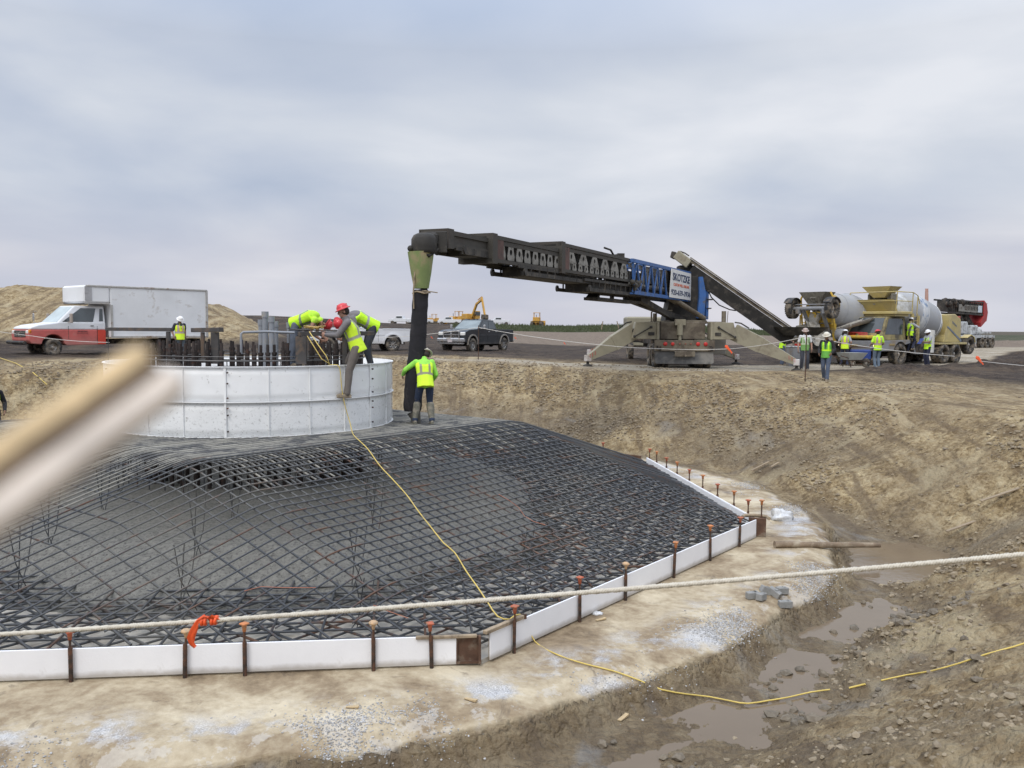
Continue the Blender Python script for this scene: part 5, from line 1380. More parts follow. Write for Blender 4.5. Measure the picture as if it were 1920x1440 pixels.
# undersides that hang below and run farther out than the section above
for t0, t1, hw, z1, z0, nm in ((.79, .955, .32, .04, -.10, 'outer_belly'), (.56, .815, .43, -.16, -.42, 'middle_belly'), (.12, .60, .50, -.28, -.66, 'inner_belly')):
    q = MB(); seg(q, t0, 0, (z1 + z0) / 2, t1 - .02, 0, (z1 + z0) / 2, hw * 1.6, z1 - z0)
    for s_ in (-1, 1):
        seg(q, t0, s_ * hw, z0 + .06, t1, s_ * hw, z0 + .06, .07, .11); seg(q, t0, s_ * hw, z1 - .03, t1 + .012, s_ * hw, z1 - .03, .06, .08)
        n = int((t1 - t0) * 40)
        for k in range(n): c = t0 + (t1 - t0) * k / n; q.box(BP(c, s_ * (hw + .01), (z0 + z1) / 2 + .02), (.05, .05, abs(z1 - z0)), None)
        q.cyl(BP(t1 - .006, s_ * (hw + .02), z0 + .10), BP(t1 - .006, s_ * (hw + .07), z0 + .10), .10, n=10)
    cb(q, nm, dgrey)
q = MB(); seg(q, .30, 0, -.86, .52, 0, -.84, .5, .10); seg(q, .505, 0, -.70, .52, 0, -.86, .4, .08)
for c in (.35, .42, .49): q.box(BP(c, 0, -.75), (.1, .5, .22))
cb(q, 'cable_carrier', dgrey)
# blue lattice truss
t0, t1 = .035, .405; hw, tp, bt = .62, .60, -.62
q = MB()
for s_ in (-1, 1):
    seg(q, -.03, s_ * hw, tp, t1, s_ * hw, tp - .02, .10, .13); seg(q, -.03, s_ * hw, bt, t1 - .01, s_ * hw, bt + .08, .10, .13)
cb(q, 'truss_chords', blue_m)
for s_ in (-1, 1):
    q = MB(); n = 5; ts = [.185 + (.40 - .185) * k / n for k in range(n + 1)]
    for k in range(n):
        c = (ts[k] + ts[k + 1]) / 2
        hb = bt + .08 * c / .4
        for dt in (-.002, .002): pass
        seg(q, ts[k], s_ * hw, hb, c, s_ * hw, tp, .055, .085); seg(q, c, s_ * hw, tp, ts[k + 1], s_ * hw, hb + .01, .045, .06)
    seg(q, t1 - .004, s_ * hw, tp, t1 - .012, s_ * hw, bt + .08, .09, .09)
    cb(q, 'truss_diagonals', blue_m)
q = MB()
for c in (.06, .125, .20, .28, .36, .40): seg(q, c, -hw, tp, c + .0001, hw, tp, .07, .07); seg(q, c, -hw, bt + .04, c + .0001, hw, bt + .04, .07, .07)
seg(q, .36, hw, bt + .1, .405, hw + .06, -.25, .06, .07)
cb(q, 'truss_crossbars', blue_m)
q = MB(); seg(q, .03, 0, .05, .40, 0, .05, .95, .34); seg(q, -.02, 0, 0, .175, 0, 0, 1.1, 1.05); cb(q, 'inner_boom', dgrey)
q = MB(); seg(q, .185, hw - .12, .42, .405, hw - .12, .42, .04, .16); seg(q, .185, hw - .12, -.25, .405, hw - .12, -.25, .04, .12)
for k in range(7): seg(q, .20 + k * .030, hw - .11, -.22, .20 + k * .030 + .010, hw - .11, .36, .03, .12)
cb(q, 'inner_lattice', lgrey)
q = MB(); q.tube([BP(.41, .3, .66), BP(.44, .3, .72), BP(.455, .3, .68), BP(.47, .3, .84), BP(.50, .3, .86)], .035, 6)
q.box(BP(.42, .3, .72), (.25, .3, .16)); cb(q, 'hose_guide', dgrey)
q = MB()
for k in range(5): q.sph(BP(.375 + .008 * k, hw + .04, -.25 + .06 * sin(k * 2)), .10, 8, 6)
seg(q, .365, hw + .08, -.12, .40, hw + .06, -.45, .08, .1); cb(q, 'winch', mgrey)
# sign
sg0, sg1 = .010, .180
corners = [BP(sg1, hw + .08, bt + .04), BP(sg0, hw + .08, bt + .00), BP(sg0, hw + .08, tp - .03), BP(sg1 - .012, hw + .08, tp + .0)]
q = MB(); q.hull([p_ for p_ in corners], [p_ + cs * .02 for p_ in corners]); sgn = cb(q, 'sign_board', mat('sign_white', (.74, .73, .70), .5, var=.04, dirt=(.45, .42, .36), dirt_amt=.1, dirt_scale=2))
def lettering(txt, cx, cz, width, height, m_, name, parent, base, xd, ud, nd, bold=.012):
    cu = bpy.data.curves.new(name, 'FONT'); cu.body = txt; cu.size = 1.0; cu.align_x = 'CENTER'; cu.align_y = 'CENTER'; cu.offset = bold; cu.extrude = .004
    ob = bpy.data.objects.new('tmp', cu); C.objects.link(ob)
    dg = bpy.context.evaluated_depsgraph_get(); dg.update()
    me = bpy.data.meshes.new_from_object(ob.evaluated_get(dg)); bpy.data.objects.remove(ob)
    co = np.empty(len(me.vertices) * 3); me.vertices.foreach_get('co', co); co = co.reshape(-1, 3)
    mn, mx_ = co.min(0), co.max(0); c_ = (mn + mx_) / 2; sx = width / (mx_[0] - mn[0]); sy = height / (mx_[1] - mn[1])
    x = (co[:, 0] - c_[0]) * sx + cx; y = (co[:, 1] - c_[1]) * sy + cz; z = co[:, 2]
    out = np.array(base) + np.outer(x, np.array(xd)) + np.outer(y, np.array(ud)) + np.outer(z, np.array(nd))
    me.vertices.foreach_set('co', out.astype(np.float32).ravel()); me.update(); me.materials.clear()
    return link_mesh(name, me, m_, parent)
sc_w = (corners[1] - corners[0]).length; sc_h = (corners[2] - corners[1]).length
ctr = (corners[0] + corners[1] + corners[2] + corners[3]) / 4 + cs * .024 - V((PV.x, PV.y, gcv))
ink = mat('sign_ink_blue', (.03, .045, .10), .5); inkr = mat('sign_ink_red', (.62, .14, .06), .5)
xd = (corners[1] - corners[0]).normalized()
lettering('SKOTZKE', .02, sc_h * .24, sc_w * .80, sc_h * .27, ink, 'sign_lettering', sgn, ctr, xd, bu, cs, .03)
lettering('CUSTOM WELL DRILLING', .05, -sc_h * .03, sc_w * .74, sc_h * .10, inkr, 'sign_lettering', sgn, ctr, xd, bu, cs, .02)
lettering('920-659-3936', -.02, -sc_h * .30, sc_w * .90, sc_h * .19, ink, 'sign_lettering', sgn, ctr, xd, bu, cs, .02)
# boom tip hood
q = MB(); tp_ = B_ + V((-.05, 0, 0)); ht = aty(797, 437, 18.6).z
q.lathe([(.001, ht - 3.0), (.15, ht - 3.01), (.23, ht - 3.05), (.275, ht - 3.13), (.28, ht - 3.30), (.27, ht - 3.36), (.275, ht - 3.43), (.20, ht - 3.43)], (TP.x - .02, 18.6, 3.0), n=14); q.build
cb(q, 'discharge_hood', dgrey)
q = MB(); q.beam(BP(.972, 0, .12), V((TP.x + .04, 18.66, 3.60)), .44, .30, b=.06); q.box((TP.x + .17, 18.75, 3.54), (.06, .60, .46), Rz(atan2(bd.y, bd.x) + .2), .015); q.tube([BP(.985, .28, .05), V((TP.x + .10, 18.40, 3.22)), V((TP.x - .12, 18.38, 3.30))], .04, 6); q.sph((TP.x - .30, 18.5, 3.38), .07, 8, 6); cb(q, 'hood_shell', dgrey)
# lift rams and turret
q = MB(); q.beam(BP(.30, .2, -.7), V((7.2, 38.2, 2.15)), .20, .22); q.beam(BP(.30, -.3, -.7), V((7.6, 38.6, 2.15)), .20, .22); cb(q, 'boom_strut', dgrey)
q = MB(); q.cyl(BP(.10, .45, -.62), V((8.55, 38.5, 2.2)), .11, n=12); q.cyl(BP(.17, .45, -.45), BP(.08, .45, -.70), .15, n=12); cb(q, 'lift_ram', tan_d)
q = MB(); q.prism([(6.9, 2.08), (8.75, 2.08), (8.6, 3.2), (8.35, 4.1), (7.5, 4.1), (7.1, 3.1)], 38.9, 40.2); cb(q, 'turret', dgrey, .02)
q = MB(); q.prism([(8.28, 2.2), (8.60, 2.2), (8.66, 3.3), (8.50, 4.05), (8.34, 4.05), (8.36, 3.2)], 38.62, 38.88); q.box((8.77, 39.3, 2.9), (.14, .9, 1.5), None, .02); cb(q, 'turret_plates', blue_m)
q = MB()
for zz, ln in ((3.42, .32), (3.05, .30), (2.65, .2)): q.box((8.85 + ln / 2 - .1, 39.0, zz), (ln, .5, .05), None, .01)
q.box((9.0, 39.0, 3.50), (.3, .5, .1), None, .03); cb(q, 'valve_shelf', dgrey)
q = MB(); q.cyl((7.75, 38.6, 1.95), (7.75, 38.6, 2.1), .95, n=28); q.box((7.5, 37.6, 2.0), (2.9, 1.5, .07)); cb(q, 'turntable', tan_d)
# receiving hopper head under the feed conveyor
q = MB(); q.hull([V((7.5, 39.2, 3.9)), V((8.35, 39.2, 3.9)), V((8.35, 40.1, 3.9)), V((7.5, 40.1, 3.9))], [V((7.4, 39.1, 4.22)), V((8.45, 39.1, 4.22)), V((8.45, 40.2, 4.22)), V((7.4, 40.2, 4.22))]); cb(q, 'transfer_hopper', mgrey)
# chassis rear
X0 = 7.28; Yr = 36.6
q = MB(); q.prism([(X0 - .95, 1.27), (X0 + .95, 1.27), (X0 + .95, 2.0), (X0 - .95, 2.0)], 36.7, 38.6); cb(q, 'turret_base', tan_d, .03)
q = MB(); q.cyl((X0 - .15, 36.62, 1.45), (X0 - .15, 36.62, 1.95), .13, n=12); q.box((X0 - .15, 36.62, 2.0), (.45, .14, .25)); q.cyl((X0 - .15, 36.6, 1.2), (X0 - .15, 36.6, 1.45), .07, n=10); cb(q, 'swing_motor', tan_m)
for s_, nm in ((-1, 0), (1, 0)):
    q = MB(); x0, x1 = X0 + s_ * 1.08, X0 + s_ * 2.12
    q.prism([(x0, 1.27), (x1 + s_ * .12, 1.29), (x1 - s_ * .06, 2.0), (x0, 2.0)], 36.35, 36.95)
    q.box((x0 + s_ * .05, 36.31, 1.63), (.10, .07, .74)); cb(q, 'outrigger_beam', tan_m, .02)
    q = MB(); q.cyl((x0 + s_ * .35, 36.30, 1.78), (x1, 36.30, 1.38), .025, n=8); q.sph((x0 + s_ * .35, 36.30, 1.78), .06); q.sph((x1, 36.30, 1.38), .06); q.box((x0 + s_ * .33, 36.33, 1.50), (.26, .03, .14), None, .01); cb(q, 'ram_linkage', dgrey)
# outrigger legs, deep and tapering: pivot, foot
def outleg(px, py, pz, fx, fy, m_=tan_m, w0=.74, w1=.24, lab=None):
    fz = gz(fx, fy) + .34
    P0, P1 = V((px, py, pz)), V((fx, fy, fz)); d = (P1 - P0); h = V((d.x, d.y, 0)).normalized(); sdv = V((-h.y, h.x, 0)); u = sdv.cross(d).normalized()
    if u.z < 0: u = -u
    q = MB(); L_ = d.length; d.normalize()
    Pm = P0 + d * L_ * .45
    def loop(p_, hh, w_): return [p_ + sdv * w_ - u * hh, p_ + sdv * w_ + u * hh * .9, p_ - sdv * w_ + u * hh * .9, p_ - sdv * w_ - u * hh]
    q.hull(loop(P0 + V((0, 0, 0)), w0 / 2, .17), loop(Pm, w0 * .46, .17)); q.hull(loop(Pm + d * .002, w0 * .44, .16), loop(P1, w1 / 2, .11))
    cb(q, 'outrigger_leg', m_, .01)
    q = MB(); q.cyl(P1, P1 - V((0, 0, .26)), .06, n=10); q.lathe([(.07, -.24), (.20, -.30), (.22, -.34), (.001, -.345)], P1, n=14); cb(q, 'foot_pad', dgrey)
    q = MB()
    for k in range(3):
        for s2 in (-1, 1):
            q = MB(); q.beam(P1 - d * (.05 + .13 * k) + sdv * s2 * .125 - u * .02, P1 - d * (.13 + .13 * k) + sdv * s2 * .125 + u * .12, .012, .05, up=sdv)
            cb(q, 'warning_stripe', mat('warning_red', (.45, .05, .05), .5, var=.15))
    q = MB(); q.box(P1 + V((0, 0, .0)), (.24, .28, .26), Rz(atan2(h.y, h.x)), .02); cb(q, 'foot_bracket', mat('foot_white', (.55, .52, .5), .6, dirt=(.3, .25, .2), dirt_amt=.5))
    q = MB(); q.cyl(P0 + sdv * .2, P0 - sdv * .2, .10, n=12); q.tube([P0 + u * .36 - d * .15, P0 + u * .44 + d * .1, P0 + u * .40 + d * .5], .03, 6); cb(q, 'pivot_pin', dgrey)
a = at(1098, 679, .25); b1 = at(1477, 688, .1)
outleg(X0 - 2.16, 36.65, 1.62, a.x, 36.1); outleg(X0 + 2.16, 36.65, 1.62, b1.x * .985, 35.6)
outleg(X0 - 1.6, 41.8, 1.30, 3.9, 43.0, tan_m, .55, .22); outleg(X0 + 1.6, 41.8, 1.30, 11.0, 42.2, tan_m, .55, .22)
q = MB(); q.box((X0, 42.0, 1.3), (3.2, .5, .5)); q.box((X0, 40.5, .95), (1.0, 8.0, .3)); q.box((X0, 42.0, 1.2), (1.9, 5.5, .35)); cb(q, 'chassis_frame', under)
q = MB(); q.prism([(X0 - 1.26, .78), (X0 + 1.26, .78), (X0 + 1.26, 1.24), (X0 - 1.26, 1.24)], 36.25, 36.45); cb(q, 'rear_bumper', tan_d, .015)
q = MB()
for s_ in (-1, 1): q.box((X0 + s_ * 1.1, 36.235, .90), (.20, .03, .20))
cb(q, 'bumper_recess', under)
for k, (xo, rd_k) in enumerate(((-.83, .085), (-.52, .075), (.55, .085), (.87, .085))):
    q = MB(); q.lathe([(rd_k, 0), (rd_k, .03), (rd_k * .7, .045), (.001, .05)], (X0 + xo, 36.245, 1.08), (0, -1, 0), 16); cb(q, 'tail_light', lamp_r)
q = MB()
for xo in (-.22, .02, .25): q = MB(); q.cyl((X0 + xo, 36.245, 1.09), (X0 + xo, 36.21, 1.09), .035, n=10); cb(q, 'marker_lamp', mat('lamp_dusty', (.25, .10, .07), .6))
q = MB(); q.box((X0, 36.20, .66), (.85, .05, .22), None, .01); q.cyl((X0, 36.17, .60), (X0, 36.05, .60), .05, n=8); cb(q, 'tow_plate', tan_d)
q = MB(); 
pts_ = [(X0 - 1.22, .76), (X0 + 1.22, .76), (X0 + 1.25, .30), (X0 + 1.18, .24), (X0 - 1.18, .24), (X0 - 1.25, .30)]
q.prism(pts_, 36.33, 36.35); cb(q, 'mud_flap', mat('mud_flap_rubber', (.085, .085, .085), .6, var=.35, vscale=1.5, dirt=(.24, .23, .21), dirt_amt=.4, dirt_scale=1.2))
for yy in (37.0, 38.3):
    for s_ in (-1, 1):
        for dx_ in (0, -.34): wheel(conv, X0 + s_ * (1.08 + dx_), yy, gcv * 0 + .50 , .50, .29, s_, rim_s, axis=(1, 0, 0), spokes=0, dual=True).location = (-PV.x, -PV.y, 0)
for s_ in (-1, 1): wheel(conv, X0 + s_ * 1.05, 45.5, .50, .50, .29, s_, rim_s, axis=(1, 0, 0), spokes=0, dual=True).location = (-PV.x, -PV.y, 0)
q = MB(); q.box((X0, 46.6, 1.55), (2.35, 1.7, 1.6), None, .08); cb(q, 'cab', tan_m)
# exhaust loops / railings on the deck
q = MB(); q.tube([(6.0, 37.2, 1.98), (6.0, 37.2, 2.42), (6.12, 37.2, 2.5), (6.9, 37.2, 2.5)], .035, 6); q.tube([(6.15, 37.2, 1.98), (6.15, 37.2, 2.38)], .09, 8); cb(q, 'deck_pipe', tan_d); q = MB()
q.tube([(9.2, 37.5, 1.98), (9.2, 37.5, 2.5)], .10, 8); q.tube([(9.35, 37.5, 1.98), (9.38, 37.5, 2.5)], .015, 6); cb(q, 'deck_pipe', tan_d)
q = MB(); q.box((X0 + 1.75, 37.8, .98), (.62, .5, .75), None, .03); cb(q, 'tool_box', mat('grey_box', (.25, .24, .22), .6, dirt=(.3, .27, .22), dirt_amt=.4))
# feed conveyor
f0 = aty(1277, 491, 39.6); f1 = aty(1490, 639, 38.0)
fd = (f1 - f0).normalized(); FLn = (f1 - f0).length; fs = fd.cross(V((0, 0, 1))).normalized(); fu = fs.cross(fd)
if fu.z < 0: fu = -fu
if fs.y > 0: fs = -fs      # toward the camera
def FP(t, s_, h): return f0 + fd * (t * FLn) + fs * s_ + fu * h
q = MB()
for s_ in (-1, 1):
    q.beam(FP(.05, s_ * .42, .29), FP(1, s_ * .42, .29), .05, .14, up=fu); q.beam(FP(.05, s_ * .47, .40), FP(1, s_ * .47, .40), .16, .05, up=fu)
cb(q, 'feed_rails', tan_d)
q = MB(); q.beam(FP(.02, 0, .30), FP(.99, 0, .30), .70, .05, up=fu); cb(q, 'feed_belt', belt_m)
q = MB(); 
for s_ in (-1, 1): q.beam(FP(.10, s_ * .40, -.05), FP(.98, s_ * .40, -.05), .06, .50, up=fu); q.beam(FP(.12, s_ * .40, -.34), FP(.96, s_ * .40, -.34), .09, .07, up=fu)
q.beam(FP(.12, 0, -.15), FP(.96, 0, -.15), .74, .22, up=fu)
for k in range(16): q.beam(FP(.13 + k * .053, -.42, -.34), FP(.13 + k * .053, .42, -.34), .05, .05, up=fu)
cb(q, 'feed_underframe', mat('underframe_black', (.022, .020, .018), .9, var=.3, dirt=(.07, .06, .05), dirt_amt=.3, dirt_scale=3))  # near black all over, darker than the rails above
q = MB(); hp = FP(0, 0, 0)
q.beam(FP(-.055, 0, .16), FP(.07, 0, .12), .98, .42, up=fu, b=.03); cb(q, 'feed_head', tan_m)
q = MB(); q.beam(FP(-.085, 0, .02), FP(-.052, 0, .10), .9, .30, up=fu, b=.03); q.tube([FP(-.06, -.3, .36), FP(-.02, -.3, .42), FP(.02, 0, .42)], .03, 6); cb(q, 'head_scraper', mgrey)
q = MB(); q.box((7.95, 39.7, 4.30), (.75, .7, .62), None, .04); cb(q, 'drop_box', dgrey)
q = MB(); q.tube([FP(.30, .2, -.38), FP(.34, .2, -.52), FP(.42, .2, -.60), FP(.50, .2, -.50), FP(.54, .2, -.38)], .028, 6); cb(q, 'hydraulic_hose', belt_m)
q = MB(); q.beam(FP(.16, .2, -.3), V((8.6, 39.3, 3.5)), .10, .12); cb(q, 'feed_strut', tan_d)
q = MB(); e = FP(.97, 0, .1); q.hull([e + V((-.5, -.6, .05)), e + V((.9, -.6, .05)), e + V((.9, .6, .05)), e + V((-.5, .6, .05))], [e + V((-.9, -.95, .42)), e + V((1.25, -.95, .42)), e + V((1.25, .95, .42)), e + V((-.9, .95, .42))]); cb(q, 'receiving_hopper', dgrey)

# ------------------------------------------------------------------ drop hose hanging from the boom tip
ph = [aty(789, 545, 18.6), aty(786, 600, 18.55), aty(782, 660, 18.5), aty(776, 720, 18.45), aty(773, 772, 18.4)]
cone_t, cone_b = aty(789, 476, 18.6), aty(790, 541, 18.6)
dh = thing('drop_chute', 'black drop hose with an olive green cone hanging from the conveyor tip', 'concrete hose', (cone_t.x, cone_t.y, cone_t.z))
O_ = V((cone_t.x, cone_t.y, cone_t.z))
q = MB(); q.tube([cone_t + V((0, 0, .04)) - O_, cone_t.lerp(cone_b, .55) - O_, cone_b - O_], [.285, .222, .160], 24); q.build('green_cone', mat('olive_fabric', (.20, .255, .095), .75, var=.15, vscale=2.5, dirt=(.34, .27, .16), dirt_amt=.35, dirt_scale=1.5), dh)
q = MB(); P_ = [cone_b]; RS = [.16]
allp = [cone_b - V((0, 0, .05))] + ph; rs_ = [.165, .17, .172, .185, .20, .195]
pts = []; rr_ = []
for i in range(len(allp) - 1):
    for j in range(8):
        f_ = j / 8; pts.append(allp[i].lerp(allp[i + 1], f_) - O_); rr_.append(rs_[i] + (rs_[i + 1] - rs_[i]) * f_ + .005 * sin((i * 8 + j) * 1.7))
pts.append(allp[-1] - O_); rr_.append(.17)
q.tube(pts, rr_, 20); q.build('hose', mat('black_hose', (.014, .013, .016), .9, var=.3, vscale=4, dirt=(.06, .05, .05), dirt_amt=.2, bump=.01, bscale=12), dh)
q = MB(); c = cone_b - O_ - V((0, 0, .09)); q.tube([c + V((.185 * cos(k * pi / 8), .185 * sin(k * pi / 8), .02 * sin(k * 1.3))) for k in range(16)], .018, 6, closed=True); q.tube([c + V((-.17, -.08, 0)), c + V((.1, -.19, .03)), c + V((.36, -.1, -.0))], .012, 5); q.tube([c + V((-.12, -.18, .45)), c + V((-.15, -.2, 0)), c + V((-.14, -.2, -.35))], .016, 6); q.build('clamp_strap', wood_m, dh)
q = MB(); e = allp[-1] - O_; q.tube([e + V((.03, 0, .0)), e + V((.07, 0, -.12)), e + V((.09, 0, -.26))], [.15, .11, .10], 14); q.build('hose_end', mat('hose_end_grey', (.06, .055, .05), .8, var=.3, dirt=(.15, .14, .12), dirt_amt=.4), dh)
# ================================================================== MIXER TRUCKS
cream = mat('mixer_cream_yellow', (.50, .405, .165), .5, var=.14, vscale=1.5, dirt=(.27, .235, .175), dirt_amt=.42, dirt_scale=1.5, dirt_low=1.3)
myel = mat('mixer_yellow', (.62, .40, .045), .55, var=.15, vscale=2, dirt=(.22, .19, .14), dirt_amt=.35, dirt_scale=2)
drumg = mat('drum_grey', (.34, .345, .355), .6, var=.12, vscale=1.2, dirt=(.36, .35, .32), dirt_amt=.3, dirt_scale=2.2)
drumw = mat('drum_light', (.56, .57, .575), .5, var=.10, vscale=1.2, dirt=(.33, .32, .29), dirt_amt=.35, dirt_scale=2)
mfr = mat('mixer_frame_grey', (.235, .24, .25), .55, var=.12, dirt=(.24, .20, .16), dirt_amt=.35, dirt_scale=2)
grime = mat('concrete_crust', (.20, .185, .15), .9, var=.3, vscale=4, dirt=(.08, .07, .055), dirt_amt=.4, dirt_scale=4, bump=.02, bscale=9)
chutem = mat('chute_steel', (.36, .34, .30), .6, var=.2, vscale=3, dirt=(.20, .18, .15), dirt_amt=.4, dirt_scale=3)
def drum(t, x_m, z_m, x_e, z_e, prof, parts):
    """prof: (fraction of axis, radius); parts: list of (i0, i1, material)"""
    a = V((x_m, 0, z_m)); b_ = V((x_e, 0, z_e)); ax = (b_ - a); L_ = ax.length
    for i0, i1, m_, nm in parts:
        q = MB(); q.lathe([(r, f_ * L_) for f_, r in prof[i0:i1 + 1]], a, ax, 40); q.build(nm, m_, t)
    q = MB()
    for f_, r in prof:
        if r > .7 and 0 < f_ < .97: q.lathe([(r + .001, f_ * L_ - .02), (r + .022, f_ * L_ - .015), (r + .022, f_ * L_ + .015), (r + .001, f_ * L_ + .02)], a, ax, 40)
    q.build('drum_seams', parts[0][2], t)
def hopper(t, x, z, m_, wt=.75, wb=.3, h=.55):
    q = MB(); A = [V((x - wb * .8, -wb, z - h)), V((x + wb * .8, -wb, z - h)), V((x + wb * .8, wb, z - h)), V((x - wb * .8, wb, z - h))]
    B = [V((x - wt * .7, -wt, z)), V((x + wt * .7, -wt, z)), V((x + wt * .7, wt, z)), V((x - wt * .7, wt, z))]
    A2 = [p.lerp(q_, .0) for p, q_ in zip(A, A)]; B2 = [V((x + (p.x - x) * .93, p.y * .93, z)) for p in B]
    q.hull(A, B, caps=False); q.hull(A2, B2, caps=False); q.add(B + B2, [(i, (i + 1) % 4, 4 + (i + 1) % 4, 4 + i) for i in range(4)])
    q.build('charge_hopper', m_, t); return q
def trough(q, a, b, r, up=(0, 0, 1), th=.02, n=10, a0=200, a1=340):
    a, b = V(a), V(b); d = (b - a).normalized(); s_ = d.cross(V(up)).normalized(); u = s_.cross(d)
    def P_(c, rr, ang): return c + s_ * rr * cos(R(ang)) + u * rr * sin(R(ang))
    for i in range(n):
        g0, g1 = a0 + (a1 - a0) * i / n, a0 + (a1 - a0) * (i + 1) / n
        q.hull([P_(a, r, g0), P_(a, r, g1), P_(a, r - th, g1), P_(a, r - th, g0)], [P_(b, r * .92, g0), P_(b, r * .92, g1), P_(b, r * .92 - th, g1), P_(b, r * .92 - th, g0)])
# ---- second mixer: front discharge, nose towards the camera
MA = R(-144)
wp = aty(1684, 684, 43.0); fM = V((cos(MA), sin(MA))); lM = V((-fM.y, fM.x))
o2 = V((wp.x, wp.y)) - fM * 2.1 - lM * 1.1; gm = gz(wp.x, wp.y)
t = thing('mixer_truck', 'cream yellow front discharge concrete mixer with a pale drum, nose to the camera', 'mixer truck', (o2.x, o2.y, gm), MA, 'concrete mixer trucks')
drum(t, 2.0, 3.05, -2.75, 1.95, [(0, .45), (.03, .52), (.24, .88), (.44, 1.17), (.52, 1.21), (.80, 1.16), (.93, .88), (1.0, .5), (1.0, .01)], [(0, 2, drumw, 'drum_neck'), (2, 8, drumg, 'drum')])
q = MB()   # painted blue wave round the drum shoulder
aD = V((2.0, 0, 3.05)); dD = V((-2.75, 0, 1.95)) - aD; LD = dD.length
q.lathe([(1.13, .415 * LD), (1.185, .44 * LD), (1.225, .50 * LD), (1.228, .512 * LD), (1.19, .51 * LD), (1.13, .43 * LD)], aD, dD, 40); 
q.build('drum_stripe', mat('drum_stripe_blue', (.13, .20, .32), .5, var=.3, vscale=4, dirt=(.50, .51, .52), dirt_amt=.7, dirt_scale=3), t)
hopper(t, 1.95, 3.95, cream, .78, .32, .55)
q = MB(); q.lathe([(.62, -.35), (.66, -.1), (.60, .12), (.40, .16)], (1.85, 0, 3.15), (1, 0, .25), 20); q.box((1.9, .62, 3.25), (.5, .12, .7), None, .05); q.box((1.9, -.62, 3.25), (.5, .12, .7), None, .05); q.build('drum_collar', grime, t)
q = MB(); q.hull([V((2.35, -.75, 2.70)), V((2.35, .75, 2.70)), V((1.7, .75, 2.70)), V((1.7, -.75, 2.70))], [V((2.75, -1.05, 3.28)), V((2.75, 1.05, 3.28)), V((2.6, 1.05, 3.28)), V((2.6, -1.05, 3.28))]); q.build('splash_panel', cream, t, bevel=.01)
q = MB(); q.beam((2.56, -.06, 3.06), (2.56, .06, 3.06), .12, .05); q.build('panel_handle', mfr, t)
q = MB(); q.box((1.95, 0, 2.62), (1.55, 2.5, .14), None, .02); q.box((2.0, 0, 2.50), (1.2, 2.3, .12)); q.build('platform', cream, t)
q = MB()
for a_, b_ in (((2.7, 1.22, 2.7), (2.7, 1.28, 3.65)), ((1.2, 1.22, 2.7), (1.2, 1.25, 3.65)), ((2.7, -1.22, 2.7), (2.7, -1.3, 3.65)), ((.75, 1.22, 2.5), (.75, 1.25, 3.5))): q.tube([a_, b_], .025, 6)
q.tube([(2.7, -1.28, 3.65), (2.7, 1.28, 3.65), (1.2, 1.25, 3.65), (.75, 1.25, 3.5), (.55, 1.25, 3.1)], .025, 6); q.tube([(2.7, -1.25, 3.2), (2.75, 1.25, 3.2), (1.2, 1.24, 3.2)], .02, 6); q.build('handrail', cream, t)
# cab
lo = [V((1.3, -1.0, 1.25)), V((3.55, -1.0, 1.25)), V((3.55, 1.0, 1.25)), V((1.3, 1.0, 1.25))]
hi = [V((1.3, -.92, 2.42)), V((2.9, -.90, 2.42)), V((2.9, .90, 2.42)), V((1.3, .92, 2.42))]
q = MB(); q.hull(lo, hi); q.build('cab', mat('shaded_grimy_cab', (.30, .245, .11), .7, var=.3, vscale=2, dirt=(.10, .085, .06), dirt_amt=.6, dirt_scale=1.6), t, bevel=.04)  # yellow darkened to paint in the shade over the cab, plus grime
q = MB(); panelq(q, lerp4([lo[1], lo[2], hi[2], hi[1]], .06, .94, .30, .94), .012); q.build('windscreen', glass, t)
for s_ in (1, -1):
    q4 = [lo[2], lo[3], hi[3], hi[2]] if s_ > 0 else [lo[0], lo[1], hi[1], hi[0]]
    q = MB(); panelq(q, lerp4(q4, .10, .86, .24, .92), .012); q.build('side_window', glass, t)
q = MB(); q.box((3.0, -1.05, 2.60), (.35, .3, .14), None, .03); q.build('beacon', lamp_o, t)
q = MB(); q.tube([(3.3, -1.0, 2.0), (3.45, -1.35, 2.1)], .02, 6); q.box((3.45, -1.4, 2.1), (.06, .25, .42), None, .02); q.build('mirror', mat('green_glass', (.20, .34, .32), .1, var=.2), t)
# bumper and fenders
q = MB()
q.prism([(3.95, .72), (3.95, 1.22), (1.2, 1.27), (1.2, 1.1)] + [(2.1 + .66 * cos(R(a_)), .52 + .66 * sin(R(a_))) for a_ in (130, 110, 90, 70, 50, 30, 18)] + [(2.9, .72)], -1.2, 1.2); q.build('front_fender', mfr, t, bevel=.02)
q = MB(); q.box((3.97, -.25, .98), (.03, .55, .10), None, .01); q.box((2.9, 1.21, 1.03), (.45, .03, .09), None, .01); q.build('step_opening', mat('amber_grime', (.30, .22, .10), .7), t)
for s_ in (-1, 1):
    q = MB(); q.box((3.98, s_ * .95, .97), (.05, .30, .20), None, .03); q.build('headlight_housing', blackp, t)
    q = MB(); q.lathe([(.09, 0), (.08, .03), (.001, .035)], (4.0, s_ * .95, .97), (1, 0, 0), 14); q.build('headlight', lamp_on, t)
q = MB(); q.box((3.6, -.2, 1.40), (.7, 1.5, .16), None, .05); q.build('hydraulic_housing', myel, t)
q = MB()
for k in range(6): q.tube([(3.5 + .05 * k, -.9 + .1 * k, 1.45), (3.7, -.7 + .1 * k, 1.62), (3.8, -.1 + .1 * k, 1.60), (3.9, .2 + .05 * k, 1.38)], .03, 6)
q.build('red_hose', mat('red_hose', (.38, .035, .03), .5), t)
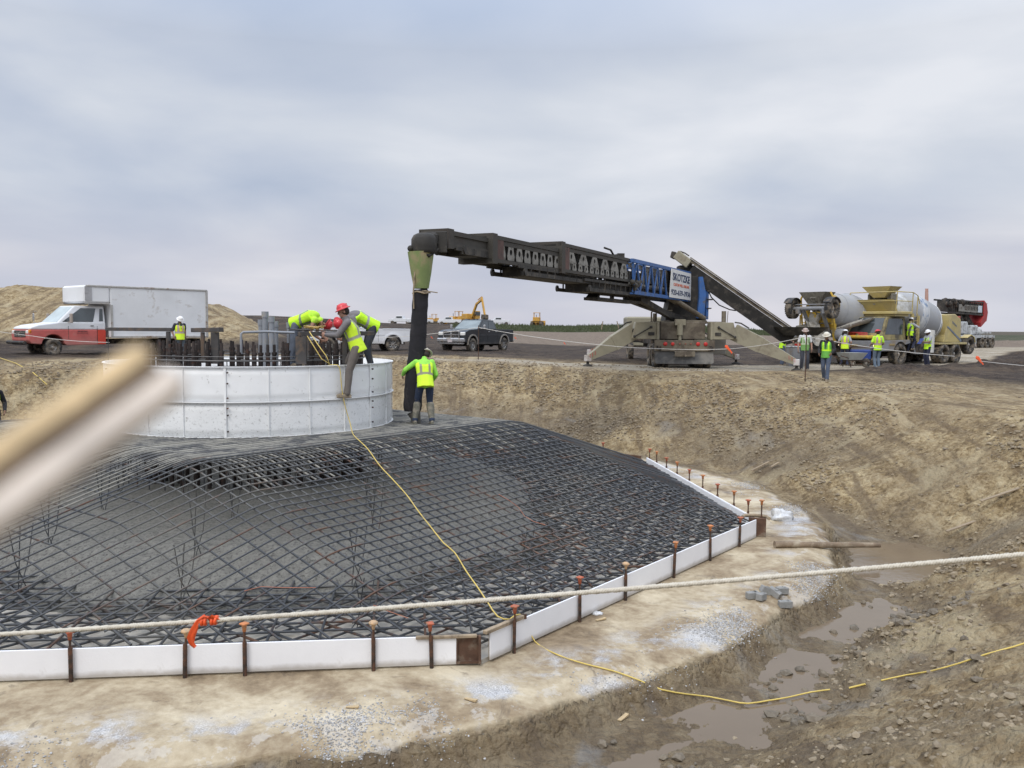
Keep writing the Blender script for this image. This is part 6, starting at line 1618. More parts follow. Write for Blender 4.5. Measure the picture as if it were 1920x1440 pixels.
# ladder and spare ring
q = MB()
for yy in (1.08, 1.08): pass
for xx in (.55, .95): q.beam((xx, 1.15, 1.2), (xx, 1.15, 2.6), .05, .05)
for k in range(6): q.beam((.55, 1.15, 1.35 + .22 * k), (.95, 1.15, 1.35 + .22 * k), .035, .035)
q.beam((1.25, 1.12, 1.2), (1.05, 1.12, 2.55), .10, .08); q.beam((.35, 1.1, 1.1), (.35, 1.1, 2.5), .10, .10); q.build('ladder', cream, t)
q = MB(); q.tube([(1.15 + .27 * cos(k * pi / 12), 1.22, 1.62 + .33 * sin(k * pi / 12)) for k in range(24)], .035, 6, closed=True); q.build('hose_loop', blackp, t)
# chassis, wheels
q = MB(); q.box((-.6, 0, .98), (7.6, .95, .32)); 
for xx in (2.1, -2.1, -3.3): q.cyl((xx, -.9, .52), (xx, .9, .52), .10, n=10); q.sph((xx, 0, .52), .24, 10, 8)
q.box((-.2, .8, .85), (1.6, .5, .5), None, .05); q.box((.6, 0, 1.5), (.5, 1.6, 1.0)); q.beam((-.4, .5, 1.1), (-.9, .6, 1.6), .15, .15); q.build('chassis', under, t)
for s_ in (-1, 1):
    wheel(t, 2.1, s_ * 1.02, .54, .54, .42, s_, rim_s, spokes=0, dual=True)
    for xx in (-2.1, -3.3): wheel(t, xx, s_ * 1.0, .52, .52, .56, s_, rim_s, spokes=0, dual=True)
    wheel(t, -5.0, s_ * 1.0, .98, .50, .34, s_, rim_s, spokes=0, dual=True, name='booster_wheel')
q = MB()
for s_ in (-1, 1): q.beam((-3.9, s_ * .45, 1.15), (-5.0, s_ * .62, .98), .12, .16)
q.cyl((-5.0, -.9, .98), (-5.0, .9, .98), .09, n=10); q.beam((-4.0, 0, 1.9), (-4.8, 0, 1.1), .12, .12)
for s_ in (-1, 1): q.prism([(-5.5, 1.1), (-5.35, 1.42), (-5.0, 1.54), (-4.65, 1.42), (-4.6, 1.36), (-5.0, 1.50), (-5.32, 1.38), (-5.46, 1.1)], s_ * 1.0 - .2, s_ * 1.0 + .2)
q.build('booster_frame', cream, t)
q = MB(); q.prism([(-2.5, 1.15), (-2.95, 1.5), (-2.95, 2.62), (-3.5, 2.64), (-4.1, 2.35), (-4.15, 1.15)], -1.05, 1.05); q.build('engine_cover', cream, t, bevel=.05)
q = MB(); q.prism([(-2.2, 1.15), (-2.55, 1.95), (-3.95, 1.20), (-3.95, 1.15)], 1.06, 1.10); q.build('side_panel', cream, t)
q = MB(); q.prism([(-2.50, 1.95), (-2.62, 1.99), (-4.10, 1.24), (-4.05, 1.13)], 1.101, 1.115); q.build('side_stripe', mat('side_stripe_grey', (.16, .19, .24), .5, var=.3), t)
q = MB()
for k in range(5): q.box((-3.2 - k * .10, 1.055, 2.2 - k * .05), (.07, .012, .14 - .01 * k))
q.build('cover_lettering', mat('faded_grey_ink', (.16, .17, .18), .6), t)
q = MB(); q.box((-3.0, 0, 1.06), (2.9, 2.5, .10), None, .02); q.build('rear_deck', cream, t)
q = MB(); q.cyl((-3.3, -.5, 2.55), (-3.35, -.5, 3.2), .09, n=10); q.cyl((-3.35, -.5, 3.15), (-3.30, -.5, 4.05), .10, .08, n=12); q.build('exhaust_stack', mat('exhaust_pink', (.45, .27, .22), .5, var=.2), t)
# chutes
q = MB(); n = 8
ch = [V((2.3, .1, 2.55)), V((3.1, -.1, 2.45)), V((3.9, -.6, 2.15)), V((4.5, -1.2, 1.85)), V((4.9, -1.8, 1.62))]
for a_, b_ in zip(ch[:-1], ch[1:]): trough(q, a_, b_, .36)
q.build('chute', chutem, t)
q = MB(); trough(q, (4.8, -1.75, 1.66), (5.6, -3.1, 1.22), .30, th=.03, a0=180, a1=360); trough(q, (4.75, -1.6, 1.95), (5.3, -2.6, 1.72), .24, up=(0, 0, -1), a0=170, a1=370); q.beam((4.7, -1.4, 1.35), (5.5, -2.7, 1.0), .10, .12); q.build('chute_extension', grime, t)
# folded white chute section held beside the truck
wp2 = V((.15, 1.55, 1.75)); wq = V((.25, 1.60, .62))
q = MB(); trough(q, wp2, wq, .30, up=(.2, -1, 0), a0=180, a1=360, th=.03); q.hull([wq + V((-.26, .02, 0)), wq + V((.26, .02, 0)), wq + V((.26, -.10, 0)), wq + V((-.26, -.10, 0))], [wq + V((-.04, .0, -.32)), wq + V((.04, .0, -.32)), wq + V((.04, -.05, -.32)), wq + V((-.04, -.05, -.32))])
q.tube([wp2 + V((-.3, .05, -.2)), wp2 + V((0, .34, -.2)), wp2 + V((.3, .05, -.2))], .02, 6); q.build('hanging_chute', mat('chute_white', (.60, .59, .55), .5, var=.1, dirt=(.33, .31, .27), dirt_amt=.3, dirt_scale=3), t)
q = MB(); q.box((.5, 1.2, .58), (.7, .35, .06)); q.beam((.75, 1.2, .6), (.75, 1.1, 1.1), .05, .05); q.build('side_step', mfr, t)

# ---- first mixer: rear discharge, tail to the camera, booster axle folded up
MB1 = R(40); f1_ = V((cos(MB1), sin(MB1)))
cpt = aty(1519, 690, 43.0); o1 = V((cpt.x, cpt.y)) + f1_ * 4.2; gm1 = gz(cpt.x, cpt.y)
t = thing('mixer_truck', 'concrete mixer with a dark grey drum and two tyres folded up at its tail', 'mixer truck', (o1.x, o1.y, gm1), MB1, 'concrete mixer trucks')
drum(t, -3.3, 3.05, 1.4, 1.75, [(0, .42), (.02, .50), (.22, .86), (.42, 1.17), (.52, 1.21), (.74, 1.18), (.93, .85), (1.0, .5), (1.0, .01)], [(0, 8, drumg, 'drum')])
aD = V((-3.3, 0, 3.05)); dD = V((1.4, 0, 1.75)) - aD; LD = dD.length
q = MB(); q.lathe([(.575, .055 * LD), (.60, .055 * LD), (.70, .115 * LD), (.68, .115 * LD)], aD, dD, 32); q.build('drum_stripe', myel, t)
q = MB(); q.lathe([(.49, -.04), (.60, .0), (.60, .06), (.5, .08)], aD, dD, 24); q.build('drum_rim', grime, t)
hopper(t, -3.75, 3.62, grime, .72, .28, .70)
q = MB(); q.lathe([(.20, 0), (.20, .02)], (-4.15, 0, 3.35), (-1, 0, -.2), 4); q.box((-4.13, 0, 3.38), (.04, .36, .12), None, .02); q.build('hopper_plate', chutem, t)
q = MB()
for s_ in (-1, 1): q.tube([(-3.7, s_ * .82, 2.0), (-3.75, s_ * .90, 3.3), (-3.75, s_ * .72, 3.62)], .05, 8); q.beam((-3.3, s_ * .80, 1.2), (-3.5, s_ * .62, 3.0), .14, .16)
q.box((-3.35, 0, 2.55), (.2, 1.5, .18), None, .02); q.box((-3.3, 0, 1.9), (.16, 1.6, .3), None, .02); q.prism([(-.75, 2.1), (.75, 2.1), (.55, 2.6), (.2, 2.45), (-.2, 2.45), (-.55, 2.6)], -3.5, -3.4, 'yz')
q.build('drum_pedestal', myel, t)
q = MB()
for yy in (.95, 1.25): q.tube([(-3.2, yy, .9), (-3.2, yy, 2.5)], .035, 6)
for k in range(6): q.tube([(-3.2, .95, 1.1 + .25 * k), (-3.2, 1.25, 1.1 + .25 * k)], .02, 6)
q.build('ladder', myel, t)
q = MB(); q.cyl((-4.2, -1.0, 2.80), (-4.2, 1.0, 2.80), .10, n=12); q.cyl((-4.15, -1.0, 3.0), (-4.15, 1.0, 3.0), .03, n=8)
for s_ in (-1, 1): q.beam((-4.2, s_ * .5, 2.8), (-3.3, s_ * .5, 1.5), .12, .16); q.beam((-4.2, s_ * .72, 2.8), (-4.2, s_ * .72, 2.55), .3, .2)
q.build('booster_axle', mfr, t)
for s_ in (-1, 1):
    wheel(t, -4.2, s_ * 1.08, 2.80, .50, .32, s_, rim_s, spokes=0, dual=True, name='booster_wheel')
    q = MB(); q.prism([(-4.2 + .56 * cos(R(a_)), 2.8 + .56 * sin(R(a_))) for a_ in range(30, 151, 15)] + [(-4.2 + .53 * cos(R(a_)), 2.8 + .53 * sin(R(a_))) for a_ in range(150, 29, -15)], s_ * 1.08 - .22, s_ * 1.08 + .22); q.build('booster_fender', blackp, t)
q = MB(); trough(q, (-3.9, .15, 2.35), (-4.6, -.75, 1.15), .34); trough(q, (-3.8, .1, 2.6), (-3.95, .2, 2.2), .42, a0=180, a1=360); q.build('chute', chutem, t)
q = MB(); q.beam((-3.8, .5, 2.2), (-4.7, -.5, 1.3), .07, .07); q.beam((-3.7, -.4, 1.6), (-4.5, -.7, 1.0), .1, .1); q.build('chute_arm', grime, t)
q = MB(); q.box((.3, 0, .98), (8.0, .95, .3)); q.box((-3.4, 0, 1.1), (.5, 2.3, .12)); 
for xx in (3.3, -1.4, -2.6): q.cyl((xx, -.9, .52), (xx, .9, .52), .1, n=10); q.sph((xx, 0, .52), .24, 10, 8)
q.box((-3.9, 0, .75), (.15, 2.3, .35), None, .02); q.build('chassis', under, t)
for s_ in (-1, 1):
    for xx in (-1.4, -2.6): wheel(t, xx, s_ * 1.0, .52, .52, .56, s_, rim_s, spokes=0, dual=True)
    wheel(t, 3.3, s_ * 1.02, .52, .52, .34, s_, rim_s, spokes=0, dual=True)
    q = MB(); q.box((-3.92, s_ * .9, .95), (.05, .35, .14), None, .01); q.build('tail_light', lamp_r, t)
q = MB(); q.box((3.0, 0, 1.75), (1.7, 2.2, 1.8), None, .12); q.box((4.2, 0, 1.3), (1.1, 1.8, .9), None, .12); q.build('cab', myel, t)
q = MB(); q.box((3.1, 0, 2.15), (1.2, 2.24, .6), None, .04); q.build('side_window', glass, t)
q = MB(); q.box((-3.6, 1.0, 1.35), (.5, .5, .7), None, .08); q.lathe([(.3, -.2), (.3, .2)], (-3.2, -1.05, 1.5), (0, 1, 0), 20); q.build('water_tank', mfr, t)

# ---- third truck, far down the road
tp3 = aty(1792, 648, 76); TA = R(-140)
t = thing('conveyor_truck', 'distant red cab truck with a folded lattice boom on top', 'conveyor truck', (tp3.x, tp3.y, gz(tp3.x, tp3.y)), TA)
redc = mat('truck_red', (.48, .075, .045), .4, var=.15, dirt=(.3, .2, .15), dirt_amt=.2, dirt_scale=2)
q = MB(); q.prism([(2.0, .95), (3.75, .95), (3.75, 1.7), (3.45, 2.75), (2.0, 2.8)], -1.15, 1.15); q.build('cab', redc, t, bevel=.05)
q = MB(); q.box((3.62, 0, 2.2), (.12, 1.9, .8), Matrix.Rotation(R(-15), 3, 'Y')); q.box((2.85, 0, 2.2), (1.1, 2.33, .7), None, .03); q.build('cab_window', glass, t)
q = MB(); q.box((3.8, 0, 1.0), (.2, 2.3, .5), None, .04); q.box((3.85, 0, 1.4), (.06, 1.2, .3)); q.build('front_bumper', mat('bumper_red_grey', (.35, .12, .10), .5), t)
lg = mat('truck_light_grey', (.47, .49, .50), .5, var=.2, vscale=2, dirt=(.15, .14, .13), dirt_amt=.4, dirt_scale=3)
q = MB(); q.box((-1.8, 0, 1.05), (7.2, 2.3, .25)); q.box((-.3, 1.0, .75), (1.9, .5, .7), None, .04); q.box((.6, 0, 1.8), (1.4, 1.9, 1.1), None, .1); q.box((-1.6, .2, 1.6), (1.5, 1.4, .9), None, .1); q.box((-3.6, 0, 1.4), (2.2, 2.2, .15)); q.sph((-2.6, .7, 1.5), .4); q.build('chassis_body', lg, t)
q = MB(); q.beam((-3.4, 0, 1.6), (-1.2, 0, 3.0), .5, .5); q.beam((-1.0, 0, 2.2), (.4, .3, 2.9), .4, .4); q.build('knuckle', under, t)
q = MB()
for s_ in (-1, 1):
    for zz in (3.0, 4.1): q.beam((-4.0, s_ * .6, zz), (3.2, s_ * .6, zz + .1), .12, .14)
for k in range(16): q.box((-3.8 + k * .42, .6, 3.6), (.07, .07, 1.1)); 
q.beam((-3.9, 0, 3.55), (3.0, 0, 3.65), .9, .9); q.build('boom', dgrey, t)
q = MB(); q.beam((-3.6, .62, 3.45), (1.2, .62, 3.55), .05, .62); q.build('boom_side', lgrey, t)
q = MB(); 
for k in range(9): q.box((-2.6 + k * .32, .66, 3.55), (.10, .03, .36))
q.build('boom_slots', under, t)
q = MB(); q.box((-3.1, .68, 3.5), (.8, .03, .6)); q.build('boom_sign', mat('sign_pale', (.55, .62, .68), .5, var=.2, vscale=5), t)
q = MB(); q.prism([(-3.9, 4.3), (-4.5, 4.0), (-4.8, 3.2), (-4.6, 2.5), (-3.4, 1.9), (-3.3, 2.3), (-3.9, 2.9)], -.7, .7)
for k in range(5): q.beam((-4.5, .5, 2.5 + k * .38), (-5.1, .5, 2.45 + k * .40), .04, .04)
q.build('boom_end_frame', mat('end_frame_red', (.34, .03, .03), .5, var=.2), t)
q = MB()
for k in range(9): q.sph((2.9 - k * .32 + random.uniform(-.1, .1), .2 + random.uniform(-.3, .4), 3.9 + random.uniform(-.5, .35)), random.uniform(.18, .34), 8, 6)
q.build('hose_bundle', under, t)
for s_ in (-1, 1):
    for xx in (2.9, -2.7, -3.8, -4.9): wheel(t, xx, s_ * 1.0, .50, .50, .36, s_, rim_s, spokes=0, dual=True)
# ================================================================== SMALL THINGS
rope_m = bpy.data.materials.new('braided_rope'); rope_m.use_nodes = True
nt = rope_m.node_tree; b = nt.nodes['Principled BSDF']; tc = N(nt, 'ShaderNodeTexCoord')
L(nt, mixc(nt, noise(nt, tc.outputs['Object'], 6, 4, .6), (.46, .41, .33), (.70, .66, .56)), b.inputs['Base Color']); b.inputs['Roughness'].default_value = .85
def rope_twist(pts, r, name, m_=rope_m, strands=3, turns_per_m=22, step=.010):
    """laid rope: strands wound round the path"""
    P_ = [V(p) for p in pts]; D = [0]
    for a, b_ in zip(P_[:-1], P_[1:]): D.append(D[-1] + (b_ - a).length)
    Lt = D[-1]; n = int(Lt / step); q = MB(); o0 = P_[0].copy()
    def at_(s):
        for i in range(len(P_) - 1):
            if s <= D[i + 1] or i == len(P_) - 2:
                return P_[i].lerp(P_[i + 1], (s - D[i]) / (D[i + 1] - D[i])), (P_[i + 1] - P_[i]).normalized()
    for k in range(strands):
        pts2 = []
        for i in range(n + 1):
            p, d = at_(Lt * i / n); x = d.cross(V((0, 0, 1))).normalized(); y = x.cross(d)
            a = 2 * pi * (turns_per_m * Lt * i / n + k / strands)
            pts2.append(p - o0 + x * (r * .5 * cos(a)) + y * (r * .5 * sin(a)))
        q.tube(pts2, r * .56, 5)
    o = q.build(name, m_, recalc=False); o.location = o0; return o
def sag(a, b_, s, n=24): 
    a, b_ = V(a), V(b_); return [a.lerp(b_, i / n) - V((0, 0, s * 4 * (i / n) * (1 - i / n))) for i in range(n + 1)]
ra, rb = at(-420, 1212, .22), aty(2250, 1008, 3.55)
ra = aty(-420, 1214, 4.1)
rope = rope_twist(sag(ra, rb, .035), .0125, 'barrier_rope', turns_per_m=26)
tag(rope, 'thick white rope stretched across the foreground in front of the forms', 'rope')
# orange flagging tied on it
fl = mat('flagging_orange', (.86, .115, .03), .5, var=.12, vscale=20)
def pt_on_rope(px):
    best = None
    for i in range(400):
        p = ra.lerp(rb, i / 400) - V((0, 0, .035 * 4 * (i / 400) * (1 - i / 400))); rel = p - V((0, 0, HC)); x = 960 + 1610 * rel.dot(cam_r) / rel.dot(cam_f)
        if best is None or abs(x - px) < best[0]: best = (abs(x - px), p)
    return best[1]
def ribbon(pts, w_, name, m_, label, dirv=(1, 0, 0), group=None):
    P_ = [V(p) for p in pts]; q = MB(); o0 = P_[0].copy(); vs = []; fs = []
    for i, p in enumerate(P_):
        t_ = (P_[min(i + 1, len(P_) - 1)] - P_[max(i - 1, 0)]).normalized(); dd = V(dirv); dd = (dd - t_ * dd.dot(t_)).normalized(); nn_ = t_.cross(dd)
        ww = w_ * (.75 + .25 * sin(i * 1.7)); tw = .35 * sin(i * .9)
        d2 = dd * cos(tw) + nn_ * sin(tw)
        for k in range(5):
            f_ = (k / 4 - .5); vs.append(p - o0 + d2 * ww * f_ + nn_ * .006 * cos(f_ * 9 + i)); vs.append(p - o0 + d2 * ww * f_ + nn_ * (.006 * cos(f_ * 9 + i) + .002))
    n = len(P_)
    for i in range(n - 1):
        for k in range(4):
            a = i * 10 + k * 2; fs += [(a, a + 2, a + 12, a + 10), (a + 1, a + 11, a + 13, a + 3)]
        fs += [(i * 10, i * 10 + 10, i * 10 + 11, i * 10 + 1), (i * 10 + 8, i * 10 + 9, i * 10 + 19, i * 10 + 18)]
    q.add(vs, fs, True); o = q.build(name, m_); o.location = o0; return tag(o, label, 'ribbon', group)
rp = pt_on_rope(378); r2 = pt_on_rope(410)
q = MB(); k0 = pt_on_rope(392); dR = (r2 - rp).normalized()
ppx = [r2 + V((0, 0, .002)), pt_on_rope(400) + V((0, -.018, .014)), pt_on_rope(385) + V((0, -.015, .022)), pt_on_rope(372) + V((0, -.016, .006)), pt_on_rope(364) + V((0, -.02, -.03)), pt_on_rope(362) + V((0, -.018, -.065)), pt_on_rope(362) + V((0, -.012, -.10)), pt_on_rope(366) + V((0, -.01, -.118))]
ob = ribbon(ppx, .036, 'flagging_ribbon', fl, 'bright orange ribbon knotted on the thick white rope')
q = MB(); me2 = ob.data
knot = MB()
for k in range(4):
    c = pt_on_rope(378 + k * 9); knot.tube([c - k0 + V((0, 0, 0)) + (dR * (.004 * cos(a / 2)) + V((0, cos(a) * .017, sin(a) * .017))) for a in [i * pi / 4 for i in range(8)]], .008, 6, closed=True)
kn = knot.build('ribbon_knot', fl, ob); kn.location = k0 - ob.location
# far barrier rope with its posts
thin = mat('thin_rope_white', (.62, .60, .56), .8, var=.1)
def thin_rope(pts, r, label):
    P_ = []
    for a, b_ in zip(pts[:-1], pts[1:]): P_ += sag(a, b_, .012 * (V(b_) - V(a)).length, 10)[:-1]
    P_.append(V(pts[-1])); q = MB(); o0 = P_[0].copy(); q.tube([p - o0 for p in P_], r, 5); o = q.build('barrier_rope', thin, recalc=False); o.location = o0
    return tag(o, label, 'rope')
def post(p, h, label, r=.016):
    z = gz(p[0], p[1]); o = thing('barrier_post', label, 'post', (p[0], p[1], z - .1), 0, 'thin steel posts carrying the barrier rope')
    q = MB(); q.cyl((0, 0, 0), (0, 0, h + .1), r, n=8); q.build('steel_rod', stake_m, o)
    q = MB(); q.tube([(0, -.02, h - .08), (.02, .0, h - .06), (0, .02, h - .04)], .012, 5); q.cyl((0, 0, h + .09), (0, 0, h + .13), r * 1.5, n=8); q.build('rod_hook', stake_m, o)
    return V((p[0], p[1], z + h - .06))
P1_ = aty(897, 678, 38.5); P2_ = aty(1510, 700, 30.5); P0_ = aty(560, 660, 46.0)
e1 = post(P1_, 1.50, 'thin dark post right in front of the black pickup'); e2 = post(P2_, 1.66, 'thin dark post between the two men in front of the mixers', .02)
w0 = aty(690, 634, 44.0); w3 = aty(1362, 653, 34.5); w4 = aty(1790, 668, 33.5)
thin_rope([w0, e1], .012, 'thin white rope running behind the black hose to the first post')
thin_rope([e1, aty(1130, 647, 36.0), aty(1240, 654, 35.2), aty(1372, 654, 34.6), e2], .012, 'thin white rope passing across the tail lights of the conveyor truck')
thin_rope([e2, w4], .012, 'thin white rope passing in front of the mixers and their crew')
thin_rope([aty(1838, 677, 38), aty(2050, 692, 33)], .012, 'thin white rope leaving the photo at the right edge')
thin_rope([aty(-60, 612, 30), aty(60, 630, 31), aty(205, 642, 29)], .009, 'thin white rope in front of the red and white van cab')
def flag(p, label, s=1.0):
    ribbon([p + V((-.03, -.03, .05)) * s, p + V((.05, -.03, .03)) * s, p + V((.14, -.04, -.07)) * s, p + V((.26, -.04, -.20)) * s, p + V((.34, -.02, -.30)) * s], .16 * s, 'flagging_ribbon', fl, label, (0, .3, 1), 'small orange ribbons on the thin ropes')
flag(aty(1360, 651, 34.4), 'orange ribbon on the thin rope right of the tail lights', .8); flag(aty(1830, 672, 38), 'orange ribbon drooping to the churned mud at the right edge', 1.0)
flag(aty(808, 632, 40.8), 'tiny orange ribbon just right of the black hose', .25); flag(aty(965, 633, 38.2), 'tiny orange ribbon behind the tailgate of the black pickup', .25); flag(aty(1057, 643, 36.8), 'tiny orange ribbon left of the left outrigger foot', .25)

# yellow extension cord
def hsurf(x, y):
    g = ground_h(x, y); t_ = topz_xy(x, y) + .055
    return np.maximum(np.maximum(g, t_), np.where(np.hypot(x - C0[0], y - C0[1]) < 14.1, ZF - .29, -50))
cordm = mat('cord_yellow', (.66, .50, .13), .5, var=.12, vscale=4, dirt=(.35, .28, .16), dirt_amt=.1)
def cord(pxs, r, label, pre=()):
    P_ = [V(p) for p in pre]
    for i, (a, b_) in enumerate(pxs): P_.append(surf(a, b_, hsurf) + V((0, 0, r + .012)))
    Q = []
    for i in range(len(P_) - 1):
        n = max(2, int((P_[i + 1] - P_[i]).length / .12))
        for j in range(n):
            f_ = j / n; p0 = P_[max(i - 1, 0)]; p1, p2 = P_[i], P_[i + 1]; p3 = P_[min(i + 2, len(P_) - 1)]
            Q.append(.5 * ((2 * p1) + (p2 - p0) * f_ + (2 * p0 - 5 * p1 + 4 * p2 - p3) * f_ ** 2 + (3 * p1 - p0 - 3 * p2 + p3) * f_ ** 3))
    Q.append(P_[-1]); q = MB(); o0 = Q[0].copy(); q.tube([p - o0 for p in Q], r, 7); o = q.build('extension_cord', cordm, recalc=False); o.location = o0
    return tag(o, label, 'cord')
c_top = [ringhit(616, 685, RRAD - .25), ringhit(628, 684, RRAD), ringhit(637, 690, RRAD + .07), ringhit(641, 730, RRAD + .08), ringhit(648, 765, RRAD + .09), ringhit(656, 792, RRAD + .10)]
cord([(662, 816), (675, 830), (690, 845), (712, 876), (735, 900), (762, 930), (785, 962), (806, 990), (832, 1022), (852, 1040), (874, 1075), (893, 1102), (915, 1135), (933, 1160), (956, 1172), (975, 1185), (1003, 1206), (1048, 1232), (1100, 1250), (1150, 1264), (1200, 1282), (1240, 1298), (1290, 1306), (1330, 1311), (1372, 1320), (1402, 1323), (1442, 1318), (1478, 1311), (1520, 1303), (1556, 1298)], .009, 'yellow cord running from the ring over the rebar into the muddy ditch', c_top)
cord([(1592, 1294), (1607, 1292), (1622, 1289)], .0115, 'short bit of yellow cord showing through the mud')
cord([(1652, 1280), (1700, 1271), (1745, 1262), (1800, 1247), (1850, 1232), (1900, 1217), (1960, 1200)], .009, 'yellow cord lying on the clay slope at the right edge')
q = MB(); lp_ = [aty(576, 630, 15.95), aty(590, 652, 15.9), aty(603, 673, 15.9), aty(618, 682, 15.9), aty(612, 668, 15.9), aty(596, 646, 15.95), aty(580, 622, 16.2)]; o0 = lp_[0].copy(); q.tube([p - o0 for p in lp_], .009, 6)
o = q.build('extension_cord', cordm); o.location = o0; tag(o, 'loop of yellow cord hanging over the anchor bolts', 'cord')
q = MB(); pts = [surf(x, y, hsurf, 10) + V((0, 0, .02)) for x, y in ((0, 672), (30, 682), (62, 700), (88, 722))]; o0 = pts[0].copy(); q.tube([p - o0 for p in pts], .016, 6)
o = q.build('extension_cord', cordm); o.location = o0; tag(o, 'yellow cord on the dark bank at the left edge below the van', 'cord')

wirem = mat('copper_wire', (.42, .16, .09), .5, var=.2)
for pts_, lb in ((((935, 930), (955, 942), (972, 955), (984, 972)), 'thin copper coloured wire lying on the rebar right of the yellow cord'), (((986, 972), (1000, 980), (1022, 988)), 'second short piece of copper coloured wire beside the longer one'), (((458, 1112), (490, 1106), (530, 1105), (592, 1108)), 'thin copper coloured wire on the rebar above the orange ribbon'), (((700, 1140), (730, 1152), (765, 1165)), 'thin copper coloured wire near the front form')):
    P_ = [surf(x, y, hsurf) + V((0, 0, .02)) for x, y in pts_]; q = MB(); q.tube([p - P_[0] for p in P_], .0045, 5); o = q.build('tie_wire', wirem, recalc=False); o.location = P_[0]; tag(o, lb, 'wire')
# timber pole across the ditch
a = surf(1452, 1028, hsurf); b_ = surf(1645, 1054, hsurf); b_.z = a.z - .10
o = thing('wooden_pole', 'long muddy wooden pole lying from the concrete apron over the ditch', 'pole', a + V((0, 0, .06)))
q = MB(); q.tube([V((0, 0, 0)), (b_ - a) * .5 + V((0, 0, .02)), (b_ - a) * 1.02 + V((0, 0, .05))], [.062, .055, .045], 12); q.build('pole_shaft', mat('muddy_pole', (.21, .155, .105), .85, var=.3, vscale=3, dirt=(.36, .30, .22), dirt_amt=.35, dirt_scale=4, bump=.01), o)
# broken grey blocks
blk = mat('grey_block', (.27, .27, .26), .85, var=.15, vscale=6, bump=.01, bscale=30, dirt=(.4, .37, .32), dirt_amt=.2, dirt_scale=9)
labs = ['leftmost grey block of the little heap on the apron', 'grey block standing in front of the leftmost one', 'grey block tilted on the middle of the heap', 'grey block leaning on the middle one', 'grey block at the back of the heap', 'single grey block lying apart from the heap']
for (px, py, rz, tl), lb in zip(((1411, 1118, .3, 0), (1427, 1122, .9, .1), (1437, 1110, .2, .5), (1452, 1114, -.7, .45), (1466, 1109, .4, .1), (1472, 1136, .1, 0)), labs):
    p = surf(px, py + 5, hsurf); q = MB(); q.box((0, 0, .055), (.19, .10, .10), Matrix.Rotation(tl, 3, 'Y'), .008)
    for k in range(3): q.box((random.uniform(-.05, .05), 0, .105), (.03, .06, .008), Matrix.Rotation(tl, 3, 'Y'))
    o = q.build('grey_block', blk); o.location = p; o.rotation_euler = (0, 0, rz); tag(o, lb, 'block', 'broken grey blocks on the apron')
# plastic bag
p = surf(1466, 975, hsurf)
def crumple(r, sx, sz, seed, nm, m_, n=24, mm=14, amp=.25):
    q = MB(); q.sph((0, 0, 0), (r * sx, r, r * sz), n, mm); v = np.array(q.v)
    d = v / np.linalg.norm(v, axis=1)[:, None]
    k = fbm(d[:, 0] * 3 + seed, d[:, 1] * 3 + d[:, 2] * 4, seed, 4) * amp + 1 + .08 * fbm(d[:, 0] * 14, d[:, 1] * 14 + d[:, 2] * 9, seed + 5, 2)
    v = v * k[:, None]; v[:, 2] = np.maximum(v[:, 2], -r * sz * .25) + r * sz * .25; q.v = [tuple(x) for x in v]; return q.build(nm, m_)
film = mat('clear_film', (.60, .61, .62), .3, var=.25, vscale=14, spec=.8)
o = crumple(.17, 1.3, 1.2, 4, 'plastic_bag', film, 30, 18, .45); o.location = p - V((0, 0, .03)); tag(o, 'crumpled clear plastic bag on the apron near the right corner of the form', 'plastic bag')
p = surf(1120, 1153, hsurf); o = crumple(.055, 1.4, .6, 9, 'plastic_wrap', film); o.location = p; tag(o, 'small crumpled plastic wrap beside a wood wedge on the apron', 'plastic wrap')
wdg = mat('pale_wood', (.50, .38, .22), .8, var=.2, vscale=12, bump=.003)
for (px, py, rz, s), lb in zip(((1126, 1164, .5, 1), (1168, 1350, .9, 1.1), (882, 1316, -.6, 1), (660, 1330, -.1, .9)), ['pale wood wedge beside the plastic wrap at the form', 'pale wood wedge lying at the edge of the muddy ditch', 'pale wood wedge on the apron right of the middle', 'pale wood wedge on the apron near the front form']):
    p = surf(px, py, hsurf); q = MB(); q.prism([(-.07, 0), (.08, 0), (.08, .022), (-.07, .006)], -.02, .02)
    o = q.build('wood_wedge', wdg); o.location = p + V((0, 0, .01)); o.rotation_euler = (0, 0, rz); o.scale = (s,) * 3; tag(o, lb, 'wood wedge', 'pale wood wedges on the ground')
for px, py, dx, dz, lb in ((1425, 885, .5, .22, 'pale broken board on the clay bank above the apron'), (1452, 878, .22, .1, 'short broken board beside the longer one on the bank'), (1880, 945, .9, .25, 'long dark board lying on the bank at the right'), (1806, 1000, .7, .2, 'thin stick lying on the bank above the pond')):
    p = surf(px, py, hsurf); q = MB(); q.beam((-dx / 2, -.05, .02), (dx / 2, .1 * dx, .03 + dz), .07, .025, b=.004)
    o = q.build('broken_board', wood_m); o.location = p; tag(o, lb, 'board')
# items by the mixers
def gpt(px, d, dz=0): p = aty(px, 690, d); return V((p.x, p.y, gz(p.x, p.y) + dz))
p = gpt(1596, 39.6); t = thing('wheelbarrow', 'grey wheelbarrow standing in front of the mixer between the crew', 'wheelbarrow', p, R(20))
q = MB(); A = [V((-.38, -.30, .35)), V((.38, -.24, .35)), V((.38, .24, .35)), V((-.38, .30, .35))]; B = [V((-.52, -.42, .68)), V((.62, -.36, .68)), V((.62, .36, .68)), V((-.52, .42, .68))]
q.hull(A, B); q.build('tray', mat('barrow_grey', (.30, .31, .30), .5, var=.15, dirt=(.33, .30, .26), dirt_amt=.3), t)
q = MB()
for s_ in (-1, 1): q.tube([(1.0, s_ * .08, .25), (0, s_ * .22, .33), (-.9, s_ * .32, .55)], .02, 6); q.tube([(-.1, s_ * .22, .34), (-.25, s_ * .26, .02), (-.45, s_ * .27, .36)], .018, 6)
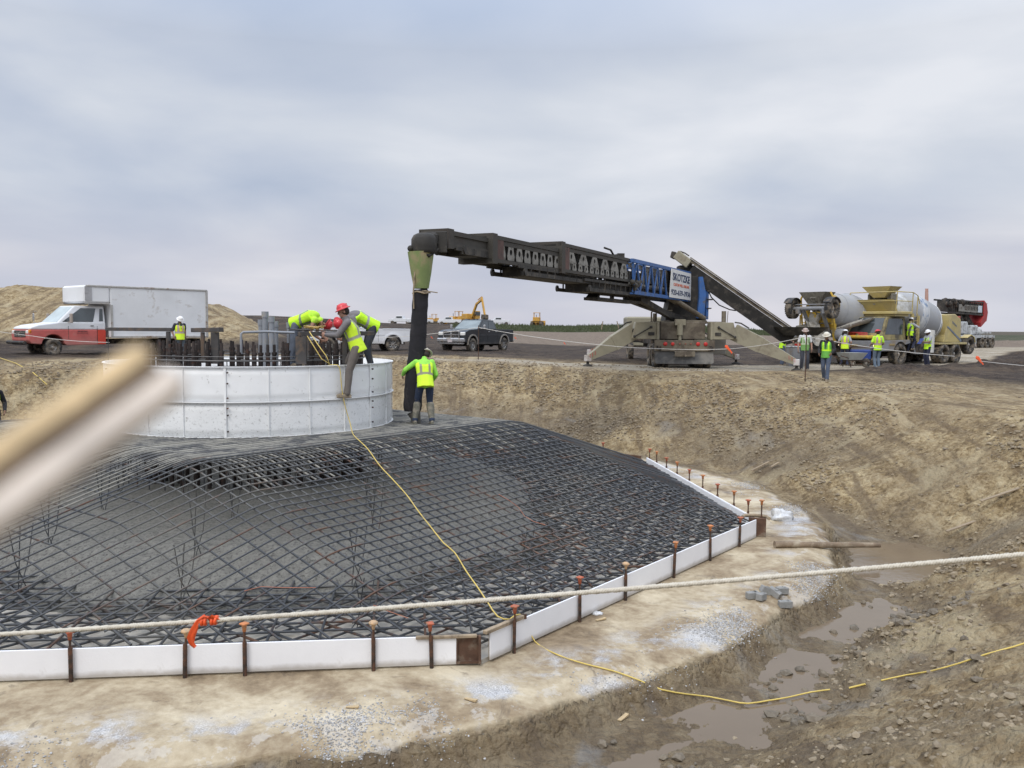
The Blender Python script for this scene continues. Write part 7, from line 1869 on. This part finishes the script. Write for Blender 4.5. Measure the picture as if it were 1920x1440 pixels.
q.build('frame', stake_m, t)
wheel(t, .85, 0, .20, .20, .10, 1, rim_s, spokes=0)
p = gpt(1612, 42.0); t = thing('generator', 'blue generator on a dark wheeled frame under the nose of the second mixer', 'generator', p, R(-20))
q = MB(); q.box((0, 0, .55), (.95, .6, .5), None, .06); q.build('housing', mat('generator_blue', (.02, .05, .22), .4, var=.15), t)
q = MB(); q.tube([(-.55, -.3, .1), (-.55, -.3, .9), (.55, -.3, .9), (.55, -.3, .1)], .02, 6, closed=True); q.tube([(-.55, .3, .1), (-.55, .3, .9), (.55, .3, .9), (.55, .3, .1)], .02, 6, closed=True)
for x in (-.5, .5): q.tube([(x, -.3, .12), (x, .3, .12)], .02, 6)
q.build('frame', stake_m, t)
for s_ in (-1, 1): wheel(t, -.35, s_ * .36, .14, .14, .09, s_, rim_s, spokes=0)
p = gpt(1494, 40.5); t = thing('tool_crate', 'small grey steel crate behind the bearded man in the white shirt', 'crate', p, .2)
q = MB(); q.box((0, 0, .45), (.8, .6, .9), None, .02); q.build('crate_body', mfr, t); q = MB(); q.box((0, 0, .93), (.84, .64, .05), None, .01); q.box((0, -.32, .7), (.3, .02, .06)); q.build('lid', lg, t)

# the photographer's lath just in front of the lens: real wood, out of focus
a = V((0, 0, HC)) + ray(300, 690).normalized() * .172; b_ = V((0, 0, HC)) + ray(-260, 1090).normalized() * .150
d = (b_ - a).normalized(); vdir = cam_f; sdir = d.cross(vdir).normalized(); 
o = thing('wooden_lath', 'blurred pale wooden lath close to the lens at the left', 'lath', (a + b_) / 2)
c = (a + b_) / 2; Ln = (b_ - a).length
up_s = sdir if sdir.dot(cam_u) > 0 else -sdir
rot = Matrix((d, up_s, d.cross(up_s))).transposed()
lt_m = mat('lath_wood', (.62, .46, .26), .75, var=.35, vscale=90); ld_m = mat('lath_side_shade', (.135, .100, .07), .9, var=.2, vscale=60); lw_m = mat('lath_whitewash', (.60, .52, .44), .8, var=.25, vscale=70)
q = MB(); q.box(rot @ V((0, .0036, 0)), (Ln, .0042, .006), rot, .0008); q.build('wood_strip', lt_m, o)
q = MB(); q.box(rot @ V((0, 0, .001)), (Ln - .001, .0046, .0045), rot, .0005); q.build('shaded_groove', ld_m, o)  # the lath's shaded side, painted as a brown strip between the faces
q = MB(); q.box(rot @ V((0, -.0040, 0)), (Ln, .0048, .006), rot, .0008); q.build('painted_strip', lw_m, o)

# ------------------------------------------------------------------ loose material nobody could count
ICO_V = []
g_ = (1 + 5 ** .5) / 2
for s1 in (-1, 1):
    for s2 in (-1, 1): ICO_V += [(0, s1, s2 * g_), (s1, s2 * g_, 0), (s1 * g_, 0, s2)]
ICO_V = np.array(ICO_V) / np.sqrt(1 + g_ * g_)
_bm = bmesh.new(); [_bm.verts.new(v) for v in ICO_V]; bmesh.ops.convex_hull(_bm, input=_bm.verts); _bm.verts.index_update()
ICO_F = np.array([[v.index for v in f.verts] for f in _bm.faces]); ICO_V = np.array([v.co[:] for v in _bm.verts]); _bm.free()
rng = np.random.default_rng(5)
def scatter(name, xs, ys, zs, sz, m_, label, flat=.7, cat=None, sink=.2):
    n = len(xs); nv = len(ICO_V)
    jit = 1 + rng.uniform(-.28, .28, (n, nv, 1)); v = ICO_V[None] * jit * sz[:, None, None]
    v[:, :, 2] *= flat; st = rng.uniform(.7, 1.4, n); v[:, :, 0] *= st[:, None]
    a = rng.uniform(0, 2 * pi, n); ca, sa = np.cos(a)[:, None], np.sin(a)[:, None]
    x = v[:, :, 0] * ca - v[:, :, 1] * sa; y = v[:, :, 0] * sa + v[:, :, 1] * ca
    co = np.stack([x + xs[:, None], y + ys[:, None], v[:, :, 2] + (zs + sz * flat * (1 - sink * 2) * .6)[:, None]], 2).reshape(-1, 3)
    f = (ICO_F[None] + (np.arange(n) * nv)[:, None, None]).reshape(-1, 3)
    me = arr_mesh(name, co, f, False); at_ = me.attributes.new('tone', 'FLOAT', 'POINT'); at_.data.foreach_set('value', np.repeat(rng.uniform(0, 1, n), nv).astype(np.float32))
    o = link_mesh(name, me, m_); return tag(o, label, cat, kind='stuff')
def stone_mat(name, stops):
    m_ = bpy.data.materials.new(name); m_.use_nodes = True; nt = m_.node_tree; b = nt.nodes['Principled BSDF']
    a = N(nt, 'ShaderNodeAttribute'); a.attribute_name = 'tone'; c = ramp(nt, a.outputs['Fac'], stops)
    tc = N(nt, 'ShaderNodeTexCoord'); c = mixc(nt, .35, c, mixc(nt, noise(nt, tc.outputs['Object'], 25, 4, .6), (.05, .04, .03), (.6, .55, .45)))
    L(nt, c, b.inputs['Base Color']); b.inputs['Roughness'].default_value = .9; return m_
clod_m = stone_mat('soil_clods', [(0, (.12, .080, .042)), (.4, (.20, .145, .078)), (.8, (.27, .20, .115)), (1, (.34, .26, .155))])
grav_m = stone_mat('crushed_stone', [(0, (.20, .20, .21)), (.5, (.40, .41, .43)), (1, (.68, .69, .72))])
# clods on the walls of the pit, more and smaller near the camera
N_ = 90000; th = np.radians(rng.uniform(-110, 150, N_)); rr = rng.uniform(12.4, 21, N_)
x = C0[0] + rr * np.cos(th); y = C0[1] + rr * np.sin(th)
hh, r2_, th2, rm2, toe2, rt2, s2_, rd2, om2, sl2, gr2, q2, fa2 = ground_h(x, y, True)
keep = (r2_ > toe2 - .2) & (rng.uniform(0, 1, N_) < np.clip(.06 + 1.1 * (q2 - .42), .03, .8) * (1 - .6 * gr2)) & (np.hypot(x, y) > 1.7)
x, y, hh = x[keep], y[keep], hh[keep]; dist = np.hypot(x, y)
sz = .008 + .035 * rng.uniform(0, 1, len(x)) ** 4 + .0007 * dist + .02 * (rng.uniform(0, 1, len(x)) > .993)
scatter('soil_clods', x, y, hh, sz, clod_m, 'loose clods of clay and topsoil on the banks', .72, 'soil')
# crushed stone along the rim of the apron and in the ditch
N_ = 90000; th = np.radians(rng.uniform(-125, 40, N_)); rr = 11.6 + rng.normal(-.32, .22, N_)
x = C0[0] + rr * np.cos(th); y = C0[1] + rr * np.sin(th); hh, r2_, th2, rm2, toe2, rt2, s2_, rd2, om2, sl2, gr2, q2, fa2 = ground_h(x, y, True)
dens = np.clip(.22 + 2.0 * fbm(x * .8, y * .8, 401, 4), 0, 1) ** 2
keep = (rng.uniform(0, 1, N_) < dens) & (rr < toe2)
x, y, hh = x[keep], y[keep], hh[keep]; sz = .005 + .009 * rng.uniform(0, 1, len(x)) ** 3
scatter('crushed_stone', x, y, hh, sz, grav_m, 'pale blue grey crushed stone trodden along the rim of the apron', .8, 'gravel')
# dark mud lumps in the ditch
lump_m = stone_mat('wet_mud', [(0, (.040, .026, .014)), (1, (.115, .080, .045))])
N_ = 900; th = np.radians(rng.uniform(-100, -28, N_)); rr = 12.1 + np.abs(rng.normal(.9, .6, N_))
x = C0[0] + rr * np.cos(th); y = C0[1] + rr * np.sin(th); k = fbm(x * 1.2, y * 1.2, 411, 3) > .02; x, y = x[k], y[k]
hh = ground_h(x, y); scatter('mud_lumps', x, y, hh, .02 + .06 * rng.uniform(0, 1, len(x)) ** 2, lump_m, 'dark wet mud lumps lying in and beside the ditch water', .7, 'mud')
# grass on the far rise
N_ = 9000; x = rng.uniform(-14, 48, N_); y = rng.uniform(149, 168, N_); x = x * y / 150
k = (x / y > -.07); x, y = x[k], y[k]; hh = ground_h(x, y); n = len(x); vs = np.zeros((n, 3, 3)); a = rng.uniform(0, pi, n); w_ = rng.uniform(.06, .16, n); h_ = rng.uniform(.2, .6, n)
vs[:, 0] = np.stack([x - w_ * np.cos(a), y - w_ * np.sin(a), hh - .05], 1); vs[:, 1] = np.stack([x + w_ * np.cos(a), y + w_ * np.sin(a), hh - .05], 1); vs[:, 2] = np.stack([x + rng.uniform(-.2, .2, n), y, hh + h_], 1)
gm_ = mat('grass_blades', (.075, .092, .04), .8, var=.3, vscale=.5)
tag(link_mesh('grass', arr_mesh('grass', vs.reshape(-1, 3), np.arange(n * 3).reshape(-1, 3), False), gm_), 'strip of tall green grass on the rise beyond the field', 'grass', kind='stuff')
# one small bare tree on the horizon right of the feed conveyor
p = aty(1436, 618, 300); t = thing('tree', 'tiny round tree on the horizon under the feed conveyor', 'tree', (p.x, p.y, gz(p.x, p.y) - .3))
q = MB(); q.tube([(0, 0, 0), (.1, 0, 2.2), (.2, 0, 4.2)], [.3, .2, .08], 8)
lf = []
for k in range(14):
    a = random.uniform(0, 2 * pi); e = V((cos(a) * random.uniform(1, 2.4), sin(a) * 2, random.uniform(2.5, 5.4))); q.tube([(.1, 0, random.uniform(1.2, 2.6)), e * .6 + V((0, 0, 1)), e], [.10, .05, .02], 5); lf.append(e)
q.build('trunk', wood_m, t)
q = MB()
for e in lf:
    for k in range(60):
        c = e + V((random.gauss(0, .55), random.gauss(0, .55), random.gauss(0, .45))); a = V((random.uniform(-1, 1), random.uniform(-1, 1), random.uniform(-1, 1))) * .16; b2 = V((random.uniform(-1, 1), random.uniform(-1, 1), random.uniform(-1, 1))) * .16
        q.add([c, c + a, c + a + b2, c + b2], [(0, 1, 2, 3)])
q.build('crown', mat('hazy_leaves', (.16, .19, .16), .8), t, recalc=False)
# fence posts and weeds on the rise
for px, ln, lb in ((1127, .3, 'old fence post standing on the grassy rise left of the conveyor truck'), (1162, -.5, 'leaning fence post on the grassy rise beside the left outrigger')):
    p = aty(px, 612, 152); t = thing('fence_post', lb, 'fence post', (p.x, p.y, gz(p.x, p.y) - .2)); q = MB(); q.tube([(0, 0, 0), (ln * .5, 0, 1.0), (ln, 0, 1.9)], [.11, .10, .09], 7); q.build('wood_post', wood_m, t); q = MB(); q.cyl((ln, 0, 1.9), (ln * 1.02, 0, 1.94), .11, n=7); q.build('post_cap', wood_m, t)
